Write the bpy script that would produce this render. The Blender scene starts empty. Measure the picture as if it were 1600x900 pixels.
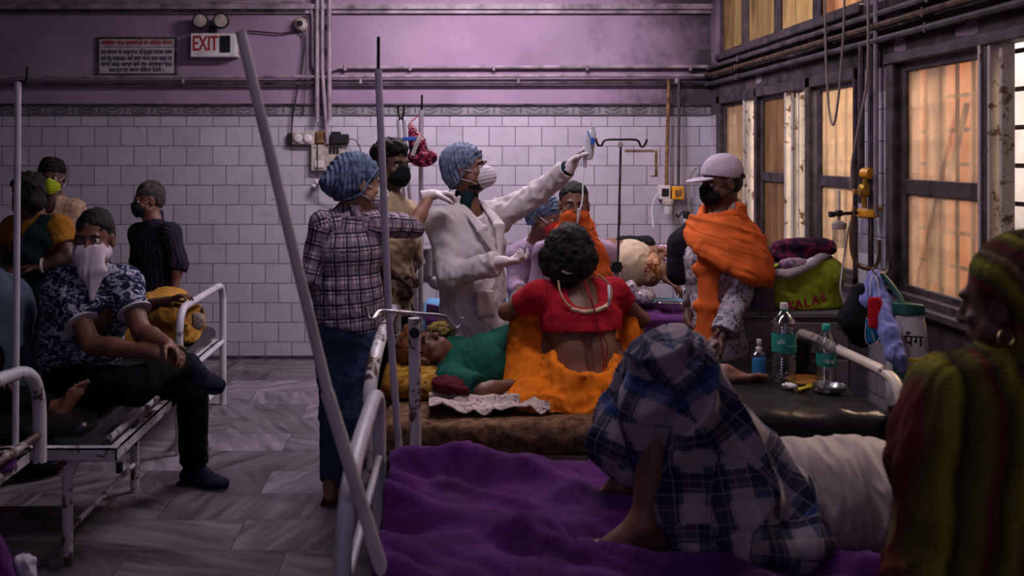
import bpy, math, random
import numpy as np
from mathutils import Vector
random.seed(7)
C = bpy.context.scene.collection
# ---------------------------------------------------------------- camera, world, lights, exposure
FOC, VX, VY, EYE = 1450.0, 690.0, 240.0, 1.59
cam_d = bpy.data.cameras.new('camera'); cam = bpy.data.objects.new('camera', cam_d); C.objects.link(cam)
cam.location = (0, 0, EYE); cam.rotation_euler = (math.pi/2, 0, 0)
cam_d.sensor_width = 36; cam_d.lens = 36*FOC/1600
cam_d.shift_x = (800-VX)/1600; cam_d.shift_y = -(450-VY)/1600
cam_d.dof.use_dof = True; cam_d.dof.focus_distance = 4.5; cam_d.dof.aperture_fstop = 3.2
cam_d.clip_start = .05
sc = bpy.context.scene; sc.camera = cam
sc.view_settings.view_transform = 'Standard'; sc.view_settings.look = 'None'
sc.view_settings.exposure = -0.02; sc.view_settings.gamma = 1; sc.view_settings.use_curve_mapping = False
w = bpy.data.worlds.new('world'); sc.world = w; w.use_nodes = True
w.node_tree.nodes['Background'].inputs[0].default_value = (.50, .42, .80, 1)
w.node_tree.nodes['Background'].inputs[1].default_value = .05
sc.cycles.max_bounces = 6; sc.cycles.diffuse_bounces = 3; sc.cycles.transparent_max_bounces = 12
sc.cycles.caustics_reflective = False; sc.cycles.caustics_refractive = False
sc.cycles.sample_clamp_indirect = 4; sc.cycles.use_denoising = True

def area(name, loc, target, sx, sy, power, col):
    l = bpy.data.lights.new(name, 'AREA'); l.shape = 'RECTANGLE'; l.size = sx; l.size_y = sy
    l.energy = power; l.color = col
    o = bpy.data.objects.new(name, l); C.objects.link(o); o.location = loc
    o.rotation_euler = (Vector(target)-Vector(loc)).to_track_quat('-Z', 'Y').to_euler()
    return o
# daylight falling into the narrow yard outside the right-hand windows
area('yard_daylight', (3.05, 6.6, 4.3), (3.5, 6.6, 0), 1.0, 8.0, 640, (1.0, .86, .74))
area('window_daylight', (3.64, 4.5, 2.76), (.5, 4.1, 1.2), .5, 4.8, 900, (1.0, .82, .66))
# added fill: unseen tube lights overhead and a light panel behind the camera
area('added_tube_back', (.35, 5.8, 3.12), (.35, 6.5, 0), 1.3, .12, 76, (1.0, .86, .98))
area('added_tube_middle', (.3, 3.6, 3.12), (.5, 4.2, 0), 1.3, .12, 26, (1.0, .86, .94))
area('added_tube_front', (.1, 2.3, 3.12), (.1, 2.3, 0), 1.3, .12, 5, (.80, .66, 1.0))
area('rear_fill_light', (-.9, -1.6, 2.2), (.2, 5.5, 1.1), 1.8, 1.4, 10, (.74, .62, 1.0))  # soft fill added behind the camera, no doorway is built there

# ---------------------------------------------------------------- object helpers
OFF = {}
def px(x, y, Y): return np.array([(x-VX)*Y/FOC, Y, EYE-(y-VY)*Y/FOC])
def thing(name, label, cat, loc, group=None):
    o = bpy.data.objects.new(name, None); C.objects.link(o); o.empty_display_size = .05
    o.location = tuple(float(v) for v in loc); OFF[o.name] = np.array(loc, float)
    o['label'] = label; o['category'] = cat
    if group: o['group'] = group
    return o
def link(name, me, mats, parent=None, label=None):
    o = bpy.data.objects.new(name, me); C.objects.link(o)
    for m in (mats if isinstance(mats, (list, tuple)) else [mats]): me.materials.append(m)
    if parent is not None: o.parent = parent
    OFF[o.name] = OFF.get(parent.name, np.zeros(3)) if parent is not None else np.zeros(3)
    if label: o['label'] = label
    return o
def tag(o, label, cat, group=None):
    o['label'] = label; o['category'] = cat
    if group: o['group'] = group
    # origin to the base of the mesh
    me = o.data; n = len(me.vertices); v = np.empty(n*3, np.float32); me.vertices.foreach_get('co', v); v = v.reshape(-1, 3)
    c = (v.min(0)+v.max(0))/2; c[2] = v[:, 2].min()
    me.vertices.foreach_set('co', (v-c).astype(np.float32).ravel()); o.location = tuple(float(t) for t in c); me.update()
    OFF[o.name] = np.array(c, float)
    return o
def mk_mesh(name, V, F, smooth=True):
    me = bpy.data.meshes.new(name)
    V = np.asarray(V, np.float32)
    if isinstance(F, np.ndarray):
        nf = len(F); me.vertices.add(len(V)); me.vertices.foreach_set('co', V.ravel())
        me.loops.add(nf*4); me.loops.foreach_set('vertex_index', F.astype(np.int32).ravel())
        me.polygons.add(nf); me.polygons.foreach_set('loop_start', np.arange(0, nf*4, 4, dtype=np.int32))
        me.update(calc_edges=True)
    else:
        me.from_pydata([tuple(map(float, v)) for v in V], [], F); me.update()
    if smooth: me.polygons.foreach_set('use_smooth', np.ones(len(me.polygons), bool))
    return me
def nrm(v):
    v = np.asarray(v, float); return v/(np.linalg.norm(v)+1e-9)
def catmull(pts, n=8, closed=False):
    P = [np.asarray(p, float) for p in pts]; out = []
    m = len(P)
    if m < 3: return P
    seg = m if closed else m-1
    for i in range(seg):
        p0 = P[(i-1) % m] if (closed or i > 0) else 2*P[0]-P[1]
        p1, p2 = P[i % m], P[(i+1) % m]
        p3 = P[(i+2) % m] if (closed or i+2 < m) else 2*P[-1]-P[-2]
        for k in range(n):
            t = k/n
            out.append(.5*((2*p1)+(-p0+p2)*t+(2*p0-5*p1+4*p2-p3)*t*t+(-p0+3*p1-3*p2+p3)*t**3))
    if not closed: out.append(P[-1])
    return out

class MB:
    """collects shapes into one mesh"""
    def __init__(s): s.V = []; s.F = []; s.n = 0
    def add(s, V, F):
        s.V += [np.asarray(v, float) for v in V]; s.F += [tuple(i+s.n for i in f) for f in F]; s.n += len(V); return s
    def box(s, c, d, R=None, bev=0):
        c = np.asarray(c, float); h = np.asarray(d, float)/2
        b = min(bev, min(h)*.9)
        if b <= 0:
            V = [np.array([x*h[0], y*h[1], z*h[2]]) for x in (-1, 1) for y in (-1, 1) for z in (-1, 1)]
            F = [(0, 1, 3, 2), (4, 6, 7, 5), (0, 4, 5, 1), (2, 3, 7, 6), (0, 2, 6, 4), (1, 5, 7, 3)]
        else:
            V = []; idx = {}
            for x in (-1, 1):
                for y in (-1, 1):
                    for z in (-1, 1):
                        for a in range(3):
                            q = np.array([x*h[0], y*h[1], z*h[2]]); sg = (x, y, z)
                            for k in range(3):
                                if k != a: q[k] -= sg[k]*b
                            idx[(x, y, z, a)] = len(V); V.append(q)
            F = []
            for a in range(3):
                o1, o2 = [(1, 2), (2, 0), (0, 1)][a]
                for sa in (-1, 1):
                    f = []
                    for (u, v) in ((-1, -1), (1, -1), (1, 1), (-1, 1)):
                        k = [0, 0, 0]; k[a] = sa; k[o1] = u; k[o2] = v; f.append(idx[(k[0], k[1], k[2], a)])
                    F.append(tuple(f if sa > 0 else f[::-1]))
            for a in range(3):   # edges along axis a
                o1, o2 = [(1, 2), (2, 0), (0, 1)][a]
                for u in (-1, 1):
                    for v in (-1, 1):
                        def K(t, ax):
                            k = [0, 0, 0]; k[a] = t; k[o1] = u; k[o2] = v; return idx[(k[0], k[1], k[2], ax)]
                        f = [K(-1, o1), K(1, o1), K(1, o2), K(-1, o2)]
                        F.append(tuple(f if u*v < 0 else f[::-1]))
            for x in (-1, 1):
                for y in (-1, 1):
                    for z in (-1, 1):
                        f = [idx[(x, y, z, 0)], idx[(x, y, z, 1)], idx[(x, y, z, 2)]]
                        F.append(tuple(f if x*y*z > 0 else f[::-1]))
        if R is not None: V = [R @ v for v in V]
        return s.add([v+c for v in V], F)
    def span(s, a, b, bev=0):
        a = np.asarray(a, float); b = np.asarray(b, float); return s.box((a+b)/2, np.abs(b-a), bev=bev)
    def tube(s, pts, r, n=10, smooth=True, closed=False, res=6, cap=True):
        P = catmull(pts, res, closed) if smooth and len(pts) > 2 else [np.asarray(p, float) for p in pts]
        m = len(P); rr = r if hasattr(r, '__len__') else None
        V = []; F = []; prev = None
        for i in range(m):
            if closed: t = P[(i+1) % m]-P[i-1]
            else: t = P[min(i+1, m-1)]-P[max(i-1, 0)]
            t = nrm(t)
            if prev is None:
                a = np.array([0, 0, 1.]) if abs(t[2]) < .9 else np.array([1., 0, 0]); u = nrm(np.cross(t, a))
            else: u = nrm(prev-t*np.dot(prev, t))
            prev = u; v = np.cross(t, u)
            q = np.interp(i/(m-1), np.linspace(0, 1, len(rr)), rr) if rr is not None else r
            for k in range(n):
                a = 2*math.pi*k/n; V.append(P[i]+q*(u*math.cos(a)+v*math.sin(a)))
        for i in range(m if closed else m-1):
            for k in range(n):
                k2 = (k+1) % n; i2 = (i+1) % m
                F.append((i*n+k, i*n+k2, i2*n+k2, i2*n+k))
        if cap and not closed:
            F.append(tuple(range(n))[::-1]); F.append(tuple((m-1)*n+k for k in range(n)))
        return s.add(V, F)
    def lathe(s, c, prof, n=24, axis=None, cap=True):
        """prof: list of (r,h) along axis"""
        c = np.asarray(c, float); ax = nrm(axis if axis is not None else (0, 0, 1))
        a = np.array([1., 0, 0]) if abs(ax[0]) < .9 else np.array([0, 1., 0]); u = nrm(np.cross(ax, a)); v = np.cross(ax, u)
        V = []; F = []; m = len(prof)
        for (r, h) in prof:
            for k in range(n):
                t = 2*math.pi*k/n; V.append(c+ax*h+r*(u*math.cos(t)+v*math.sin(t)))
        for i in range(m-1):
            for k in range(n):
                k2 = (k+1) % n; F.append((i*n+k, i*n+k2, (i+1)*n+k2, (i+1)*n+k))
        if cap: F.append(tuple(range(n))[::-1]); F.append(tuple((m-1)*n+k for k in range(n)))
        return s.add(V, F)
    def grid(s, fn, nu, nv):
        V = [fn(i/nu, j/nv) for i in range(nu+1) for j in range(nv+1)]
        F = [(i*(nv+1)+j, (i+1)*(nv+1)+j, (i+1)*(nv+1)+j+1, i*(nv+1)+j+1) for i in range(nu) for j in range(nv)]
        return s.add(V, F)
    def build(s, name, mat, parent=None, label=None, smooth=False):
        off = OFF.get(parent.name, np.zeros(3)) if parent is not None else np.zeros(3)
        me = mk_mesh(name, np.array(s.V)-off, s.F, False)
        if smooth:
            me.polygons.foreach_set('use_smooth', np.ones(len(me.polygons), bool)); me.set_sharp_from_angle(angle=.7)
        return link(name, me, mat, parent, label)
def struct(o): o['kind'] = 'structure'; return o
def solidify(o, t, off=0):
    m = o.modifiers.new('thickness', 'SOLIDIFY'); m.thickness = t; m.offset = off; return o

# ---------------------------------------------------------------- numpy noise
def _h(ix, iy, iz, seed):
    n = (ix*73856093) ^ (iy*19349663) ^ (iz*83492791) ^ (seed*2654435)
    n = n & 0x7fffffff; n = ((n >> 13) ^ n) & 0x7fffffff
    n = (n*((n*n*15731+789221) & 0x7fffffff)+1376312589) & 0x7fffffff
    return 1.0-n/1073741824.0
def noise(P, f=1.0, seed=0):
    Q = np.asarray(P, float)*np.asarray(f, float); I = np.floor(Q).astype(np.int64); t = Q-I; t = t*t*(3-2*t)
    r = 0
    for a in (0, 1):
        for b in (0, 1):
            for c in (0, 1):
                wgt = (t[:, 0] if a else 1-t[:, 0])*(t[:, 1] if b else 1-t[:, 1])*(t[:, 2] if c else 1-t[:, 2])
                r = r+wgt*_h(I[:, 0]+a, I[:, 1]+b, I[:, 2]+c, seed)
    return r
def ridge(P, f, seed=0): return 1-2*np.abs(noise(P, f, seed))
def folds(amp=.006, f=(9, 9, 4), seed=1, fine=.3):
    def fn(P, N):
        w = noise(P, 3, seed+9)[:, None]*.08
        w2 = noise(P+7.3, 6, seed+5)[:, None]*.03; f1 = np.array(f)*1.25
        a = ridge(P+w+w2, f1, seed); b = ridge(P*1.0+w*.6+w2, f1*2.3, seed+1); m = .55+.45*noise(P, 3.5, seed+7)
        return amp*((.62*np.sign(a)*np.abs(a)**1.3+.42*b)*m*1.5+fine*.6*noise(P, np.clip(f1*5, 0, 70), seed+3)-.35)
    return fn

# ---------------------------------------------------------------- implicit bodies -> one continuous mesh
def smin(a, b, k):
    if k <= 0: return np.minimum(a, b)
    h = np.clip(.5+.5*(a-b)/k, 0, 1); return a*(1-h)+b*h-k*h*(1-h)
class SDF:
    def __init__(s, vox=.007, k=.02): s.vox = vox; s.k = k; s.ops = []
    def _add(s, fn, lo, hi, k, sub, info=None):
        s.ops.append((fn, np.array(lo, float), np.array(hi, float), s.k if k is None else k, sub, info)); return s
    def cone(s, a, b, ra, rb, k=None, sub=False):
        a = np.asarray(a, float); b = np.asarray(b, float); ab = b-a; L2 = ab@ab+1e-12; m = max(ra, rb)
        def fn(X, Y, Z):
            x, y, z = X-a[0], Y-a[1], Z-a[2]; t = np.clip((x*ab[0]+y*ab[1]+z*ab[2])/L2, 0, 1)
            return np.sqrt((x-t*ab[0])**2+(y-t*ab[1])**2+(z-t*ab[2])**2)-(ra+(rb-ra)*t)
        return s._add(fn, np.minimum(a, b)-m, np.maximum(a, b)+m, k, sub, ('c', a, b, (ra+rb)/2, None))
    def chain(s, pts, rs, k=None, sub=False):
        for i in range(len(pts)-1):
            ra, rb = (rs[i], rs[i+1]) if hasattr(rs, '__len__') else (rs, rs)
            s.cone(pts[i], pts[i+1], ra, rb, k, sub)
        return s
    def ec(s, a, b, ra, rb, right, k=None, sub=False, capr=None):
        """elliptic cone: ra=(half width along right, half depth)"""
        a = np.asarray(a, float); b = np.asarray(b, float); ab = b-a; L2 = ab@ab+1e-12; ax = nrm(ab)
        r = np.asarray(right, float); r = nrm(r-ax*(r@ax)); f = np.cross(ax, r); m = max(ra+rb)
        def fn(X, Y, Z):
            x, y, z = X-a[0], Y-a[1], Z-a[2]; t = np.clip((x*ab[0]+y*ab[1]+z*ab[2])/L2, 0, 1)
            x, y, z = x-t*ab[0], y-t*ab[1], z-t*ab[2]
            rx = ra[0]+(rb[0]-ra[0])*t; ry = ra[1]+(rb[1]-ra[1])*t; rc = np.minimum(rx, ry) if capr is None else capr
            q = np.sqrt(((x*r[0]+y*r[1]+z*r[2])/rx)**2+((x*f[0]+y*f[1]+z*f[2])/ry)**2+((x*ax[0]+y*ax[1]+z*ax[2])/rc)**2)
            return (q-1)*np.minimum(rx, ry)
        return s._add(fn, np.minimum(a, b)-m, np.maximum(a, b)+m, k, sub, ('c', a, b, (ra[0]+rb[0])/2, r))
    def ell(s, c, r, fr=None, k=None, sub=False):
        c = np.asarray(c, float); r = np.asarray(r, float); M = np.eye(3) if fr is None else np.array(fr); m = r.max()
        def fn(X, Y, Z):
            x, y, z = X-c[0], Y-c[1], Z-c[2]; q = 0; g = 0
            for i in range(3):
                l = x*M[i][0]+y*M[i][1]+z*M[i][2]; q = q+(l/r[i])**2; g = g+(l/r[i]**2)**2
            q = np.sqrt(q); return q*(q-1)/(np.sqrt(g)+1e-6)
        return s._add(fn, c-m, c+m, k, sub, ('e', c, None, m, None))
    def box(s, c, h, fr=None, rd=.01, k=None, sub=False):
        c = np.asarray(c, float); h = np.asarray(h, float)-rd; M = np.eye(3) if fr is None else np.array(fr); m = np.linalg.norm(h)+rd
        def fn(X, Y, Z):
            x, y, z = X-c[0], Y-c[1], Z-c[2]; o = 0; ins = -1e9
            for i in range(3):
                l = np.abs(x*M[i][0]+y*M[i][1]+z*M[i][2])-h[i]; o = o+np.maximum(l, 0)**2; ins = np.maximum(ins, l)
            return np.sqrt(o)+np.minimum(ins, 0)-rd
        return s._add(fn, c-m, c+m, k, sub, ('e', c, None, m, None))
    def cut(s, p, n, rad=5.0):
        """remove everything beyond the plane (p,n), within rad of p"""
        p = np.asarray(p, float); n = nrm(n)
        def fn(X, Y, Z):
            x, y, z = X-p[0], Y-p[1], Z-p[2]; return np.maximum(np.sqrt(x*x+y*y+z*z)-rad, -(x*n[0]+y*n[1]+z*n[2]))
        return s._add(fn, p-rad, p+rad, 0, True)
    def mesh(s, name, mat, parent=None, disp=None, fab=False, label=None, smooth_it=1):
        add = [o for o in s.ops if not o[4]]; v = s.vox
        lo = np.min([o[1] for o in add], 0)-3*v; hi = np.max([o[2] for o in add], 0)+3*v
        n = np.ceil((hi-lo)/v).astype(int)+1
        ax = [(lo[i]+np.arange(n[i])*v).astype(np.float32) for i in range(3)]
        F = np.full(n, .2, np.float32)
        for (fn, l, h, k, sub, inf) in s.ops:
            mg = (0 if sub else k)+3*v
            i0 = np.clip(np.floor((l-mg-lo)/v).astype(int), 0, n); i1 = np.clip(np.ceil((h+mg-lo)/v).astype(int)+1, 0, n)
            if (i1 <= i0).any(): continue
            sl = tuple(slice(i0[i], i1[i]) for i in range(3))
            d = fn(ax[0][sl[0]][:, None, None], ax[1][sl[1]][None, :, None], ax[2][sl[2]][None, None, :])
            if sub: F[sl] = -smin(-F[sl], d, k)
            else: F[sl] = smin(F[sl], d, k)
        V, Q = surface_nets(F, lo, v)
        if len(V) == 0: raise RuntimeError('empty mesh '+name)
        for _ in range(smooth_it): V = laplace(V, Q, .35)
        me = mk_mesh(name, V, Q)
        if disp is not None:
            nn = np.empty(len(V)*3, np.float32); me.vertex_normals.foreach_get('vector', nn); nn = nn.reshape(-1, 3)
            V = V+nn*disp(V, nn)[:, None]
        if fab:
            best = np.full(len(V), 9.); uv = np.zeros((len(V), 3), np.float32)
            for o in add:
                inf = o[5]
                if not inf or inf[0] != 'c': continue
                _, a, b, r, rt = inf; ab = b-a; L = np.linalg.norm(ab); axd = ab/(L+1e-9)
                d = o[0](V[:, 0], V[:, 1], V[:, 2])
                if rt is None:
                    q = np.array([0, 1., 0]) if abs(axd[1]) < .8 else np.array([1., 0, 0]); rt = nrm(np.cross(axd, q))
                f2 = np.cross(axd, rt); P = V-a; t = P@axd
                th = np.arctan2(P@f2, P@rt); m = d < best
                uv[m, 0] = (th*r)[m]; uv[m, 1] = (t+(a[2] if abs(axd[2]) > .6 else a[0]))[m]; best[m] = d[m]
            at = me.attributes.new('fab', 'FLOAT_VECTOR', 'POINT'); at.data.foreach_set('vector', uv.ravel())
        off = OFF.get(parent.name, np.zeros(3)) if parent is not None else np.zeros(3)
        me.vertices.foreach_set('co', (V-off).astype(np.float32).ravel()); me.update()
        return link(name, me, mat, parent, label)
def laplace(V, Q, a):
    S = np.zeros_like(V); c = np.zeros(len(V))
    for i in range(4):
        p, q = Q[:, i], Q[:, (i+1) % 4]
        for k in range(3):
            S[:, k] += np.bincount(p, V[q, k], len(V))+np.bincount(q, V[p, k], len(V))
        c += np.bincount(p, minlength=len(V))+np.bincount(q, minlength=len(V))
    return V*(1-a)+a*S/np.maximum(c, 1)[:, None]
def surface_nets(F, lo, v):
    ins = F < 0
    c = np.zeros(tuple(d-1 for d in F.shape), np.int8)
    for i in (0, 1):
        for j in (0, 1):
            for k in (0, 1):
                c += ins[i:ins.shape[0]-1+i, j:ins.shape[1]-1+j, k:ins.shape[2]-1+k]
    I, J, K = np.nonzero((c > 0) & (c < 8))
    if len(I) == 0: return np.zeros((0, 3)), np.zeros((0, 4), int)
    idm = np.full(c.shape, -1, np.int32); idm[I, J, K] = np.arange(len(I))
    val = {}
    for a in (0, 1):
        for b in (0, 1):
            for d in (0, 1): val[(a, b, d)] = F[I+a, J+b, K+d]
    acc = np.zeros((len(I), 3)); cnt = np.zeros(len(I))
    for axn in range(3):
        for u in (0, 1):
            for w_ in (0, 1):
                p = [0, 0, 0]; o = [x for x in range(3) if x != axn]; p[o[0]] = u; p[o[1]] = w_; q = list(p); q[axn] = 1
                a, b = val[tuple(p)], val[tuple(q)]; m = (a < 0) != (b < 0)
                t = np.where(m, a/np.where(m, a-b, 1), 0); pos = np.zeros((len(I), 3)); pos[:] = p; pos[:, axn] = t
                acc[m] += pos[m]; cnt += m
    V = (np.stack([I, J, K], 1)+acc/cnt[:, None])*v+lo
    Qs = []
    for axn in range(3):
        sl0 = [slice(1, -1)]*3; sl1 = [slice(1, -1)]*3; sl0[axn] = slice(0, -1); sl1[axn] = slice(1, None)
        a = ins[tuple(sl0)]; b = ins[tuple(sl1)]; m = a != b
        idx = np.array(np.nonzero(m)); st = a[tuple(idx)]
        for d in range(3):
            if d != axn: idx[d] += 1
        o1, o2 = (axn+1) % 3, (axn+2) % 3
        cs = []
        for (u, w_) in ((1, 1), (0, 1), (0, 0), (1, 0)):
            g = idx.copy(); g[o1] -= u; g[o2] -= w_; cs.append(idm[tuple(g)])
        Qd = np.stack(cs, 1); Qd[~st] = Qd[~st][:, ::-1]; Qs.append(Qd)
    return V, np.concatenate(Qs)

# ---------------------------------------------------------------- materials
def nodes(name):
    m = bpy.data.materials.new(name); m.use_nodes = True; nt = m.node_tree; return m, nt, nt.nodes['Principled BSDF']
def N(nt, t, **kw):
    n = nt.nodes.new('ShaderNode'+t)
    for k, v in kw.items():
        if k.startswith('i_'): n.inputs[int(k[2:]) if k[2:].isdigit() else k[2:]].default_value = v
        else: setattr(n, k, v)
    return n
def L(nt, a, b): nt.links.new(a, b)
def rgb(c): return (c[0], c[1], c[2], 1)
def math_(nt, op, a, b=None, c=None):
    n = N(nt, 'Math', operation=op)
    for i, x in enumerate((a, b, c)):
        if x is None: continue
        if isinstance(x, (int, float)): n.inputs[i].default_value = x
        else: L(nt, x, n.inputs[i])
    return n.outputs[0]
def mixc(nt, f, a, b):
    n = N(nt, 'Mix', data_type='RGBA')
    for s_, x in ((n.inputs[0], f), (n.inputs[6], a), (n.inputs[7], b)):
        if isinstance(x, tuple): s_.default_value = rgb(x)
        elif isinstance(x, (int, float)): s_.default_value = x
        else: L(nt, x, s_)
    return n.outputs[2]
def ramp(nt, x, stops):
    n = N(nt, 'ValToRGB'); L(nt, x, n.inputs[0]); e = n.color_ramp.elements
    while len(e) < len(stops): e.new(.5)
    for i, (p, c) in enumerate(stops): e[i].position = p; e[i].color = rgb(c) if isinstance(c, tuple) else (c, c, c, 1)
    return n.outputs[0]
def noise_n(nt, vec, scale, detail=4, rough=.55, dist=0):
    n = N(nt, 'TexNoise'); n.inputs['Scale'].default_value = scale; n.inputs['Detail'].default_value = detail
    n.inputs['Roughness'].default_value = rough; n.inputs['Distortion'].default_value = dist
    if vec is not None: L(nt, vec, n.inputs['Vector'])
    return n.outputs['Fac']
def mapped(nt, vec, sc_=(1, 1, 1), rot=(0, 0, 0), loc=(0, 0, 0)):
    n = N(nt, 'Mapping'); n.inputs['Scale'].default_value = sc_; n.inputs['Rotation'].default_value = rot; n.inputs['Location'].default_value = loc
    L(nt, vec, n.inputs['Vector']); return n.outputs[0]
def bump(nt, bs, h, s=.4, d=.004):
    n = N(nt, 'Bump'); n.inputs['Strength'].default_value = s; n.inputs['Distance'].default_value = d
    L(nt, h, n.inputs['Height']); L(nt, n.outputs[0], bs.inputs['Normal'])
def coord(nt, kind='Object'): return N(nt, 'TexCoord').outputs[kind]
def mat(name, col, rough=.7, metal=0, spec=.3, var=.15, vs=12, bs_=0, bscale=60, sheen=0, aniso=None):
    m, nt, b = nodes(name); co = coord(nt)
    b.inputs['Roughness'].default_value = rough; b.inputs['Metallic'].default_value = metal
    b.inputs['Specular IOR Level'].default_value = spec
    if sheen: b.inputs['Sheen Weight'].default_value = sheen
    n = noise_n(nt, co, vs, 5)
    dk = tuple(c*(1-var*1.6) for c in col); lt = tuple(min(1, c*(1+var)) for c in col)
    L(nt, ramp(nt, n, [(.3, dk), (.7, lt)]), b.inputs['Base Color'])
    if bs_:
        v = mapped(nt, co, aniso) if aniso else co
        bump(nt, b, noise_n(nt, v, bscale, 4, .6), bs_, .01)
    return m
def crease(nt, b, an, scale, s_):
    co = coord(nt); v = mapped(nt, co, an); n = N(nt, 'TexNoise', noise_type='RIDGED_MULTIFRACTAL'); L(nt, v, n.inputs['Vector'])
    n.inputs['Scale'].default_value = scale; n.inputs['Detail'].default_value = 2.5; n.inputs['Roughness'].default_value = .45; n.inputs['Distortion'].default_value = .9
    w_ = noise_n(nt, co, 260, 2, .5)
    bump(nt, b, math_(nt, 'ADD', n.outputs['Fac'], math_(nt, 'MULTIPLY', w_, .10)), min(1, s_*1.1), .009)
def cloth(name, col, var=.12, wr=.5, f=9, an=(1, 1, .35), rough=.9):
    m = mat(name, col, rough, 0, .12, var, 8, 0, 0, 0); nt = m.node_tree; crease(nt, nt.nodes['Principled BSDF'], an, f*.75, wr); return m
def skin(name, col): return mat(name, col, .5, 0, .35, .14, 14, .12, 60)
def plaid(name, base, stripes, src='fab', wr=.35, rough=.9, an=(1, 1, .4)):
    """stripes: (axis 0/1, period, offset, width, colour, alpha)"""
    m, nt, b = nodes(name); b.inputs['Roughness'].default_value = rough; b.inputs['Specular IOR Level'].default_value = .12
    if src == 'fab': a = N(nt, 'Attribute'); a.attribute_name = 'fab'; vec = a.outputs['Vector']
    else: vec = coord(nt)
    sep = N(nt, 'SeparateXYZ'); L(nt, vec, sep.inputs[0]); cur = base
    for (ax, per, of, wd, col, al) in stripes:
        f = math_(nt, 'FRACT', math_(nt, 'ADD', math_(nt, 'DIVIDE', sep.outputs[ax], per), of))
        k = math_(nt, 'MULTIPLY', math_(nt, 'LESS_THAN', f, wd/per), al)
        cur = mixc(nt, k, cur, col)
    L(nt, cur, b.inputs['Base Color'])
    crease(nt, b, an, 7, wr)
    return m
def spots(name, stops, scale=20, dist=1.5, rough=.9, an=(1, 1, 1), detail=3, wr=.3):
    m, nt, b = nodes(name); b.inputs['Roughness'].default_value = rough; b.inputs['Specular IOR Level'].default_value = .12
    co = mapped(nt, coord(nt), an); n = noise_n(nt, co, scale, detail, .6, dist); L(nt, ramp(nt, n, stops), b.inputs['Base Color'])
    if wr: crease(nt, b, (1, 1, .45), 7, wr)
    return m
def chipped(name, col, chip=(.07, .035, .02), thr=.62, scale=9, rough=.4):
    m, nt, b = nodes(name); co = coord(nt); b.inputs['Roughness'].default_value = rough
    n = noise_n(nt, co, scale, 8, .7, .3); f = ramp(nt, n, [(thr-.015, 0.0), (thr+.015, 1.0)])
    g = noise_n(nt, co, 5, 4); c2 = ramp(nt, g, [(.3, tuple(c*.72 for c in col)), (.65, col)])
    L(nt, mixc(nt, f, c2, chip), b.inputs['Base Color']); bump(nt, b, math_(nt, 'SUBTRACT', 1.0, f), .3, .002)
    return m
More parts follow.
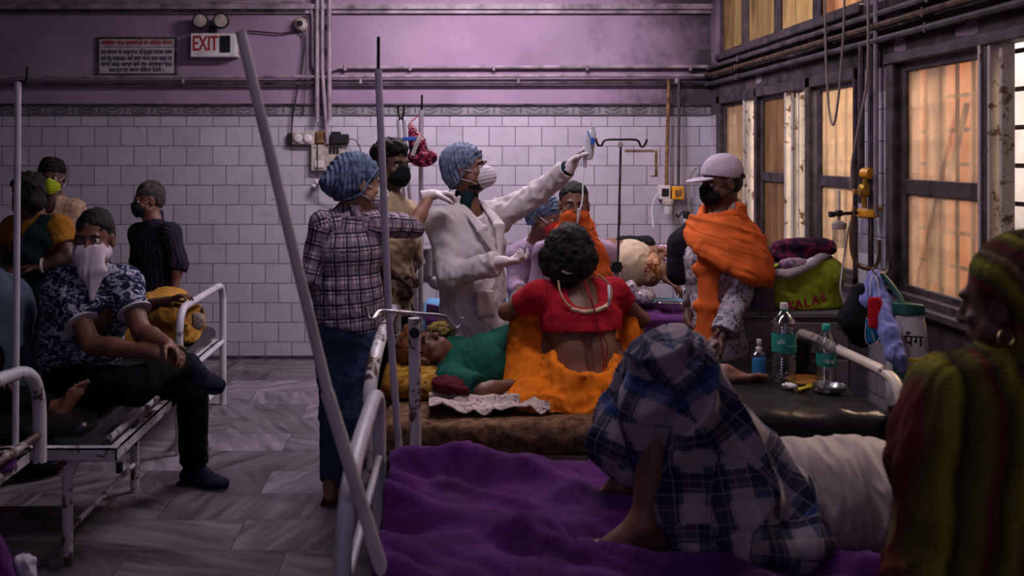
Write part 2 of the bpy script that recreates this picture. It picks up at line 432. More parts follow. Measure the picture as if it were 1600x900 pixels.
# ================================================================ MATERIALS OF THE ROOM
BW = 7.178; RW = 2.08; LW = -4.6; CH = 3.2
def wall_mat(name, u, tile_to=1.885, mould_x=None, dirt=.35, grime=0.0):
    """glazed tiles up to tile_to, lilac paint above; u = axis running along the wall"""
    m, nt, b = nodes(name); co = coord(nt); sep = N(nt, 'SeparateXYZ'); L(nt, co, sep.inputs[0])
    cb = N(nt, 'CombineXYZ'); L(nt, sep.outputs[u], cb.inputs[0]); L(nt, sep.outputs[2], cb.inputs[1])
    br = N(nt, 'TexBrick'); L(nt, mapped(nt, cb.outputs[0], (1, 1, 1), (0, 0, 0), (.04, .018, 0)), br.inputs['Vector'])
    br.inputs['Scale'].default_value = 1; br.inputs['Brick Width'].default_value = .2035; br.inputs['Row Height'].default_value = .1515
    br.inputs['Mortar Size'].default_value = .0028; br.inputs['Mortar Smooth'].default_value = .1; br.inputs['Bias'].default_value = 0
    br.inputs['Color1'].default_value = (.40, .36, .43, 1); br.inputs['Color2'].default_value = (.47, .43, .50, 1); br.inputs['Mortar'].default_value = (.06, .05, .055, 1)
    n1 = noise_n(nt, co, 1.3, 6, .6); n2 = noise_n(nt, co, 9, 6, .7); chips = ramp(nt, noise_n(nt, mapped(nt, co, (1, 1, 1.6)), 5.5, 5, .75), [(.69, 0.0), (.705, 1.0)])
    tile = mixc(nt, math_(nt, 'MULTIPLY', ramp(nt, n2, [(.45, 0.0), (.8, 1.0)]), .35), br.outputs['Color'], (.22, .18, .2))
    tile = mixc(nt, chips, tile, (.10, .07, .05))
    paint = ramp(nt, noise_n(nt, co, 2.2, 6, .55), [(.3, (.235, .155, .235)), (.55, (.30, .205, .30)), (.75, (.345, .24, .335))])
    paint = mixc(nt, ramp(nt, noise_n(nt, co, 16, 6, .75), [(.62, 0.0), (.75, .6)]), paint, (.13, .09, .11))
    # black mould growing out of the damp corner
    if mould_x is not None:
        ds = math_(nt, 'SUBTRACT', mould_x, sep.outputs[u]); f = math_(nt, 'SUBTRACT', 1.0, math_(nt, 'DIVIDE', ds, 1.5))
        f = math_(nt, 'ADD', f, math_(nt, 'MULTIPLY', math_(nt, 'SUBTRACT', n1, .5), 1.6)); f = math_(nt, 'ADD', f, math_(nt, 'MULTIPLY', math_(nt, 'SUBTRACT', n2, .5), .7))
        mo = ramp(nt, f, [(.45, 0.0), (1.0, .93)])
    else:
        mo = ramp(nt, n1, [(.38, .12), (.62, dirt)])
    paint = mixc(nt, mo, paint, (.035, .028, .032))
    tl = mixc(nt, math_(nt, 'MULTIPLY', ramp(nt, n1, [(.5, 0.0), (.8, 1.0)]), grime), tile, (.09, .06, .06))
    up = math_(nt, 'GREATER_THAN', sep.outputs[2], tile_to)
    L(nt, mixc(nt, up, tl, paint), b.inputs['Base Color'])
    rg = N(nt, 'Mix', data_type='FLOAT'); L(nt, up, rg.inputs[0]); rg.inputs[2].default_value = .32; rg.inputs[3].default_value = .8; L(nt, rg.outputs[0], b.inputs['Roughness'])
    b.inputs['Specular IOR Level'].default_value = .3
    h = math_(nt, 'ADD', math_(nt, 'MULTIPLY', math_(nt, 'SUBTRACT', 1.0, br.outputs['Fac']), math_(nt, 'SUBTRACT', 1.0, up)), math_(nt, 'MULTIPLY', n2, .25))
    bump(nt, b, h, .3, .004); return m
def floor_mat():
    m, nt, b = nodes('marble_slabs'); co = coord(nt); br = N(nt, 'TexBrick'); L(nt, co, br.inputs['Vector'])
    br.inputs['Scale'].default_value = 1; br.inputs['Brick Width'].default_value = .62; br.inputs['Row Height'].default_value = .31; br.offset = .37
    br.inputs['Mortar Size'].default_value = .003; br.inputs['Color1'].default_value = (0, 0, 0, 1); br.inputs['Color2'].default_value = (1, 1, 1, 1); br.inputs['Mortar'].default_value = (.5, .5, .5, 1)
    bw = N(nt, 'RGBToBW'); L(nt, br.outputs['Color'], bw.inputs[0]); rnd = bw.outputs[0]
    rot = N(nt, 'VectorRotate', rotation_type='Z_AXIS'); L(nt, co, rot.inputs['Vector']); L(nt, math_(nt, 'MULTIPLY', rnd, 9.0), rot.inputs['Angle'])
    tn = N(nt, 'TexNoise', noise_dimensions='4D'); L(nt, mapped(nt, rot.outputs[0], (1.2, 9, 1)), tn.inputs['Vector']); L(nt, math_(nt, 'MULTIPLY', rnd, 37.0), tn.inputs['W'])
    tn.inputs['Scale'].default_value = 1.6; tn.inputs['Detail'].default_value = 7; tn.inputs['Roughness'].default_value = .62; tn.inputs['Distortion'].default_value = .5
    veins = ramp(nt, tn.outputs['Fac'], [(.3, (.030, .025, .03)), (.43, (.13, .11, .125)), (.60, (.27, .235, .26)), (.8, (.42, .37, .40))])
    tone = ramp(nt, rnd, [(0, (.45, .42, .45)), (.5, (.8, .8, .8)), (1, (1.15, 1.1, 1.15))])
    mu = N(nt, 'Mix', data_type='RGBA', blend_type='MULTIPLY'); mu.inputs[0].default_value = 1; L(nt, veins, mu.inputs[6]); L(nt, tone, mu.inputs[7])
    c = mixc(nt, br.outputs['Fac'], mu.outputs[2], (.05, .04, .045))
    dirt = ramp(nt, noise_n(nt, co, 1.7, 6, .6), [(.45, 0.0), (.75, .55)]); c = mixc(nt, dirt, c, (.06, .045, .05))
    L(nt, c, b.inputs['Base Color']); L(nt, ramp(nt, noise_n(nt, co, 6, 4), [(.3, .28), (.7, .55)]), b.inputs['Roughness'])
    bump(nt, b, br.outputs['Fac'], -.15, .003); return m
def border_mat():
    m, nt, b = nodes('printed_border'); co = coord(nt); sep = N(nt, 'SeparateXYZ'); L(nt, co, sep.inputs[0])
    u = math_(nt, 'FRACT', math_(nt, 'DIVIDE', sep.outputs[0], .2035)); z = math_(nt, 'DIVIDE', math_(nt, 'SUBTRACT', sep.outputs[2], 1.885), .076)
    au = math_(nt, 'ABSOLUTE', math_(nt, 'SUBTRACT', u, .5)); az = math_(nt, 'SUBTRACT', z, .5)
    s1 = math_(nt, 'SINE', math_(nt, 'MULTIPLY', au, 34.0)); s2 = math_(nt, 'SINE', math_(nt, 'ADD', math_(nt, 'MULTIPLY', az, 15.0), math_(nt, 'MULTIPLY', au, 18.0)))
    g = math_(nt, 'MULTIPLY', math_(nt, 'GREATER_THAN', math_(nt, 'MULTIPLY', s1, s2), .05), math_(nt, 'LESS_THAN', math_(nt, 'ABSOLUTE', az), .36))
    g = math_(nt, 'MULTIPLY', g, math_(nt, 'LESS_THAN', au, .31))
    stem = math_(nt, 'MULTIPLY', math_(nt, 'GREATER_THAN', au, .475), math_(nt, 'LESS_THAN', math_(nt, 'ABSOLUTE', az), .3)); g = math_(nt, 'MAXIMUM', g, stem)
    dots = math_(nt, 'MULTIPLY', math_(nt, 'GREATER_THAN', math_(nt, 'FRACT', math_(nt, 'DIVIDE', sep.outputs[0], .0136)), .45), math_(nt, 'LESS_THAN', z, .13))
    g = math_(nt, 'MAXIMUM', g, dots)
    base = ramp(nt, noise_n(nt, co, 7, 5, .7), [(.35, (.13, .115, .125)), (.7, (.27, .24, .27))])
    L(nt, mixc(nt, math_(nt, 'MULTIPLY', g, .85), base, (.025, .025, .035)), b.inputs['Base Color']); b.inputs['Roughness'].default_value = .5; return m
def glass_mat(name, tint=(.62, .42, .27), clear=.38, streak=1):
    m, nt, b = nodes(name); out = nt.nodes['Material Output']; co = coord(nt)
    tr = N(nt, 'BsdfTransparent'); tr.inputs[0].default_value = (.92, .84, .76, 1)
    tl = N(nt, 'BsdfTranslucent'); df = N(nt, 'BsdfDiffuse')
    n = noise_n(nt, mapped(nt, co, (1, 1, .35)), 9, 7, .7); spots_ = ramp(nt, noise_n(nt, mapped(nt, co, (1, 1, .5)), 17, 6, .8), [(.66, 0.0), (.7, 1.0)])
    c = ramp(nt, n, [(.3, tuple(v*.6 for v in tint)), (.7, tint)]); c = mixc(nt, spots_, c, (.06, .035, .02))
    L(nt, c, tl.inputs[0]); L(nt, c, df.inputs[0])
    a = N(nt, 'MixShader'); a.inputs[0].default_value = .28; L(nt, tl.outputs[0], a.inputs[1]); L(nt, df.outputs[0], a.inputs[2])
    f = ramp(nt, noise_n(nt, mapped(nt, co, (1, 1, .2)), 6, 5, .65), [(.35, 1-clear-.22), (.65, 1-clear+.18)])
    f = math_(nt, 'MAXIMUM', f, spots_)
    x = N(nt, 'MixShader'); L(nt, f, x.inputs[0]); L(nt, tr.outputs[0], x.inputs[1]); L(nt, a.outputs[0], x.inputs[2])
    gl = N(nt, 'BsdfGlossy'); gl.inputs['Roughness'].default_value = .25; y = N(nt, 'MixShader'); y.inputs[0].default_value = .05
    L(nt, x.outputs[0], y.inputs[1]); L(nt, gl.outputs[0], y.inputs[2]); L(nt, y.outputs[0], out.inputs[0]); return m
m_wall_b = wall_mat('back_wall_tiles_and_paint', 0, mould_x=2.15)
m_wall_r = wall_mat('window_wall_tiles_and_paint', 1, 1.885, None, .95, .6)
m_floor = floor_mat(); m_border = border_mat()
m_plaster = mat('stained_plaster', (.050, .036, .042), .85, 0, .2, .5, 6, .5, 22)
m_ceil = mat('ceiling_paint', (.35, .31, .36), .9)
m_pipe = mat('painted_pipe', (.27, .21, .25), .5, 0, .4, .4, 9)
m_pipe_d = mat('grimy_pipe', (.065, .050, .058), .55, .2, .4, .6, 9)
m_pipe_rust = mat('rusty_pipe', (.22, .12, .05), .7, .3, .3, .6, 25)
m_white = chipped('white_bed_enamel', (.62, .58, .64), thr=.63)
m_white_worn = chipped('worn_bed_enamel', (.60, .56, .60), thr=.54, scale=12)
m_cream = chipped('cream_enamel', (.62, .55, .46), thr=.6)
m_frame = mat('grimy_window_paint', (.050, .036, .042), .55, 0, .4, .5, 14, .3, 40)
m_frame_l = chipped('bare_aluminium_sash', (.52, .46, .40), (.12, .06, .03), .58, 14, .35)
m_bar = mat('grille_iron', (.05, .035, .03), .6, .3, .3, .5, 30)
m_glass = glass_mat('dusty_glass', (.50, .37, .28), .66); m_glass_b = glass_mat('brown_dusty_glass', (.26, .165, .10), .12); m_glass_c = glass_mat('fogged_glass', (.50, .39, .28), .45)
m_glass_u = glass_mat('olive_dusty_glass', (.30, .235, .14), .10)
m_orange_w = mat('sunlit_orange_render', (.62, .24, .11), .9, 0, .2, .15, 3)
m_pale_w = mat('sunlit_pale_render', (.92, .90, .90), .9, 0, .2, .2, 3)
m_black = mat('black_plastic', (.012, .012, .014), .45)
m_black_m = mat('black_iron', (.02, .018, .018), .5, .4)
m_steel = mat('steel', (.55, .54, .56), .28, 1, .5, .2, 10)
m_white_p = mat('white_plastic', (.60, .56, .56), .4, 0, .4, .15, 12)
m_grey_p = mat('old_switch_plastic', (.40, .34, .30), .5, 0, .4, .3, 20)
m_yellow = mat('yellow_plastic', (.75, .33, .02), .4, 0, .4, .25, 20)

# ================================================================ SHELL
o = MB().span((LW, -2.2, -.08), (RW+.22, BW+.1, 0)).build('floor', m_floor); struct(o)
o = MB().span((LW, -2.2, CH), (RW+.22, BW+.1, CH+.1)).build('ceiling', m_ceil); struct(o)
o = MB().span((LW, BW, 0), (RW, BW+.12, CH)).build('wall_back', m_wall_b); struct(o)
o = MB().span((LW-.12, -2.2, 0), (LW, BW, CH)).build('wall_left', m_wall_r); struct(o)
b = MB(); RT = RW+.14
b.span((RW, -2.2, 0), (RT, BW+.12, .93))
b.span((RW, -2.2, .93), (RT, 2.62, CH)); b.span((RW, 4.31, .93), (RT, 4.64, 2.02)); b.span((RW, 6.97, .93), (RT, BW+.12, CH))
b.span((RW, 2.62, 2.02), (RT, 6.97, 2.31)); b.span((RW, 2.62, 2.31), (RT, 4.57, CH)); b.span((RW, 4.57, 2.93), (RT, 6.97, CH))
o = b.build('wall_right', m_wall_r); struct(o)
o = MB().span((LW, BW-.012, 1.885), (RW, BW, 1.962), bev=.002).build('trim_1', m_border); struct(o)
o = MB().span((LW, BW-.03, 1.962), (RW, BW, 1.975)).build('trim_2', m_pipe_d); struct(o)
o = MB().span((LW, BW-.06, 2.70), (RW, BW, 2.74)).span((LW, BW-.035, 2.67), (RW, BW, 2.70)).build('trim_3', m_pipe); struct(o)
o = MB().span((LW, BW-.008, 0), (RW, BW, .028)).build('baseboard_back', m_pipe_d); struct(o)
# concrete band over the windows and the stained sill below them
b = MB(); b.grid(lambda u, v: (RW-.004-.006*noise(np.array([[u*30, v*4, 0]]), 1, 4)[0], 2.6+4.4*u, 2.0+.31*v), 90, 10)
o = b.build('trim_4', m_plaster, smooth=True); struct(o)
o = MB().span((RW-.05, 2.6, .895), (RW+.01, 6.97, .935), bev=.008).build('trim_5', m_frame); struct(o)
o = MB().span((RW-.012, 2.6, .2), (RW, 4.3, .895)).build('trim_6', m_plaster); struct(o)
o = MB().span((RW-.03, 4.57, 2.285), (RW+.01, 6.97, 2.33), bev=.006).build('trim_7', m_frame); struct(o)

# ---- windows
def sash(parent, y0, y1, z0, z1, trans, x=RW+.03, fr=.045, m=m_frame, g=m_glass, dep=.035, name='sash'):
    b = MB()
    for (a, c) in ((y0, y0+fr), (y1-fr, y1)): b.span((x-dep/2, a, z0), (x+dep/2, c, z1), bev=.004)
    zs = [z0, trans, z1] if trans else [z0, z1]
    for i, z in enumerate(zs):
        h = fr*.9; zz = z if i == 0 else (z-h if i == len(zs)-1 else z-h/2-.01)
        b.span((x-dep/2+.002, y0+fr*.6, zz), (x+dep/2-.002, y1-fr*.6, zz+h+(.02 if 0 < i < len(zs)-1 else 0)), bev=.004)
    s = b.build(name, m, parent)
    MB().span((x-.002, y0+fr*.7, z0+.01), (x+.002, y1-fr*.7, z1-.01)).build('pane', g, s)
    return s
def grille(parent, y0, y1, z0, z1, dy, dz, x=RW+.12):
    b = MB(); n = int((y1-y0)/dy)
    for i in range(n+1): b.span((x-.006, y0+i*dy-.006, z0), (x+.006, y0+i*dy+.006, z1))
    n = int((z1-z0)/dz)
    for i in range(n+1): b.span((x-.003, y0, z0+i*dz-.009), (x+.003, y1, z0+i*dz+.009))
    b.build('grille', m_bar, parent)
def winroot(n):
    o = bpy.data.objects.new('window_%d' % n, None); C.objects.link(o); o['kind'] = 'structure'; OFF[o.name] = np.zeros(3); return o
w1 = winroot(1)
b = MB()
for (a, c) in ((6.89, 6.97), (4.64, 4.655), (5.20, 5.27), (6.09, 6.13)): b.span((RW-.02, a, .93), (RW+.06, c, 2.02), bev=.005)
b.span((RW-.02, 4.64, 1.96), (RW+.06, 6.97, 2.02), bev=.005); b.span((RW-.02, 4.64, .93), (RW+.06, 6.97, .97), bev=.005)
b.build('outer_frame', m_frame, w1)
sash(w1, 6.40, 6.90, .955, 1.975, 1.44, g=m_glass_c); sash(w1, 5.61, 6.10, .955, 1.975, 1.44, g=m_glass_b); sash(w1, 4.64, 5.18, .955, 1.975, 1.44, g=m_glass_c)
for (y, x, wd) in ((6.36, RW-.01, .022), (6.29, RW+.0, .02), (6.20, RW+.02, .02), (5.585, RW-.01, .026), (5.50, RW, .03), (5.455, RW+.02, .016)):
    MB().span((x, y, .95), (x+.05, y+wd, 1.985), bev=.003).build('sash_edge', m_frame_l, w1)
grille(w1, 4.70, 6.93, .96, 1.98, .118, .146)
MB().tube([(RW+.08, 5.35, 1.85), (RW+.05, 5.42, .97)], .006, 6, False).build('stay_rod', m_frame, w1)
w2 = winroot(2); b = MB()
for (a, c) in ((4.24, 4.31), (2.62, 2.68), (3.50, 3.545)): b.span((RW-.02, a, .93), (RW+.06, c, 2.03), bev=.005)
b.span((RW-.03, 2.62, 2.0), (RW+.06, 4.31, 2.05), bev=.005); b.span((RW-.02, 2.62, .93), (RW+.06, 4.31, .97), bev=.005); b.build('outer_frame', m_frame, w2)
sash(w2, 3.57, 4.245, .95, 2.01, 1.44, fr=.055)
sash(w2, 2.68, 3.12, .95, 2.01, 1.44)
for (y, x, wd) in ((3.535, RW-.03, .018), (3.49, RW-.02, .016), (3.445, RW+.0, .02)):
    MB().span((x, y, .95), (x+.05, y+wd, 2.01), bev=.003).build('sash_edge', m_frame_l, w2)
grille(w2, 2.66, 4.28, .96, 2.02, .118, .146)
MB().tube([(RW+.09, 3.83, 1.80), (RW+.09, 4.13, 1.1)], .012, 6, False).build('stay_rod', m_bar, w2)
w3 = winroot(3)
for (a, c, g) in ((6.42, 6.98, m_glass_u), (5.80, 6.41, m_glass_u), (5.19, 5.79, m_glass_u), (4.58, 5.18, m_glass_b)): sash(w3, a, c, 2.31, 2.93, None, fr=.05, g=g)

# ---- yard outside: an orange rendered building and its pale lower wall
o = MB().span((3.75, 6.42, -.5), (3.95, 16, 4.2)).build('trim_8', m_orange_w); struct(o)
for k in range(5):
    o = MB().span((3.70, 6.9+k*1.9, .6), (3.76, 7.05+k*1.9, 4)).build('trim_%d' % (20+k), m_frame); struct(o)
o = MB().span((3.80, -1, -.5), (4.0, 6.42, 4.2)).build('trim_9', m_pale_w); struct(o)
o = MB().span((3.60, 8.6, -.5), (3.74, 12.5, 1.72)).build('trim_10', m_pale_w); struct(o)
o = MB().span((RT, -2.2, -.6), (8, 16, -.5)).build('trim_11', m_pale_w); struct(o)

# ================================================================ PIPES AND WALL FITTINGS
def zb(y): return EYE+(VY-y)/202.0
def xb(x): return (x-VX)/202.0
YP = BW-.03
def pipe(pts, r, m, label, group=None, clips=(), smooth=False, name='conduit_pipe'):
    t = thing(name, label, 'pipe', (pts[0][0], pts[0][1], min(p[2] for p in pts)), group)
    MB().tube(pts, r, 8, smooth, res=4).build('tube', m, t, smooth=True)
    for c in clips:
        MB().box(c, (.02, .05, .045) if abs(pts[0][1]-pts[-1][1]) < .5 else (.05, .02, .045), bev=.003).build('clip', m, t)
    return t
pipe([(LW, YP, zb(8)), (xb(470), YP, zb(5)), (xb(486), YP, zb(12)), (xb(490), YP, zb(28)), (xb(490), YP, zb(104)), (xb(496), YP, zb(113)), (xb(512), YP, zb(113)), (xb(530), YP, zb(106)), (RW-.03, YP, zb(105))], .015, m_pipe, 'long pipe from top left, bending down behind the camera dome and running on right', clips=[(xb(x), YP, zb(107)) for x in (540, 641, 771, 916, 1077)], smooth=False)
pipe([(LW, YP, zb(19)), (xb(478), YP, zb(18))], .016, m_pipe_d, 'dark pipe along the top left, second from the ceiling', clips=[(xb(x), YP, zb(12)) for x in (15, 115, 223, 340)])
pipe([(LW, YP-.02, zb(122)), (xb(400), YP-.02, zb(121)), (RW-.03, YP-.02, zb(119))], .013, m_pipe, 'upper of the two full-width pipes just above the tiled border', clips=[(xb(x), YP, zb(127)) for x in (288, 564, 809, 1055)])
pipe([(LW, YP-.01, zb(134)), (xb(560), YP-.01, zb(131)), (RW-.03, YP-.01, zb(130))], .013, m_pipe_d, 'lower of the two full-width pipes just above the tiled border')
for i, (x, y0, y1, r) in enumerate(((497, -20, 190, .017), (505, -20, 198, .015), (516, -20, 190, .018))):
    pipe([(xb(x), YP-.03, zb(y0)), (xb(x), YP-.03, zb(y1 if i != 1 else 110)), (xb(x+(0 if i != 1 else 8)), YP-.03, zb(y1 if i != 1 else 225))], r, m_pipe, ('leftmost', 'middle', 'rightmost')[i]+' of three vertical pipes above the switchboard', clips=[(xb(x), YP, zb(q)) for q in (42, 80, 140)])
pipe([(xb(1042), YP-.03, zb(125)), (xb(1038), YP-.03, zb(295))], .014, m_pipe_rust, 'rusty brown pipe running down to the oxygen outlets')
pipe([(xb(1058), YP-.03, zb(125)), (xb(1057), YP-.03, zb(290))], .012, m_pipe_d, 'dark pipe running down beside the rusty pipe')
m_pipe_w = mat('sooty_pipe', (.085, .065, .075), .5, .2, .4, .6, 9); m_pipe_w2 = mat('sooty_rust_pipe', (.085, .05, .03), .6, .2, .3, .6, 20)
for k, (z, m, x, lab) in enumerate(((2.245, m_pipe_w, .03, 'topmost'), (2.185, m_pipe_w2, .05, 'middle'), (2.12, m_pipe_d, .04, 'lowest'))):
    pipe([(RW-x, BW-.03, z), (RW-x, 2.6, z)], .017, m, lab+' of the three pipes above the windows of the right wall', clips=[(RW-x+.01, y, z) for y in (6.4, 4.9, 3.9)])
pipe([(RW-.04, 4.51, 2.12), (RW-.04, 4.51, 1.35)], .016, m_pipe_d, 'dark pipe down the tiled pillar to the flowmeter, nearer the far window')
pipe([(RW-.04, 4.41, 2.12), (RW-.04, 4.41, 1.0)], .014, m_pipe_d, 'dark pipe down the tiled pillar, nearer the near window')
pipe([(RW-.04, 4.36, CH), (RW-.04, 4.36, 1.3)], .012, m_pipe, 'pale pipe from the ceiling down the near edge of the pillar')
def cable(name, pts, r, m, label, cat='cable'):
    return tag(MB().tube(pts, r, 6, True, res=6).build(name, m, smooth=True), label, cat)
m_cable = mat('dirty_white_cable', (.25, .20, .18), .6); m_cable_b = mat('black_cable', (.02, .018, .02), .6)
cable('hanging_cable', [(RW-.07, 4.86, 2.9), (RW-.07, 4.86, 2.25), (RW-.07, 4.82, 1.85), (RW-.08, 4.73, 1.74), (RW-.08, 4.66, 1.95), (RW-.07, 4.63, 2.35), (RW-.07, 4.64, 2.9)], .006, m_cable, 'looped pale cable hanging in front of the upper windows')
cable('hanging_cable', [(RW-.08, 4.34, 2.9), (RW-.08, 4.35, 2.3), (RW-.08, 4.36, 1.95), (RW-.08, 4.45, 1.72), (RW-.08, 4.52, 1.55), (RW-.08, 4.53, 1.42)], .006, m_cable, 'pale cable curving down the tiled pillar to the flowmeter')
cable('wall_cable', [(xb(375), YP, zb(49)), (xb(400), YP, zb(50)), (xb(440), YP, zb(53)), (xb(468), YP, zb(50)), (xb(477), YP, zb(62)), (xb(474), YP, zb(100)), (xb(466), YP, zb(140)), (xb(459), YP, zb(180)), (xb(456), YP, zb(210))], .006, m_cable_b, 'black cable from the emergency lamp past the dome to the switchboard')
cable('wall_cable', [(xb(478), YP, zb(45)), (xb(479), YP, zb(90)), (xb(477), YP, zb(150)), (xb(474), YP, zb(182))], .004, m_cable_b, 'thin cable hanging straight below the camera dome')
cable('charger_cable', [(xb(545), YP-.03, zb(217)), (xb(556), YP-.04, zb(219)), (xb(564), YP-.04, zb(232)), (xb(566), YP-.03, zb(250))], .004, m_cable_b, 'thin black lead curling down from the black adaptor')
cable('plug_cable', [(xb(498), YP-.03, zb(222)), (xb(498), YP-.03, zb(275)), (xb(503), YP-.05, zb(290)), (xb(515), YP-.05, zb(297)), (xb(530), YP-.04, zb(307)), (xb(545), YP-.04, zb(306))], .004, m_cable_b, 'thin black lead from the switchboard to the dangling plug')
o = tag(MB().box((xb(498), YP-.02, zb(284)), (.06, .05, .05), bev=.015).box((xb(492), YP-.03, zb(290)), (.03, .03, .03), bev=.008).box((xb(504), YP-.05, zb(289)), (.04, .03, .025), bev=.008).build('wall_plug', m_white_p, smooth=True), 'white plug on the tiles left of the woman in a hairnet', 'plug')

# emergency light + EXIT sign
def text(body, size, loc, m, parent, name, bold=.0, cx='CENTER', rot=(math.pi/2, 0, 0), ext=.0015, sx=1.0):
    c = bpy.data.curves.new(name, 'FONT'); c.body = body; c.size = size; c.align_x = cx; c.align_y = 'CENTER'; c.extrude = ext; c.offset = bold
    t = bpy.data.objects.new(name, c); C.objects.link(t); bpy.context.view_layer.update()
    me = bpy.data.meshes.new_from_object(t.evaluated_get(bpy.context.evaluated_depsgraph_get())); bpy.data.objects.remove(t)
    o = bpy.data.objects.new(name, me); C.objects.link(o); me.materials.clear(); me.materials.append(m)
    me.transform(__import__('mathutils').Matrix.Diagonal((sx, 1, 1, 1)))
    off = OFF.get(parent.name, np.zeros(3)); o.parent = parent; o.location = tuple(float(a-b_) for a, b_ in zip(loc, off)); o.rotation_euler = rot
    return o
m_red = mat('sign_red', (.30, .02, .02), .5); m_navy = mat('sign_navy', (.02, .02, .06), .5); m_signw = mat('sign_board', (.42, .36, .38), .6, var=.1)
t = thing('exit_sign', 'white EXIT sign box on the lilac wall under twin round lamps', 'sign', (xb(337), BW-.05, zb(90)))
MB().span((xb(302), BW-.09, zb(87)), (xb(373), BW-.001, zb(54)), bev=.008).span((xb(303), BW-.10, zb(91)), (xb(374), BW-.001, zb(86)), bev=.004).build('housing', m_white_p, t)
text('EXIT', .16, (xb(325.5), BW-.092, zb(71)), m_red, t, 'lettering', .002, sx=.60)
MB().span((xb(348), BW-.094, zb(84)), (xb(364), BW-.09, zb(58))).build('side_panel', m_black, t)
for x in (319, 351):
    c = (xb(x), BW-.13, zb(36)); h = MB().lathe((c[0], c[1]+.05, c[2]), [(.03, .03), (.055, 0), (.062, -.04), (.058, -.045)], 24, (0, 1, 0)).build('lamp_head', m_black, t, smooth=True)
    MB().lathe((c[0], c[1]+.0, c[2]), [(.052, .012), (.048, -.002), (.02, -.006), (0.001, -.008)], 24, (0, 1, 0), cap=False).build('lens', m_grey_p, h, smooth=True)
MB().box((xb(335), BW-.05, zb(48)), (.06, .06, .06), bev=.01).build('bracket', m_black, t)
t = thing('notice_board', 'framed notice with a red heading and dark lines, left of the EXIT sign', 'sign', (xb(215), BW-.01, zb(118)))
MB().span((xb(153), BW-.02, zb(119)), (xb(278), BW-.001, zb(58)), bev=.003).build('frame', m_pipe_d, t)
MB().span((xb(157), BW-.024, zb(115)), (xb(273), BW-.019, zb(62))).build('panel', m_signw, t)
MB().span((xb(157), BW-.026, zb(74.6)), (xb(273), BW-.023, zb(73.8))).build('rule', m_navy, t)
for (s_, y, m, sz) in (('आयुष्मान भारत प्रधानमंत्री जन आरोग्य योजना', 67.5, m_red, .047), ('इस योजना के अन्तर्गत निःशुल्क उपचार एवम', 82, m_navy, .044), ('पाने हेतु अस्पताल आते समय अपना राशन कार्ड एवं', 92, m_navy, .044), ('आधार कार्ड अवश्य लायें तथा आयुष्मान भारत', 101, m_navy, .044), ('काउन्टर पर अपना निबंधन करायें ।', 110, m_navy, .044)):
    o = text(s_, sz, (xb(215), BW-.0255, zb(y)), m, t, 'lettering', .0008, ext=.0008)
    wd = o.dimensions[0]; mx = .55 if y < 106 else .42
    if wd > mx or wd < mx*.8: o.scale = (mx/wd, 1, 1)
# camera dome
t = thing('camera_dome', 'round wall camera with a dark lens left of the vertical pipes', 'camera', (xb(471), BW-.02, zb(50)))
MB().lathe((xb(471), BW, zb(39)), [(.055, 0), (.055, -.04), (.048, -.06), (.03, -.08), (.001, -.085)], 24, (0, 1, 0)).build('housing', m_grey_p, t, smooth=True)
MB().lathe((xb(471), BW-.075, zb(39)), [(.024, 0), (.024, -.012), (.001, -.014)], 20, (0, 1, 0)).build('lens', m_black, t, smooth=True)
MB().box((xb(477), BW-.02, zb(31)), (.05, .04, .05), bev=.01).build('bracket', m_pipe_d, t)
# switchboards
t = thing('switchboard', 'small grimy two-socket switchboard above the larger one', 'switchboard', (xb(475), BW-.02, zb(226)))
MB().span((xb(458), BW-.05, zb(226)), (xb(493), BW-.001, zb(206)), bev=.006).build('box', m_grey_p, t)
for x in (468, 483): MB().lathe((xb(x), BW-.05, zb(216)), [(.032, 0), (.032, -.012), (.02, -.016), (.001, -.016)], 16, (0, 1, 0)).build('socket', m_white_p, t, smooth=True)
MB().span((xb(450), BW-.04, zb(226)), (xb(458), BW-.001, zb(208)), bev=.006).build('plug', m_black, t)
t = thing('power_adaptor', 'black power adaptor on the wall right of the small switchboard', 'adaptor', (xb(530), BW-.02, zb(225)))
MB().span((xb(518), BW-.09, zb(225)), (xb(546), BW-.001, zb(210)), bev=.008).span((xb(518), BW-.05, zb(212)), (xb(533), BW-.001, zb(206)), bev=.004).build('body', m_black, t)
tag(MB().span((xb(494), BW-.06, zb(225)), (xb(508), BW-.001, zb(205)), bev=.01).build('junction_box', m_pipe_rust), 'brown scorched junction box between switchboard and adaptor', 'box')
t = thing('switchboard', 'large cream switchboard with a row of dark switches', 'switchboard', (xb(512), BW-.02, zb(267)))
MB().span((xb(487), BW-.05, zb(267)), (xb(539), BW-.001, zb(226)), bev=.006).build('box', m_grey_p, t)
for x in (517.5, 523, 528.5): MB().span((xb(x-2), BW-.058, zb(240)), (xb(x+2), BW-.049, zb(229)), bev=.002).build('switch', m_black, t)
MB().span((xb(493), BW-.058, zb(262)), (xb(508), BW-.049, zb(251)), bev=.003).build('socket', m_white_p, t)
for x in (493, 534):
    for y in (230, 263): MB().lathe((xb(x), BW-.05, zb(y)), [(.006, 0), (.005, -.004), (.001, -.005)], 8, (0, 1, 0)).build('screw', m_black_m, t)
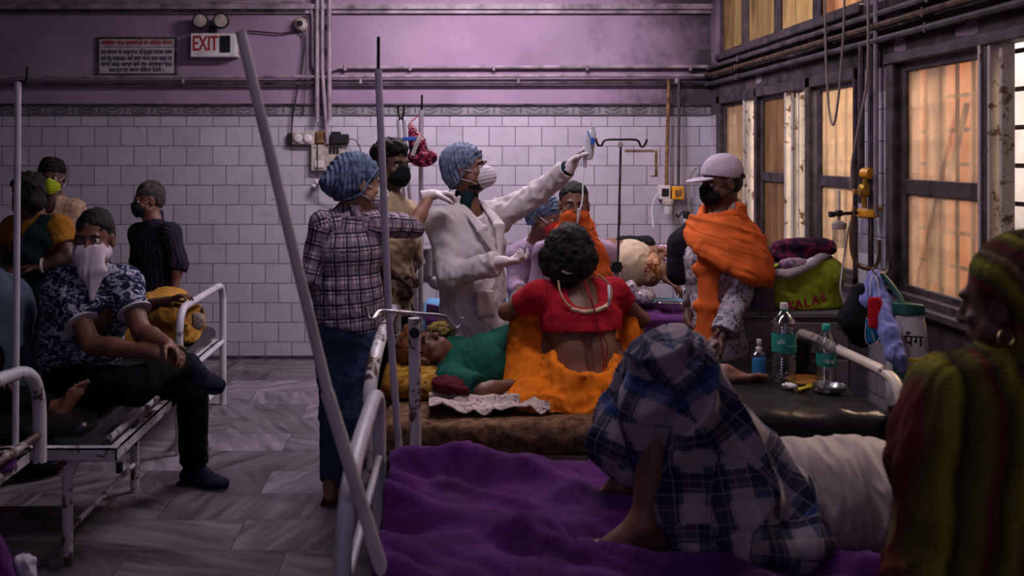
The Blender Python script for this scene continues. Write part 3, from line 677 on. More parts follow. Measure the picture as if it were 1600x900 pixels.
# oxygen outlets
t = thing('oxygen_outlet', 'white boxed gas outlet with a clear bottle below, on the back wall', 'gas outlet', (xb(1037), BW-.03, zb(330)))
MB().span((xb(1027), BW-.08, zb(311)), (xb(1044), BW-.001, zb(289)), bev=.006).build('box', m_white_p, t)
MB().span((xb(1030), BW-.086, zb(306)), (xb(1041), BW-.079, zb(294)), bev=.003).build('port', m_black, t)
MB().lathe((xb(1039), BW-.1, zb(318)), [(.03, .04), (.045, .03), (.045, 0), (.03, -.01)], 16).build('collar', m_grey_p, t, smooth=True)
m_clear = mat('cloudy_plastic', (.60, .55, .55), .25, 0, .6, .05)
MB().lathe((xb(1039), BW-.1, zb(334)), [(.001, 0), (.028, .003), (.034, .02), (.034, .09)], 16).build('bottle', m_clear, t, smooth=True)
t = thing('oxygen_outlet', 'yellow boxed gas outlet right of the white one', 'gas outlet', (xb(1056), BW-.03, zb(311)))
MB().span((xb(1047), BW-.08, zb(311)), (xb(1065), BW-.001, zb(291)), bev=.006).build('box', m_yellow, t)
MB().span((xb(1051), BW-.086, zb(306)), (xb(1061), BW-.079, zb(296)), bev=.003).build('port', m_pipe_rust, t)
cable('oxygen_tube', [(xb(1027), BW-.06, zb(300)), (xb(1018), BW-.08, zb(312)), (xb(1014), BW-.1, zb(330)), (xb(1012), BW-.2, zb(352))], .005, m_clear, 'thin clear tube drooping left from the white gas outlet', 'tube')
cable('wall_cable', [(xb(1085), BW-.04, zb(262)), (xb(1076), BW-.05, zb(275)), (xb(1073), BW-.05, zb(310)), (xb(1078), BW-.06, zb(345))], .008, m_cable, 'tan hose hanging on the tiles left of the capped man')
# rust outline left by a removed box on the tiles
for k, (x0, y0, x1, y1) in enumerate(((976, 234, 1022, 237), (1023, 235, 1027, 275), (1016, 274, 1027, 275.5))):
    o = MB().span((xb(x0), BW-.004, zb(y1)), (xb(x1), BW-.0005, zb(y0))).build('trim_%d' % (12+k), m_pipe_rust); struct(o)
# lamp bodies added for the overhead fill lights, out of view
m_added_lamp, nt, bs = nodes('added_lamp_tube'); bs.inputs['Emission Color'].default_value = (.85, .75, 1, 1); bs.inputs['Emission Strength'].default_value = 2
for (x, y, lab) in ((.35, 5.8, 'added ceiling tube lamp near the back wall, out of view'), (.3, 3.6, 'added ceiling tube lamp above the middle bed, out of view'), (.1, 2.3, 'added ceiling tube lamp above the front beds, out of view')):
    t = thing('added_tube_lamp', lab, 'lamp', (x, y, 3.14))
    MB().box((x, y, 3.175), (1.3, .07, .05), bev=.01).build('housing', m_white_p, t)
    MB().tube([(x-.6, y, 3.14), (x+.6, y, 3.14)], .013, 10, False).build('tube', m_added_lamp, t, smooth=True)
# ================================================================ BEDS
m_burlap = mat('coir_mattress', (.17, .095, .055), .95, 0, .1, .45, 30, .8, 120)
m_rexine = mat('black_rexine', (.014, .013, .015), .3, 0, .5, .3, 9, .35, 14)
m_blue_s = cloth('blue_bed_cover', (.10, .26, .42), .2); m_purple = mat('purple_blanket', (.075, .013, .105), .95, 0, .05, .3, 7, .4, 60, .1)
m_purple_d = cloth('deep_purple_sheet', (.075, .02, .10), .2)
def hoop(x, y0, y1, zt, zb_, r, m, parent, name='end_hoop', lean=0, n=14, rnd=.12, rails=(), label=None):
    b = MB(); pts = [(x, y0, zb_), (x+lean*.5, y0, (zb_+zt)/2), (x+lean, y0, zt-rnd)]
    for k in range(1, 6):
        a = math.pi/2*k/6; pts.append((x+lean, y0+rnd*(1-math.cos(a)), zt-rnd+rnd*math.sin(a)))
    pts += [(x+lean, y0+rnd, zt), (x+lean, y1-rnd, zt)]
    for k in range(1, 6):
        a = math.pi/2*k/6; pts.append((x+lean, y1-rnd+rnd*math.sin(a), zt-rnd*(1-math.cos(a))))
    pts += [(x+lean, y1, zt-rnd), (x+lean*.5, y1, (zb_+zt)/2), (x, y1, zb_)]
    b.tube(pts, r, n, False)
    for z in rails: b.tube([(x+lean*.5, y0, z), (x+lean*.5, y1, z)], r*.7, 10, False)
    return b.build(name, m, parent, label, smooth=True)
def bed(label, X0, X1, Y0, Y1, zr, m, left=None, right=None, inset=.2, rail=.045, group=None, mid_slats=True):
    t = thing('hospital_bed', label, 'bed', ((X0+X1)/2, (Y0+Y1)/2, 0), group)
    for y in (Y0, Y1):
        s = 1 if y == Y0 else -1
        MB().span((X0, y, zr-rail), (X1, y+s*.006, zr)).span((X0, y, zr-.006), (X1, y+s*.04, zr)).build('side_rail', m, t)
    for x in (X0, X1):
        s = 1 if x == X0 else -1
        MB().span((x, Y0, zr-rail), (x+s*.006, Y1, zr-.001)).span((x, Y0, zr-.007), (x+s*.035, Y1, zr-.001)).build('end_rail', m, t)
        xl = x+s*inset
        for y in (Y0+.03, Y1-.03):
            l = MB().tube([(xl, y, 0), (xl, y, zr-rail-.02)], .02, 12, False).build('leg', m, t, smooth=True)
            MB().add([(xl-.05, y-.02, zr-rail), (xl+.05, y-.02, zr-rail), (xl+.05, y+.02, zr-rail), (xl-.05, y+.02, zr-rail), (xl-.022, y-.018, zr-rail-.07), (xl+.022, y-.018, zr-rail-.07), (xl+.022, y+.018, zr-rail-.07), (xl-.022, y+.018, zr-rail-.07)],
                     [(0, 3, 2, 1), (4, 5, 6, 7), (0, 1, 5, 4), (1, 2, 6, 5), (2, 3, 7, 6), (3, 0, 4, 7)]).build('gusset', m, l)
        MB().tube([(xl, Y0+.03, .13), (xl, Y1-.03, .13)], .011, 8, False).build('cross_brace', m, t, smooth=True)
        MB().tube([(x-s*.012, Y0-.004, zr-.05), (x-s*.012, Y0-.004, zr-.09)], .014, 8, False).build('corner_bolt', m_black_m, t)
    b = MB()
    for k in range(9):
        x = X0+(k+.5)*(X1-X0)/9; b.span((x-.02, Y0+.01, zr-.012), (x+.02, Y1-.01, zr-.008))
    b.build('slats', m_frame, t)
    if left: hoop(X0-.02, Y0, Y1, left, zr-.06, .02, m, t, **({}))
    if right: hoop(X1+.02, Y0, Y1, right, zr-.06, .019, m, t)
    return t
def mattress(name, label, X0, X1, Y0, Y1, z0, h, m, cat='mattress', seed=3, vox=.014, amp=.012, rd=.04, sag=0):
    s = SDF(vox, .02).box(((X0+X1)/2, (Y0+Y1)/2, z0+h/2), ((X1-X0)/2, (Y1-Y0)/2, h/2), rd=min(rd, h/2-.002))
    def dsp(P, Nn):
        up = np.clip(Nn[:, 2], 0, 1)
        return amp*(noise(P, (5, 7, 12), seed)+.5*ridge(P, (11, 13, 20), seed+1)+.8*ridge(P+noise(P, 4, 2)[:, None]*.02, (2.5, 2.5, 26), seed+2)*(1-np.abs(Nn[:, 2])))*(np.abs(Nn[:, 2]) < 1.1)*np.where(Nn[:, 2] < -.5, 0, 1)-up*sag
    o = s.mesh(name, m, disp=dsp); return tag(o, label, cat)
# centre bed
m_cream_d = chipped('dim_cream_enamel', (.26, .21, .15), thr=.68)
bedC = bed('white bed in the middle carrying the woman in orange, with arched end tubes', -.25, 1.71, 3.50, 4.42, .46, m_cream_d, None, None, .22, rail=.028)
MB().tube([(-.275, 3.44, .40), (-.272, 3.42, .62), (-.262, 3.50, .76), (-.25, 3.72, .83), (-.235, 4.1, .86), (-.225, 4.36, .86), (-.22, 4.46, .80), (-.22, 4.47, .40)], .026, 14).build('end_hoop', m_white_worn, bedC, smooth=True)
MB().tube([(1.735, 3.50, .40), (1.738, 3.50, .62), (1.735, 3.53, .70), (1.73, 3.62, .735), (1.71, 3.9, .745), (1.70, 4.3, .745), (1.70, 4.40, .70), (1.70, 4.42, .40)], .022, 14).build('end_hoop', m_cream, bedC, smooth=True)
mattress('coir_mattress', 'frayed brown coir mattress on the centre bed', -.22, 1.71, 3.48, 4.41, .452, .125, m_burlap, amp=.012, vox=.009)
for k, (x0, y, z, l, sg) in enumerate(((.05, 3.475, .56, .5, 1), (.5, 3.47, .52, .6, -1), (1.2, 3.47, .55, .4, 1))):
    pass
# black rexine pad on the right part of the centre bed
s = SDF(.012, .03).box((1.30, 3.93, .594), (.40, .44, .022), rd=.018).box((1.37, 3.49, .545), (.30, .03, .055), rd=.02, k=.05)
o = s.mesh('rexine_pad', m_rexine, disp=lambda P, n: .012*ridge(P, (7, 9, 9), 5)+.006*noise(P, 16, 7)-.006); tag(o, 'black shiny rexine sheet over the right half of the centre bed', 'bed pad')
# foreground bed
bedF = bed('nearest white bed, under the purple blanket and the lying man', -.19, 1.76, 2.10, 2.98, .44, m_white, None, None, .3)
MB().tube([(-.225, 2.12, .38), (-.228, 2.12, .62), (-.222, 2.17, .76), (-.215, 2.30, .83), (-.208, 2.6, .85), (-.205, 2.86, .84), (-.20, 2.96, .78), (-.20, 2.98, .60), (-.20, 2.98, .38)], .022, 14).tube([(-.215, 2.14, .62), (-.20, 2.96, .62)], .011, 8, False).build('end_hoop', m_white, bedF, smooth=True)
hoop(1.78, 2.12, 2.98, .85, .38, .02, m_white, bedF)
mattress('coir_mattress', 'mattress under the purple blanket on the nearest bed', -.17, 1.72, 2.12, 2.96, .442, .10, m_burlap, seed=11)
# left beds
bed1 = bed('white bed at the left whose black top the boy in the printed shirt sits on', -3.2, -1.245, 3.555, 4.40, .46, m_white_worn, None, None, .2)
mattress('rexine_mattress', 'black rexine mattress on the left bed with white corner rails', -3.18, -1.40, 3.66, 4.38, .46, .07, m_rexine, seed=21, amp=.006)
MB().tube([(-1.30, 3.63, .475), (-1.30, 4.38, .475)], .014, 8, False).build('inner_tube', m_white_worn, bed1, smooth=True)
bed2 = bed('bed with a tall white hoop behind the boy in the printed shirt', -3.3, -1.40, 4.92, 5.85, .42, m_white, None, None, .25)
hoop(-1.385, 4.90, 5.88, .765, .0, .021, m_white, bed2, rails=(.13, .40))
mattress('mattress', 'mattress under the yellow blanket on the far left bed', -3.28, -1.42, 4.94, 5.83, .422, .08, m_rexine, seed=22)
bed0 = bed('front left bed, mostly out of frame, with a rust-stained hoop', -3.4, -1.44, 2.42, 3.25, .555, m_white_worn, None, None, .32)
MB().tube([(-1.40, 2.40, .50), (-1.405, 2.40, .76), (-1.41, 2.50, .84), (-1.42, 2.8, .86), (-1.42, 3.05, .86), (-1.42, 3.20, .825), (-1.42, 3.27, .73), (-1.42, 3.28, .56), (-1.42, 3.28, .50)], .023, 14).build('end_hoop', m_white_worn, bed0, smooth=True)
MB().tube([(-1.42, 2.42, .60), (-1.42, 3.27, .60)], .014, 10, False).build('end_bar', chipped('rust_eaten_enamel', (.45, .38, .38), thr=.48), bed0, smooth=True)
# far bed behind the doctor
bedD = bed('far bed behind the doctor, spread with blue and purple', -.14, 1.80, 5.20, 6.15, .44, m_white_worn, .95, .86, .2, group=None)
mattress('mattress', 'blue covered mattress of the far bed behind the doctor', -.11, 1.74, 5.22, 6.13, .442, .20, m_blue_s, seed=31, amp=.012)
def drape(name, label, cat, m, X0, X1, Y0, Y1, zt, front=0, back=0, lft=0, rgt=0, fold=None, n=(90, 60), th=.006):
    """a sheet lying on a bed top whose borders hang over the edges"""
    LX = lft+(X1-X0)+rgt; LY = front+(Y1-Y0)+back
    def fn(u, v):
        a = u*LX-lft; c = v*LY-front; x, y, z = X0+a, Y0+c, zt
        if a < 0: x = X0-.015*min(1, -a/.03); z -= -a
        if a > X1-X0: x = X1+.015; z -= a-(X1-X0)
        if c < 0: y = Y0-.015; z -= -c
        if c > Y1-Y0: y = Y1+.015; z -= c-(Y1-Y0)
        return [x, y, z, a, c]
    nu, nv = n; G = [fn(i/nu, j/nv) for i in range(nu+1) for j in range(nv+1)]; A = np.array(G)
    V = A[:, :3].copy(); f = fold(A[:, 3], A[:, 4]) if fold else .01*noise(V, 8, 2)
    onto = (A[:, 3] >= 0) & (A[:, 3] <= X1-X0) & (A[:, 4] >= 0) & (A[:, 4] <= Y1-Y0)
    V[onto, 2] += np.maximum(f[onto], -.002)+.008
    h = ~onto; V[h & (A[:, 4] < 0), 1] -= np.abs(f[h & (A[:, 4] < 0)])*.8; V[h & (A[:, 4] > Y1-Y0), 1] += np.abs(f[h & (A[:, 4] > Y1-Y0)])
    V[h & (A[:, 3] < 0), 0] -= np.abs(f[h & (A[:, 3] < 0)])*.8; V[h & (A[:, 3] > X1-X0), 0] += np.abs(f[h & (A[:, 3] > X1-X0)])
    I = np.arange((nu+1)*(nv+1)).reshape(nu+1, nv+1)
    Q = np.stack([I[:-1, :-1], I[1:, :-1], I[1:, 1:], I[:-1, 1:]], -1).reshape(-1, 4)
    o = link(name, mk_mesh(name, V, Q), m); tag(o, label, cat); solidify(o, th, 1); return o
def P3(a, c, z=0): return np.stack([a, c, np.full_like(a, z)], 1)
drape('bed_sheet', 'deep purple sheet hanging over the front of the far bed', 'sheet', m_purple_d, -.09, 1.72, 5.24, 5.62, .655, .26, 0, fold=lambda a, c: .012*noise(P3(a, c), (11, 5, 1), 4)+.01)
def bigfold(a, c):
    p = P3(a, c); w = noise(p, 2.2, 5)*.16
    d = (a*.62+c*.9)+w; e = (a*.25-c*.95)+w*.7
    f1 = np.maximum(0, 1-np.abs(((d*3.1) % 1)-.5)*3.0)**1.2; f2 = np.maximum(0, 1-np.abs(((e*4.3+.3) % 1)-.5)*3.2)
    r1 = P3(a*.5+c*.87, (a*.87-c*.5)*.22)+noise(p, 4, 2)[:, None]*.05; f3 = np.sign(ridge(r1, (9, 9, 1), 3))*np.abs(ridge(r1, (9, 9, 1), 3))**1.4; r2 = P3(a*.8+c*.6, (a*.6-c*.8)*.2)+noise(p, 6, 4)[:, None]*.03; f4 = ridge(r2, (26, 26, 1), 9)*(noise(p, 3, 12) > -.1)
    return .080*f1*(.55+.45*noise(p, 3, 8))+.045*f2*(.5+.5*noise(p, 4, 6))+.026*f3+.009*f4+.018
drape('blanket', 'crumpled purple blanket spread over the nearest bed', 'blanket', m_purple, -.16, 1.70, 2.14, 2.95, .55, .34, .12, 0, 0, fold=bigfold, n=(190, 120), th=.01)
# rumpled purple cloth and a hung white garment at the far left bottom
s = SDF(.01, .04); s.cone((-1.50, 2.95, .52), (-1.43, 3.02, .16), .03, .07); s.cone((-1.55, 2.75, .55), (-1.50, 2.86, .10), .04, .08); s.cone((-1.58, 2.6, .6), (-1.45, 3.1, .55), .04, .03); s.cone((-1.6, 3.0, .5), (-1.62, 3.0, .1), .05, .10)
o = s.mesh('hanging_blanket', m_purple, disp=folds(.016, (12, 12, 3), 4)); tag(o, 'purple cloth hanging off the front left bed at the frame edge', 'blanket')
s = SDF(.006, .015); s.box((-1.375, 3.06, .19), (.035, .03, .075), rd=.02).box((-1.36, 3.05, .12), (.045, .03, .03), rd=.02)
o = s.mesh('folded_cloth', cloth('white_cotton', (.45, .42, .50), .1), disp=folds(.008, (40, 10, 6), 3)); tag(o, 'small white pleated cloth hanging below the purple cloth', 'cloth')
# ---- IV poles
def pole(label, pts, r, m, hook=None, name='drip_pole', group=None, collar=None):
    t = thing(name, label, 'drip stand', tuple(min(pts, key=lambda p: p[2])), group)
    MB().tube(pts, r, 12, False).build('pole', m, t, smooth=True)
    if hook:
        tp = np.array(max(pts, key=lambda p: p[2])); h = np.array(hook)
        MB().tube([tp-(0, 0, .02), tp+h*.25+(0, 0, .002), tp+h*.8+(0, 0, .0), tp+h+(0, 0, .02), tp+h*1.02+(0, 0, .06)], .0055, 8).build('hook', m_black_m, t, smooth=True)
    if collar:
        for c in collar: MB().tube([c[0], c[1]], c[2], 12, False).build('socket', c[3] if len(c) > 3 else m, t, smooth=True)
    return t
m_pole = mat('white_pole_enamel', (.55, .50, .56), .4, 0, .4, .12, 6); m_pole_c = mat('cream_pole_enamel', (.62, .54, .50), .4, 0, .4, .12, 6)
def pp(x, y, Y): return tuple(px(x, y, Y))
pole('white drip pole standing at the far left, hook curled at its top', [pp(28, 128, 3.6), pp(24, 700, 3.6)], .0125, m_pole, (.035, 0, .0))
pole('tall drip pole leaning diagonally across the front of the picture', [pp(376, 50, 2.25), pp(515, 625, 2.2), pp(601, 905, 2.15), pp(655, 1080, 2.13)], .0135, m_pole_c, None, collar=[((pp(511, 612, 2.2)), pp(601, 905, 2.15), .0165)])
pole('slender drip pole rising just right of the woman in a hairnet', [pp(591, 108, 3.15), pp(607, 480, 3.15), pp(630, 790, 3.15)], .0125, m_pole, (.0, .01, .05))
t = thing('drip_stand', 'thick chipped white post with a horizontal double hook rod', 'drip stand', tuple(px(650, 800, 3.2)*[1, 1, 0]+[0, 0, .02]))
MB().tube([pp(647, 497, 3.2), (px(652, 800, 3.2)[0], 3.2, .03)], .021, 14, False).build('post', m_white_worn, t, smooth=True)
MB().tube([pp(571, 480, 3.05), pp(576, 498, 3.05), pp(584, 497, 3.05), pp(591, 488, 3.08), pp(604, 486, 3.1), pp(650, 490, 3.17), pp(692, 494, 3.2), pp(702, 502, 3.2), pp(712, 512, 3.2), pp(720, 506, 3.2), pp(722, 496, 3.2)], .0065, 8).build('hook_rod', m_steel, t, smooth=True)
MB().lathe(pp(648, 519, 3.175), [(.018, 0), (.018, -.02), (.001, -.022)], 14, (0, 1, 0)).build('knob', m_black, t, smooth=True)
MB().lathe((px(652, 800, 3.2)[0], 3.2, 0), [(.11, 0), (.11, .02), (.04, .035), (.022, .05)], 20).build('foot', m_white_worn, t, smooth=True)
pole('straight white drip pole between the two staff in hairnets', [pp(658, 172, 4.9), (px(657, 0, 4.9)[0], 4.9, .02)], .0125, m_pole, (.004, .0, .02))
pole('thin pole behind the man in the black face mask, tilted right', [pp(631, 188, 5.05), pp(650, 430, 5.05), (px(657, 0, 5.05)[0], 5.05, .02)], .010, m_pole, (-.03, 0, .02))
pole('shorter thin pole beside the net bag', [pp(622, 188, 4.98), pp(640, 420, 4.98), (px(648, 0, 4.98)[0], 4.98, .02)], .009, m_pole, (.03, 0, .02))
t = thing('drip_stand', 'slim dark drip stand with a double hook beside the raised hand', 'drip stand', (px(965, 0, 4.55)[0], 4.55, 0))
X = 965
MB().tube([pp(970, 228, 4.55), pp(965, 430, 4.55), (px(963, 0, 4.55)[0], 4.55, .03)], .006, 8, False).build('rod', m_pipe_d, t, smooth=True)
MB().tube([pp(931, 216, 4.55), pp(934, 226, 4.55), pp(940, 227, 4.55), pp(946, 219, 4.55), pp(970, 218, 4.55), pp(995, 219, 4.55), pp(1001, 228, 4.55), pp(1006, 228, 4.55), pp(1011, 218, 4.55)], .0055, 8).build('double_hook', m_black_m, t, smooth=True)
MB().lathe(pp(969.5, 230, 4.55), [(.011, 0), (.014, .012), (.011, .024)], 12).build('hook_boss', m_grey_p, t, smooth=True)
b = MB(); c = px(963, 417, 4.53)
for k in range(8):
    a = math.pi*k/4; b.box((c[0]+.022*math.cos(a), c[1], c[2]+.022*math.sin(a)), (.018, .02, .018), bev=.004)
b.lathe((c[0], c[1]+.01, c[2]), [(.024, 0), (.024, -.02), (.001, -.022)], 16, (0, 1, 0)).build('star_knob', m_black, t, smooth=True)
MB().tube([pp(963, 425, 4.55), (px(963, 0, 4.55)[0], 4.55, .03)], .013, 10, False).build('lower_tube', m_pole, t, smooth=True)
MB().lathe((px(963, 0, 4.55)[0], 4.55, 0), [(.13, 0), (.13, .015), (.03, .03), (.014, .05)], 20).build('foot', m_black_m, t, smooth=True)
t = thing('drip_stand', 'small hooked stand against the tiles behind the capped man', 'drip stand', (px(1072, 0, 6.0)[0], 6.0, 0))
MB().tube([pp(1072, 340, 6.7), (px(1072, 0, 6.7)[0], 6.7, .02)], .016, 10, False).build('pole', m_pole, t, smooth=True)
MB().tube([pp(1057, 334, 6.7), pp(1060, 339, 6.7), pp(1066, 332, 6.7), pp(1078, 332, 6.7)], .008, 8).lathe(pp(1072, 341, 6.7), [(.02, 0), (.026, .02), (.02, .045)], 12).build('hook', m_black_m, t, smooth=True)
# ================================================================ PEOPLE: one continuous body, clothes and hair as its children
SK = {k: skin(k, c) for k, c in dict(brown_skin=(.17, .075, .045), dark_brown_skin=(.085, .036, .024), tan_skin=(.30, .15, .10)).items()}
m_hair = mat('black_hair', (.008, .006, .007), .6, 0, .25, .5, 40, .7, 90, aniso=(3, 3, 1)); m_hair_g = mat('greying_hair', (.06, .05, .05), .7, 0, .2, .5, 40, .7, 90)
m_eyew = mat('eye_white', (.45, .40, .38), .25, 0, .5, .05); m_iris = mat('dark_iris', (.01, .006, .004), .2, 0, .6, .05)
m_glove = mat('latex_glove', (.62, .54, .56), .45, 0, .4, .08, 10, .35, 50); m_nail = mat('toe_nail', (.42, .33, .30), .4, 0, .4, .1)
m_mask = mat('white_face_mask', (.60, .56, .60), .75, 0, .2, .06, 12, .25, 30); m_strap = mat('white_elastic', (.60, .56, .58), .7)
def frame(f, u=(0, 0, 1)):
    f = nrm(f); r = nrm(np.cross(f, np.asarray(u, float))); u2 = np.cross(r, f); return r, f, u2
class Head:
    """local axes: r = person's left-to-right as seen from behind, f = facing, u = crown"""
    def __init__(s, c, f, u=(0, 0, 1), k=1.0): s.c = np.asarray(c, float); s.r, s.f, s.u = frame(f, u); s.k = k; s.M = [s.r, s.f, s.u]
    def p(s, x, y, z): return s.c+s.k*(s.r*x+s.f*y+s.u*z)
    def e(s, S, c, r, **kw): S.ell(s.p(*c), np.array(r)*s.k, s.M, **kw)
    def cn(s, S, a, b, ra, rb, **kw): S.cone(s.p(*a), s.p(*b), ra*s.k, rb*s.k, **kw)
def add_head(S, H, neck, nr=.052):
    H.e(S, (0, -.015, .035), (.074, .093, .082)); H.e(S, (0, .018, -.035), (.060, .072, .083), k=.03); H.e(S, (0, .036, -.085), (.040, .042, .032), k=.03)
    H.cn(S, (-.055, .03, -.055), (.055, .03, -.055), .02, .02, k=.03)
    H.cn(S, (-.032, .080, .018), (.032, .080, .018), .011, .011, k=.015)
    for sx in (-1, 1):
        H.e(S, (sx*.030, .096, -.002), (.017, .014, .011), k=.01, sub=True); H.e(S, (sx*.044, .060, -.028), (.018, .018, .014), k=.015)
        H.e(S, (sx*.078, -.006, -.012), (.011, .020, .032), k=.006); H.e(S, (sx*.088, .0, -.010), (.006, .010, .018), k=.004, sub=True)
        H.e(S, (sx*.011, .098, -.036), (.009, .010, .008), k=.006)
    H.cn(S, (0, .088, .006), (0, .106, -.030), .008, .012, k=.012)
    H.cn(S, (-.018, .086, -.062), (.018, .086, -.062), .007, .007, k=.006); H.cn(S, (-.014, .084, -.073), (.014, .084, -.073), .008, .008, k=.006)
    if neck is not None: S.cone(H.p(0, -.022, -.075), neck, nr*H.k, nr*1.12*H.k, k=.03)
def eyes(H, root):
    for sx in (-1, 1):
        e = MB().lathe(H.p(sx*.030, .073, -.001), [(.001*H.k, -.0125*H.k)]+[(.0128*H.k*math.cos(a), .0128*H.k*math.sin(a)) for a in np.linspace(-1.4, 1.4, 9)]+[(.0005, .013*H.k)], 14, H.f).build('eye', m_eyew, root, smooth=True)
        MB().lathe(H.p(sx*.030, .0735, -.001), [(.0065*H.k, .0112*H.k), (.0045*H.k, .0126*H.k), (.0005, .0134*H.k)], 12, H.f, cap=False).build('iris', m_iris, e, smooth=True)
def brows(H, root):
    for sx in (-1, 1): SDF(.003, .003).chain([H.p(sx*.012, .092, .016), H.p(sx*.032, .092, .022), H.p(sx*.050, .074, .014)], [.0035*H.k, .005*H.k, .003*H.k]).mesh('eyebrow', m_hair, root)
def add_hand(S, w, d, n, side, curl=.5, sc=1.0, g=0.0, thumb=.5, spread=.0):
    d = nrm(d); n = nrm(n-d*np.dot(n, d)); side = nrm(side-d*np.dot(side, d)-n*np.dot(side, n))
    S.ec(w, w+d*.078*sc, (.026*sc+g, .018*sc+g), (.038*sc+g, .0125*sc+g), side, k=.012)
    cl = curl if hasattr(curl, '__len__') else (curl,)*4
    for i, (Lf, x) in enumerate(((.070, .029), (.077, .010), (.072, -.010), (.056, -.028))):
        p = w+d*(.080-.006*abs(i-1))*sc+side*x*sc; a = 0; dd = nrm(d+side*spread*x*20)
        for j, (fr, rj) in enumerate(((.45, .0088), (.31, .0078), (.24, .0070))):
            a += cl[i]*(.7, 1.1, .8)[j]; v = dd*math.cos(a)+n*math.sin(a); q = p+v*Lf*fr*sc
            S.cone(p, q, rj*sc+g, (rj-.0008)*sc+g, k=.005); p = q
    p = w+d*.022*sc+side*.022*sc
    for (vd, vs_, vn, l, rj) in ((.55, .75, .35, .045, .0125), (.85, .30, .3+thumb*.5, .032, .0098), (.85, .05, .3+thumb*.8, .026, .0085)):
        q = p+nrm(d*vd+side*vs_+n*vn)*l*sc; S.cone(p, q, rj*sc+g, (rj-.001)*sc+g, k=.008); p = q
def add_foot(S, a, f, u=(0, 0, 1), sc=1.0, toes=True, side=1, g=0.0):
    """a ankle centre; f toe direction; u up from the sole; side=+1 big toe on the r side"""
    f = nrm(f); u = nrm(np.asarray(u, float)-f*np.dot(u, f)); r = np.cross(f, u)*side
    S.cone(a-u*.012*sc, a-f*.035*sc-u*.045*sc, .036*sc+g, .030*sc+g, k=.02)
    S.cone(a+f*.01*sc-u*.01*sc, a+f*.09*sc-u*.048*sc, .034*sc+g, .024*sc+g, k=.025)
    S.ec(a-f*.02*sc-u*.055*sc, a+f*.105*sc-u*.060*sc, (.028*sc+g, .020*sc+g), (.044*sc+g, .016*sc+g), r, k=.02)
    out = []
    if toes:
        for i in range(5):
            L_ = (.062, .055, .050, .044, .036)[i]*sc; x = (.034, .014, -.003, -.019, -.034)[i]*sc; rd = (.0135, .0098, .009, .0085, .008)[i]*sc
            p = a+f*(.105-.004*i*i*.5)*sc-u*.060*sc+r*x; m = p+f*L_*.55+u*.006*sc; q = p+f*L_-u*.006*sc
            S.cone(p, m, rd*.95, rd*.9, k=.008); S.cone(m, q, rd*.9, rd, k=.006); out.append((q, rd))
    return out, f, u
def limb(S, p, r, k=.02): S.chain([np.asarray(x, float) for x in p], r, k)
def J(*a): return px(*a)
def fig_body(J_, skinm, root, H, vox=.0068, hands=(), feet=(), k=1.0, slim=1.0, nr=.052, extra=None, right=None, name='body'):
    """J_: pelvis, waist, chest, neck, shoulders sl/sr, elbows el/er, wrists wl/wr, hips, knees, ankles"""
    S = SDF(vox, .025); g = J_; rt = right if right is not None else nrm(np.asarray(g['sr'])-np.asarray(g['sl']))
    S.ec(g['pelvis'], g['waist'], (.145*slim, .10), (.125*slim, .088), rt, k=.04); S.ec(g['waist'], g['chest'], (.125*slim, .088), (.150*slim, .10), rt, k=.04)
    up = np.asarray(g['chest'])+(np.asarray(g['neck'])-np.asarray(g['chest']))*.62
    S.ec(g['chest'], up, (.150*slim, .10), (.10*slim, .065), rt, k=.04)
    add_head(S, H, np.asarray(g['neck'])+0, nr)
    S.cone(g['neck'], up, .055, .07, k=.04)
    for s_ in 'lr':
        if 's'+s_ in g and 'e'+s_ in g:
            S.cone(np.asarray(g['neck'])-(0, 0, .03), g['s'+s_], .045, .050, k=.04); limb(S, [g['s'+s_], g['e'+s_]], [.050*k, .037*k]); limb(S, [g['e'+s_], np.asarray(g['e'+s_])*.65+np.asarray(g['w'+s_])*.35, g['w'+s_]], [.037*k, .038*k, .025*k])
        if 'h'+s_ in g and 'k'+s_ in g:
            limb(S, [g['h'+s_], g['k'+s_]], [.085*k, .056*k], .04); kn = np.asarray(g['k'+s_]); an = np.asarray(g['a'+s_]); limb(S, [kn, kn*.68+an*.32, an], [.054*k, .054*k, .034*k], .03)
    for h in hands: add_hand(S, **h)
    nails = []
    for f in feet:
        t_, ff, uu = add_foot(S, **f); nails.append((t_, ff, uu))
    if extra: extra(S)
    b = S.mesh(name, skinm, root)
    for (t_, ff, uu) in nails:
        for (q, rd) in t_:
            SDF(.0025, .001).ell(q+uu*rd*.72+ff*rd*.25, (rd*.62, rd*.75, rd*.28), [np.cross(ff, uu), ff, uu]).mesh('toe_nail', m_nail, b)
    return b
def hair_cap(H, root, m=None, style='short', name='hair', amp=.004):
    S = SDF(.006, .01); H.e(S, (0, -.022, .046), (.080, .096, .084)); H.e(S, (0, -.050, -.010), (.070, .060, .065), k=.03)
    if style == 'thick': H.e(S, (0, .0, .075), (.080, .085, .062), k=.02); H.e(S, (.01, .055, .085), (.045, .035, .03), k=.02)
    # open the face and the nape
    H.e(S, (0, .105, -.030), (.078, .085, .088), k=.006, sub=True); H.e(S, (0, .02, -.13), (.12, .13, .075), k=.01, sub=True)
    for sx in (-1, 1): H.e(S, (sx*.09, .0, -.03), (.03, .024, .035), k=.004, sub=True)
    a2 = amp if style != 'thick' else .009
    return S.mesh(name, m or m_hair, root, disp=lambda P, n: a2*noise(P, 60, 3)+a2*.8*noise(P, 25, 5))
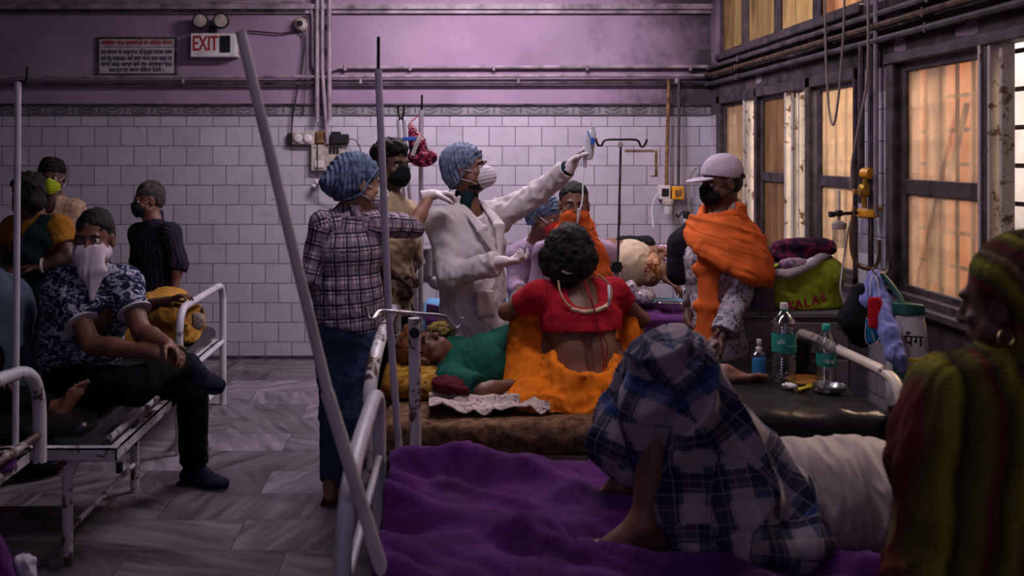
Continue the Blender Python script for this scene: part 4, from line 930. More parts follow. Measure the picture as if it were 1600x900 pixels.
def face_mask(H, root, m, kind='flat', name='face_mask', straps=True):
    S = SDF(.0045, .008)
    if kind == 'cup': H.e(S, (0, .070, -.052), (.054, .066, .060)); H.e(S, (0, .10, -.052), (.030, .036, .045), k=.02)
    else: H.e(S, (0, .050, -.055), (.064, .068, .055)); H.cn(S, (0, .10, -.02), (0, .09, -.09), .022, .014, k=.02)
    S.cut(H.p(0, .035, 0), -H.f, .3)
    o = S.mesh(name, m, root, disp=lambda P, n: .0012*np.sin((P-H.c)@H.u*360))
    if straps:
        for sx in (-1, 1):
            for z0, z1 in ((-.022, .005), (-.085, -.045)):
                MB().tube([H.p(sx*.054, .05, z0), H.p(sx*.072, .03, (z0+z1)/2), H.p(sx*.083, -.012, z1)], .0022*H.k, 6).build('ear_strap', m_strap if m is not m_blk else m_blk, o, smooth=True)
    return o
m_blk = cloth('black_cotton', (.010, .010, .013), .2)
def hairnet(H, root, m, bun=None):
    S = SDF(.006, .03); H.e(S, (0, -.030, .050), (.094, .112, .094)); H.e(S, (0, -.060, -.010), (.084, .075, .080))
    if bun is not None: H.e(S, bun, (.05, .05, .05), k=.05)
    H.e(S, (0, .118, -.045), (.10, .098, .094), k=.01, sub=True); S.cut(H.p(0, -.02, -.072), -H.u, .3)
    def pleat(P, n):
        q = P-H.p(0, -.02, .05); a = np.arctan2(q@H.r, q@H.u); s_ = (q@H.f)
        return .0045*np.sin(s_*330+3*noise(P, 18, 3))+.003*noise(P, 60, 2)
    o = S.mesh('hairnet', m, root, disp=pleat)
    pts = [H.p(x, y, z) for (x, y, z) in ((0, .087, .078), (.055, .062, .066), (.082, .02, .02), (.088, -.02, -.045), (.05, -.085, -.075), (0, -.11, -.078), (-.05, -.085, -.075), (-.088, -.02, -.045), (-.082, .02, .02), (-.055, .062, .066))]
    MB().tube(pts, .005, 8, True, True).build('elastic_band', m, o, smooth=True)
    return o
def torso_cloth(S, g, inf, rt, hem=None, slim=1.0, k=.05, flare=0.0, dep=0.0):
    up = np.asarray(g['chest'])+(np.asarray(g['neck'])-np.asarray(g['chest']))*.62
    S.ec(g['pelvis'], g['waist'], (.145*slim+inf+flare, .10+inf+flare*.6+dep), (.130*slim+inf, .092+inf+dep), rt, k=k); S.ec(g['waist'], g['chest'], (.130*slim+inf, .092+inf+dep), (.150*slim+inf, .10+inf), rt, k=k)
    S.ec(g['chest'], up, (.150*slim+inf, .10+inf), (.095*slim+inf, .06+inf), rt, k=k)
    for s_ in 'lr':
        if 's'+s_ in g: S.cone(np.asarray(g['neck'])-(0, 0, .045), g['s'+s_], .035+inf, .046+inf, k=k)
def sleeve(S, g, s_, to, r0, r1, r2=None, k=.03):
    """to: 0..1 along upper arm, 1..2 along forearm"""
    a, e, w_ = (np.asarray(g[q+s_]) for q in 'sew')
    if to <= 1: S.cone(a, a+(e-a)*to, r0, r1, k=k); end = a+(e-a)*to; d = e-a
    else:
        S.cone(a, e, r0, r1, k=k); end = e+(w_-e)*(to-1); S.cone(e, end, r1, r2 or r1, k=k); d = w_-e
    S.cut(end-nrm(d)*.004, d, (r2 or r1)*1.9)
    return end
def trousers(g, m, root, inf=.012, to_ankle=1.0, name='trousers', seed=1, rt=None, low=.0, vox=.008, hipw=.155, amp=.006):
    S = SDF(vox, .03); rt = rt if rt is not None else nrm(np.asarray(g['sr'])-np.asarray(g['sl']))
    S.ec(g['pelvis'], np.asarray(g['pelvis'])*.5+np.asarray(g['waist'])*.5, (hipw+inf*.5, .11+inf), (.135+inf*.5, .095+inf), rt, k=.04)
    for s_ in 'lr':
        if 'k'+s_ not in g: continue
        h, kn, an = (np.asarray(g[q+s_]) for q in 'hka'); e = kn+(an-kn)*to_ankle
        S.cone(h, kn, .088+inf, .058+inf, k=.04); S.cone(kn, e, .058+inf, .042+inf+low, k=.03); S.cut(e, an-kn, .12)
    return S.mesh(name, m, root, disp=folds(amp, (10, 10, 14), seed))
def shoe(a, f, u, root, m, m2, sc=1.05):
    S = SDF(.005, .012); _, ff, uu = add_foot(S, a, f, u, sc, False, 1, .007); S.ell(a+ff*.135*sc-uu*.058*sc, np.array((.040, .05, .024))*sc, [np.cross(ff, uu), ff, uu], k=.02); S.cut(a-uu*.080*sc, -uu, .4); S.cut(a+uu*.03, uu, .09)
    o = S.mesh('shoe', m, root)
    S = SDF(.005, .008); r = np.cross(ff, uu); S.ec(a-ff*.045*sc-uu*.082*sc, a+ff*.135*sc-uu*.082*sc, (.037*sc, .012), (.047*sc, .012), r, capr=.045*sc); S.mesh('sole', m2, o)
    b = MB()
    for i in range(4): b.tube([a+ff*(.045+.022*i)+r*.026-uu*(.006+.011*i), a+ff*(.052+.022*i)+uu*(.012-.012*i)*1.0, a+ff*(.045+.022*i)-r*.026-uu*(.006+.011*i)], .003, 6)
    b.build('laces', m2, o, smooth=True); return o
def person(label, loc, group=None): return thing('person', label, 'person', loc, group)
def glove(root, w, d, n, side, curl=.5, sc=1.0, thumb=.5, cuff=.05, m=None, spread=0):
    S = SDF(.0045, .01); add_hand(S, w, d, n, side, curl, sc, .0015, thumb, spread); w2 = w-nrm(d)*cuff; S.cone(w+nrm(d)*.01, w2, .026*sc, .031*sc, k=.02); S.cut(w2, -np.asarray(d), .06)
    return S.mesh('glove', m or m_glove, root, disp=folds(.0015, (50, 50, 50), 3))
def strip(S, pts, wid, th, nv, k=.03):
    n = len(pts); nvs = [nrm(v) for v in nv] if hasattr(nv[0], '__len__') else [nrm(nv)]*n
    while len(nvs) < n: nvs.append(nvs[-1])
    wid = list(wid) if hasattr(wid, '__len__') else [wid]*n; P_ = catmull(pts, 4); m_ = len(P_); t_ = np.linspace(0, n-1, m_)
    wid = np.interp(t_, range(n), wid); nv = [nrm([np.interp(q, range(n), [v[c] for v in nvs]) for c in range(3)]) for q in t_]; pts = P_; n = m_; k = .04
    for i in range(n-1):
        a, b_ = np.asarray(pts[i], float), np.asarray(pts[i+1], float); w1, w2 = (wid[i], wid[i+1]) if hasattr(wid, '__len__') else (wid, wid)
        v = nv[i] if hasattr(nv[0], '__len__') else nv
        S.ec(a, b_, (w1, th), (w2, th), np.cross(b_-a, v), k=k)
def band(pts, wid, th, nrmv, m, root, name, seed=0, vox=.008, disp=None):
    """a soft strip of cloth following points; wid across, th thick"""
    S = SDF(vox, .02)
    for i in range(len(pts)-1):
        a, b_ = np.asarray(pts[i], float), np.asarray(pts[i+1], float); w_ = wid[i] if hasattr(wid, '__len__') else wid; w2 = wid[i+1] if hasattr(wid, '__len__') else wid
        nv = nrmv[i] if hasattr(nrmv[0], '__len__') else nrmv
        S.ec(a, b_, (w_, th), (w2, th), np.cross(b_-a, nv), k=.03)
    return S.mesh(name, m, root, disp=disp or folds(.006, (26, 26, 5), seed))
V3 = lambda *a: np.array(a, float)
def joints(Y, **k):
    out = {}
    for n, v in k.items(): out[n] = px(v[0], v[1], v[2] if len(v) > 2 else Y)
    return out
def ground(p): return (p[0], p[1], 0)
m_net = mat('blue_hairnet', (.13, .18, .29), .8, 0, .2, .5, 30, .8, 70, aniso=(1, 1, 4))
m_net2 = mat('pale_blue_hairnet', (.17, .22, .33), .8, 0, .2, .5, 30, .8, 70, aniso=(1, 1, 4))
m_jeans = cloth('blue_denim', (.035, .060, .115), .25, .4, 14); m_blacktr = cloth('black_trousers', (.007, .007, .009), .2, .5, 9)
m_greytr = cloth('grey_trousers', (.13, .125, .14), .2); m_coat = cloth('white_coat', (.60, .55, .56), .06, .9, 10, (1, 1, .5))
NV = (.022, .022, .045)
m_nplaid = plaid('navy_white_check', (.50, .38, .42), [(0, .062, 0, .026, (.20, .15, .20), .75), (1, .062, 0, .026, (.20, .15, .20), .75), (0, .062, .1, .009, NV, .95), (0, .062, .33, .005, NV, .9), (1, .062, .1, .009, NV, .95), (1, .062, .33, .005, NV, .9)])

# ---------------- the woman in the checked shirt
Y = 4.19
g = joints(Y, pelvis=(547, 512), waist=(543, 455), chest=(541, 388), neck=(548, 330), sl=(506, 352, 4.14), sr=(584, 350, 4.20), el=(484, 432, 4.12), wl=(510, 468, 4.35), er=(646, 353, 4.36), wr=(673, 305, 4.46), hl=(523, 530), hr=(571, 530), kl=(522, 645, 4.20), kr=(556, 648, 4.14), al=(517, 757, 4.25), ar=(541, 766, 4.17))
H = Head(px(562, 287, Y), (.93, .36, -.06))
r = person('person in a navy check shirt, jeans and blue hairnet, back turned, one gloved hand raised', ground(g['pelvis']))
rt = nrm(g['sr']-g['sl'])
hw = g['wr']; hd = V3(.9, .15, .12); hn = V3(.1, 0, -1); hs = V3(0, -1, 0)
fig_body(g, SK['tan_skin'], r, H, hands=[dict(w=hw, d=hd, n=hn, side=hs, curl=(.55, .75, .8, .8), sc=.95), dict(w=g['wl'], d=V3(.5, .6, 0), n=V3(0, .3, -1), side=V3(1, 0, 0), curl=.4, sc=.9)],
         feet=[dict(a=g['al'], f=V3(-.05, 1, 0), sc=.92, side=1), dict(a=g['ar'], f=V3(.15, 1, 0), sc=.92, side=-1)], k=.88, slim=.88, nr=.046)
hairnet(H, r, m_net, bun=(0, -.135, .0)); hair_cap(H, r, style='short'); face_mask(H, r, m_mask, 'cup'); eyes(H, r); brows(H, r)
glove(r, hw, hd, hn, hs, (.55, .75, .8, .8), .95)
trousers(g, m_jeans, r, .006, .93, 'jeans', 3, rt, .006, hipw=.150)
S = SDF(.0075, .04); torso_cloth(S, g, .020, rt, slim=.90, flare=.004); S.ec(g['pelvis']+(0, 0, .05), g['waist'], (.152, .118), (.138, .11), rt); S.cut(g['pelvis']+V3(0, 0, -.005), V3(-.25, -.1, -1), .5)
sleeve(S, g, 'r', 1.06, .068, .056, .050); sleeve(S, g, 'l', 1.7, .066, .052, .045); S.cone(H.p(0, -.03, -.12), g['neck']+(0, 0, .0), .058, .068, k=.02); S.cut(H.p(0, -.03, -.095), H.u, .12)
S.mesh('checked_shirt', m_nplaid, r, fab=True, disp=folds(.011, (9, 9, 6), 12))
for a, sd in ((g['al'], 1), (g['ar'], -1)):
    MB().box(a+V3(.0, .05, -.077), (.085, .24, .016), bev=.007).build('sandal', cloth('brown_leather', (.06, .03, .02)), r)

# ---------------- man in the black mask
Y = 4.65
g = joints(Y, pelvis=(603, 490), waist=(604, 440), chest=(604, 375), neck=(606, 312), sr=(572, 335, 4.52), sl=(634, 334, 4.76), er=(574, 408, 4.44), wr=(617, 432, 4.55), el=(642, 405, 4.80), wl=(636, 440, 4.62), hr=(590, 500, 4.6), hl=(616, 500, 4.72), kr=(590, 610), kl=(620, 610), ar=(590, 708), al=(620, 708))
H = Head(px(611, 257, Y), (.74, -.66, -.05))
r = person('person in a cream shirt and black face mask standing behind the checked shirt', ground(g['pelvis'])); rt = nrm(g['sl']-g['sr'])
fig_body(g, SK['dark_brown_skin'], r, H, hands=[dict(w=g['wr'], d=V3(1, -.1, .05), n=V3(0, 0, -1), side=V3(0, -1, 0), curl=.8), dict(w=g['wl'], d=V3(.1, -.6, -.3), n=V3(-.6, 0, -.6), side=V3(0, 0, 1), curl=.8)], feet=[dict(a=g['ar'], f=V3(.7, -.7, 0)), dict(a=g['al'], f=V3(.7, -.7, 0))], right=rt)
hair_cap(H, r, style='thick'); face_mask(H, r, m_blk, 'flat'); eyes(H, r); brows(H, r); trousers(g, m_blacktr, r, .012, 1, rt=rt)
S = SDF(.008, .04); torso_cloth(S, g, .024, rt, slim=.92); S.cut(g['pelvis']+V3(0, 0, .0), V3(0, 0, -1), .5); sleeve(S, g, 'r', 1.2, .070, .058, .055); sleeve(S, g, 'l', 1.2, .070, .058, .055); S.cone(H.p(0, -.03, -.12), g['neck'], .062, .07, k=.02); S.cut(H.p(0, -.03, -.10), H.u, .12)
S.mesh('cream_shirt', cloth('cream_cotton', (.42, .33, .21), .12, .6), r, disp=folds(.010, (8, 8, 9), 5))

# ---------------- doctor
Y = 4.7
g = joints(Y, pelvis=(741, 505), waist=(738, 450), chest=(735, 385), neck=(729, 322), sr=(690, 350, 4.62), sl=(779, 338, 4.84), er=(702, 432, 4.52), wr=(784, 409, 4.38), el=(840, 303, 4.76), wl=(893, 258, 4.62), hr=(722, 520, 4.68), hl=(762, 520, 4.76), kr=(725, 620), kl=(762, 620), ar=(725, 705), al=(762, 705))
H = Head(px(731, 265, 4.68), (.87, -.34, .20))
r = person('person in a white coat and blue hairnet, raised arm holding up a drip bottle', ground(g['pelvis'])); rt = nrm(g['sl']-g['sr'])
ld, ln, ls = V3(.55, -.1, .80), V3(.75, -.35, -.45), V3(.1, -.9, .1); rd_, rn, rs = V3(1, -.1, .05), V3(-.1, .25, 1), V3(0, .9, .4)
fig_body(g, SK['brown_skin'], r, H, hands=[dict(w=g['wl'], d=ld, n=ln, side=ls, curl=(.55, .75, .8, .85)), dict(w=g['wr'], d=rd_, n=rn, side=rs, curl=(.5, .6, .9, .9), thumb=1)], feet=[dict(a=g['ar'], f=V3(.5, -.8, 0)), dict(a=g['al'], f=V3(.6, -.8, 0))], right=rt)
hairnet(H, r, m_net2); hair_cap(H, r); face_mask(H, r, m_mask, 'cup'); eyes(H, r); brows(H, r)
S = SDF(.005, .01); H.e(S, (0, .018, -.072), (.060, .066, .052)); H.e(S, (0, .10, -.02), (.08, .06, .05), sub=True, k=.01); H.e(S, (0, -.03, -.02), (.1, .05, .09), sub=True, k=.01); S.mesh('beard', m_hair, r, disp=lambda P, n: .003*noise(P, 70, 3))
glove(r, g['wl'], ld, ln, ls, (.55, .75, .8, .85), cuff=.04); glove(r, g['wr'], rd_, rn, rs, (.5, .6, .9, .9), thumb=1, cuff=.05)
trousers(g, m_greytr, r, .016, 1, rt=rt)
fr = nrm(np.cross(V3(0, 0, 1), rt)*-1); fr = fr if fr[1] < 0 else -fr     # chest facing
nk = g['neck']; vb = g['chest']+V3(.06, 0, -.06)
S = SDF(.007, .03); torso_cloth(S, g, .016, rt, slim=.9); S.cone(H.p(0, -.03, -.11), nk, .060, .066); S.cut(H.p(0, -.02, -.10), H.u*.8+fr*.2, .12); S.ell(nk+fr*.08+(.01, 0, -.01), (.035, .05, .07), k=.01, sub=True)
S.cut(g['pelvis'], V3(0, 0, -1), .5); S.mesh('dark_green_shirt', cloth('dark_green_cotton', (.012, .030, .034), .2), r, disp=folds(.006, (9, 9, 6), 3))
S = SDF(.007, .04); torso_cloth(S, g, .040, rt, slim=.94, flare=.02, dep=.0); S.ec(g['pelvis']+V3(0, 0, -.11), g['pelvis'], (.195, .15), (.178, .14), rt)
sleeve(S, g, 'r', 1.93, .078, .062, .052); sleeve(S, g, 'l', 1.88, .078, .062, .050); S.cone(H.p(0, -.05, -.13), nk, .066, .08, k=.02); S.cut(H.p(0, -.04, -.115), H.u-H.f*.3, .14)
S.cut(g['pelvis']+V3(0, 0, -.13), V3(.03, 0, -1), .6)
p0 = nk+fr*.11+V3(.015, 0, .02); p1 = g['chest']+fr*.155+V3(.035, 0, -.035)
S.cone(p0+fr*.03, p1+fr*.02, .092, .022, k=.005, sub=True); S.cone(nk+V3(0, 0, .05), nk+fr*.06+V3(0, 0, .01), .062, .07, k=.01, sub=True)
S.mesh('white_coat', m_coat, r, disp=folds(.013, (9, 9, 6), 22, .35))
# lapels, pocket, placket, turned cuffs
side_ = nrm(np.cross(p1-p0, fr))
for sg in (-1, 1):
    S = SDF(.005, .01); q0 = nk+side_*sg*.062+fr*.045+V3(0, 0, .015); q1 = p0*.55+p1*.45+side_*sg*.058+fr*.012; S.ec(q0, q1, (.018, .007), (.034, .007), side_, k=.01); S.ec(q1, p1+fr*.014+side_*sg*.006, (.034, .007), (.012, .006), side_, k=.01); S.mesh('lapel', m_coat, r, disp=folds(.002, 20, 3))
S = SDF(.005, .004); c = px(762, 475, 4.53); S.box(c+V3(-.01, .015, -.0), (.055, .010, .062), [rt, fr, V3(0, 0, 1)], rd=.006); S.mesh('pocket', m_coat, r, disp=folds(.004, 12, 3))
for z_ in (-.10, -.20):
    MB().lathe(p1+fr*.012+V3(.012, 0, z_+.04), [(.008, 0), (.008, .004), (.001, .005)], 12, fr).build('button', m_strap, r, smooth=True)
MB().lathe(g['wl']-nrm(g['wl']-g['el'])*.035, [(.036, -.02), (.040, .0), (.040, .012), (.036, .02)], 20, nrm(g['wl']-g['el'])).build('dark_cuff', cloth('dark_cuff', (.012, .03, .034)), r, smooth=True)
# drip bottle and its line
t = thing('drip_bottle', 'clear drip bottle with blue fittings held up in the gloved hand', 'drip bottle', tuple(px(916, 262, 4.55)))
m_drip = mat('clear_drip_plastic', (.62, .62, .68), .15, 0, .7, .05); m_bluep = mat('blue_plastic', (.04, .12, .55), .35, 0, .5, .1)
b = MB(); b.lathe(px(919, 250, 4.55), [(.001, 0), (.018, .004), (.023, .02), (.024, .125), (.020, .145), (.010, .155), (.009, .165), (.001, .168)], 18, V3(.12, 0, 1)).build('bottle', m_drip, t, smooth=True)
MB().tube([px(925, 206, 4.53), px(924.5, 196, 4.53), px(924, 187, 4.53)], [.004, .003, .001], 8, False).build('spike', m_drip, t, smooth=True)
MB().lathe(px(926, 226, 4.52), [(.010, 0), (.011, .03), (.006, .035)], 12).build('blue_valve', m_bluep, t, smooth=True)
MB().lathe(px(914, 262, 4.55), [(.005, 0), (.010, .01), (.010, .05), (.014, .055)], 12).build('drip_chamber', m_drip, t, smooth=True)
MB().tube([px(918, 204, 4.52), px(921, 212, 4.515), px(926, 220, 4.515)], .0025, 6).build('blue_line', m_bluep, t, smooth=True)
o = MB().tube([px(914, 262, 4.55), px(911, 285, 4.5), px(910, 310, 4.45), px(907, 325, 4.42), px(903, 345, 4.4), px(898, 356, 4.38), px(885, 380, 4.32), px(860, 430, 4.25), px(820, 520, 4.2)], .0038, 8)
tag(o.build('drip_line', m_drip, smooth=True), 'clear drip line hanging from the raised bottle past the orange scarf', 'tube')
tag(MB().box(px(904, 333, 4.40), (.016, .014, .045), bev=.004).box(px(903, 341, 4.395), (.010, .014, .03), bev=.003).build('roller_clamp', m_white_p), 'white roller clamp on the drip line', 'clamp')

# ---------------- man with the orange scarf over his mouth
Y = 5.05
g = joints(Y, pelvis=(898, 478, 5.32), waist=(898, 455, 5.2), chest=(898, 428, 5.1), neck=(898, 368), sr=(853, 398), sl=(944, 398), er=(842, 455, 5.0), wr=(858, 490, 4.8), el=(958, 455, 5.02), wl=(936, 490, 4.82), hr=(872, 485, 5.3), hl=(925, 485, 5.3), kr=(868, 510, 4.92), kl=(930, 510, 4.92), ar=(868, 655, 4.92), al=(930, 655, 4.92))
g['waist'][2] = 1.0; g['pelvis'][2] = .76
H = Head(px(897, 320, 5.03), (-.06, -1, .0))
r = person('person in a lilac shirt with an orange scarf covering nose and mouth', ground(g['pelvis'])); rt = V3(1, 0, 0)
fig_body(g, SK['brown_skin'], r, H, hands=[dict(w=g['wr'], d=V3(.4, -.6, -.2), n=V3(0, -.2, -1), side=V3(1, 0, 0)), dict(w=g['wl'], d=V3(-.4, -.6, -.2), n=V3(0, -.2, -1), side=V3(-1, 0, 0))], feet=[dict(a=g['ar'], f=V3(0, -1, 0)), dict(a=g['al'], f=V3(0, -1, 0))], right=rt)
hair_cap(H, r); eyes(H, r); brows(H, r); trousers(g, m_greytr, r, .014, 1, rt=rt)
S = SDF(.008, .04); torso_cloth(S, g, .026, rt, slim=.95); sleeve(S, g, 'r', 1.7, .07, .058, .05); sleeve(S, g, 'l', 1.7, .07, .058, .05); S.cone(H.p(0, -.03, -.12), g['neck'], .06, .07, k=.02); S.mesh('lilac_shirt', cloth('lilac_cotton', (.36, .25, .37), .12, .6), r, disp=folds(.009, (9, 9, 5), 15))
m_osc = cloth('orange_scarf', (.62, .115, .025), .22, .8, 12, (1, 1, .35))
S = SDF(.006, .03); H.e(S, (0, .035, -.055), (.073, .080, .048)); S.cone(H.p(.0, .03, -.10), g['neck']+V3(.02, -.04, .02), .075, .075); S.cone(g['neck']+V3(.02, -.05, .02), px(935, 405, 4.93), .07, .05); S.cone(px(930, 395, 4.93), px(948, 450, 4.90), .052, .055); S.cone(px(940, 430, 4.90), px(945, 490, 4.9), .055, .05); S.cone(g['neck']+V3(-.05, 0, .02), g['neck']+V3(.06, .05, .04), .06, .06); S.cut(H.p(0, .08, -.018), H.u*1+H.f*.0, .12)
S.mesh('orange_scarf', m_osc, r, disp=folds(.010, (16, 16, 4), 31))

# ---------------- person in a blue hairnet behind
Y = 5.45
g = joints(Y, pelvis=(838, 460, 5.82), waist=(838, 430, 5.8), chest=(838, 405, 5.75), neck=(840, 378, 5.6), sl=(808, 402, 5.7), sr=(868, 402, 5.8), el=(806, 450, 5.65), wl=(818, 458, 5.45), er=(872, 450, 5.75), wr=(862, 458, 5.5), hl=(820, 466, 5.75), hr=(858, 466, 5.75), kl=(815, 478, 5.33), kr=(848, 478, 5.33), al=(815, 590, 5.16), ar=(845, 590, 5.16))
H = Head(px(852, 338, 5.5), (.75, -.62, -.25), k=.95)
r = person('person in a blue cap and red face mask, half hidden beside the orange scarf', ground(g['pelvis'])); rt = nrm(g['sr']-g['sl'])
fig_body(g, SK['brown_skin'], r, H, hands=[dict(w=g['wl'], d=V3(.3, -.8, -.2), n=V3(0, 0, -1), side=V3(1, 0, 0)), dict(w=g['wr'], d=V3(-.3, -.8, -.2), n=V3(0, 0, -1), side=V3(-1, 0, 0))], feet=[dict(a=g['al'], f=V3(0, -1, 0)), dict(a=g['ar'], f=V3(0, -1, 0))], right=V3(1, 0, 0))
hairnet(H, r, m_net); face_mask(H, r, cloth('red_cotton', (.45, .03, .03)), 'flat', straps=False); eyes(H, r); trousers(g, m_greytr, r, .014, 1, rt=V3(1, 0, 0))
for sx in (-1, 1):
    MB().tube([H.p(sx*.05, .07, -.03), H.p(sx*.075, .02, .0), H.p(sx*.085, -.03, .02)], .004, 6).build('ear_strap', m_strap, r, smooth=True)
S = SDF(.009, .04); torso_cloth(S, g, .025, V3(1, 0, 0), slim=.9); sleeve(S, g, 'l', 1.6, .065, .055, .05); sleeve(S, g, 'r', 1.6, .065, .055, .05); S.mesh('mauve_shirt', cloth('mauve_cotton', (.30, .22, .32)), r, disp=folds(.008, 9, 3))

# ---------------- woman in the orange sari, seen from behind
m_sari = cloth('orange_sari', (.80, .20, .012), .2, .8, 9, (1, 1, .4)); m_redb = cloth('red_blouse', (.38, .012, .025), .18, .5, 14)
Y = 3.9
g = joints(Y, pelvis=(914, 592, 3.80), waist=(915, 548, 3.84), chest=(908, 498, 3.90), neck=(898, 440, 3.97), sl=(842, 462, 3.92), sr=(957, 458, 3.95), el=(792, 487, 4.00), wl=(836, 505, 4.34), er=(1001, 499, 4.02), wr=(958, 512, 4.22), hl=(880, 600, 3.85), hr=(950, 600, 3.85), kl=(836, 486, 4.08), kr=(972, 515, 4.10), al=(850, 592, 4.08), ar=(945, 592, 4.08))
H = Head(px(889, 396, 3.99), (.12, .98, -.05))
r = person('person in a red blouse and orange sari sitting on the bed, back to the camera', (float(g['pelvis'][0]), float(g['pelvis'][1]), .58)); rt = nrm(g['sr']-g['sl'])
def spine(S): S.cone(g['waist']+V3(.005, -.108, -.06), g['chest']+V3(.0, -.118, .0), .010, .012, k=.03, sub=True)
fig_body(g, SK['brown_skin'], r, H, hands=[dict(w=g['wl'], d=V3(.6, .5, .1), n=V3(.3, -.2, -.8), side=V3(.2, -.6, .4)), dict(w=g['wr'], d=V3(-.6, .5, .1), n=V3(-.3, -.2, -.8), side=V3(-.2, -.6, .4))], feet=[dict(a=g['al'], f=V3(0, 1, 0), sc=.9), dict(a=g['ar'], f=V3(0, 1, 0), sc=.9)], k=.95, slim=.96, nr=.048, extra=spine, right=rt)
S = SDF(.006, .03); H.e(S, (0, -.02, .035), (.095, .105, .095)); H.e(S, (.01, -.075, -.03), (.092, .065, .085)); H.e(S, (-.015, -.08, -.09), (.062, .05, .06)); H.e(S, (-.08, -.02, -.03), (.05, .06, .07)); H.e(S, (.07, -.03, -.02), (.05, .06, .07)); H.e(S, (0, .12, -.04), (.075, .08, .09), sub=True)
hr_ = S.mesh('hair', m_hair, r, disp=lambda P, n: .008*noise(P, 38, 3)+.006*noise(P, 80, 5))
random.seed(5); b = MB()
for k in range(150):
    a = random.uniform(0, 2*math.pi); z = random.uniform(-.12, .12); p = H.p(.10*math.cos(a), -.06+.085*math.sin(a), z)
    q = p+(p-H.c)*.15+V3(random.uniform(-.02, .02), random.uniform(-.01, .01), random.uniform(-.035, .01)); b.tube([p, (p+q)/2+V3(random.uniform(-.008, .008), 0, .006), q], .0011, 4, res=3)
b.build('stray_strands', m_hair, hr_)['kind'] = 'stuff'
MB().tube([px(878, 423, 3.86), px(888, 427, 3.85), px(899, 424, 3.86)], .006, 8).build('hair_clip', m_steel, r, smooth=True)
S = SDF(.006, .035); torso_cloth(S, g, .013, rt, slim=.97); sleeve(S, g, 'l', .62, .064, .056); sleeve(S, g, 'r', .45, .064, .056)
S.cut(g['chest']+V3(0, 0, -.045), V3(.02, -.1, -1), .5)
oc = px(917, 450, 3.82); S.ell(oc+V3(0, -.04, .0), (.108, .14, .082), k=.006, sub=True)
bl = S.mesh('red_blouse', m_redb, r, disp=folds(.005, (14, 14, 8), 6))
m_gold = mat('gold_trim', (.60, .42, .25), .5, .1, .4, .3, 60)
def surf(x, y, Yg):   # point on the blouse's back at pixel-like offset
    return px(x, y, Yg)
pts = [(874, 440), (876, 456), (883, 471), (894, 480), (912, 484), (932, 482), (948, 476), (956, 466), (957, 452), (949, 441), (936, 430)]
T = []
for (x, y) in pts:
    p = px(x, y, 3.80); u = (p[0]-g['chest'][0])/.17; T.append(V3(p[0], g['chest'][1]-.112*math.sqrt(max(.05, 1-u*u)), p[2])+V3(0, .03*max(0, (470-y)/35), 0))
MB().tube(T, .0042, 8).build('neck_trim', m_gold, bl, smooth=True)
S = SDF(.004, .004); S.chain([T[3]+V3(0, -.002, -.008), T[4]+V3(0, -.002, -.008), T[5]+V3(0, -.002, -.008), T[6]+V3(0, -.002, -.008)], .009); S.mesh('embroidered_band', m_gold, bl, disp=lambda P, n: .0008*np.sin(P[:, 0]*500))
MB().tube([px(951, 446, 3.83), px(952, 461, 3.80), px(952, 476, 3.80)], .006, 6).build('white_strap', m_strap, r, smooth=True)
b = MB(); b.tube([px(913, 435, 3.86), px(920, 462, 3.775), px(929, 485, 3.765), px(936, 520, 3.745), px(943, 560, 3.72), px(941, 600, 3.66), px(944, 645, 3.60)], .0028, 6); b.tube([px(915, 438, 3.86), px(925, 470, 3.77), px(934, 510, 3.75), px(949, 540, 3.735), px(945, 580, 3.70), px(942, 630, 3.62)], .002, 6)
b.build('blouse_cord', cloth('red_cord', (.22, .01, .02)), bl, smooth=True)
MB().tube([px(943, 640, 3.60), px(945, 652, 3.59), px(944, 660, 3.575)], [.004, .011, .014], 8, False).build('cord_tassel', m_redb, bl, smooth=True)
S = SDF(.008, .05)
S.ec(px(912, 600, 3.83), px(912, 642, 3.82), (.175, .19), (.235, .24), V3(1, 0, 0)); S.ell(px(850, 625, 3.80), (.17, .20, .10)); S.ell(px(965, 625, 3.84), (.13, .2, .09))
S.cone(px(822, 600, 3.96), px(832, 488, 4.06), .105, .090, k=.06); S.cone(px(850, 600, 3.92), px(842, 520, 4.06), .11, .08, k=.06); S.cone(px(962, 600, 3.92), px(974, 505, 4.12), .10, .085, k=.06); S.cone(px(990, 610, 3.95), px(975, 520, 4.1), .06, .06)
S.ec(px(912, 597, 3.81), px(912, 575, 3.82), (.165, .125), (.150, .115), rt); S.ell(px(915, 545, 3.74), (.135, .13, .095), k=.02, sub=True)
S.cut(V3(0, 3.8, .575), V3(0, 0, -1), 2)
S.mesh('orange_sari', m_sari, r, disp=folds(.019, (14, 14, 3.5), 41, .08))
S = SDF(.007, .02); S.chain([px(974, 470, 4.02), px(984, 520, 3.98), px(992, 575, 3.93), px(985, 615, 3.88)], [.035, .045, .05, .04]); S.mesh('sari_end', m_sari, r, disp=folds(.010, (24, 24, 6), 3))

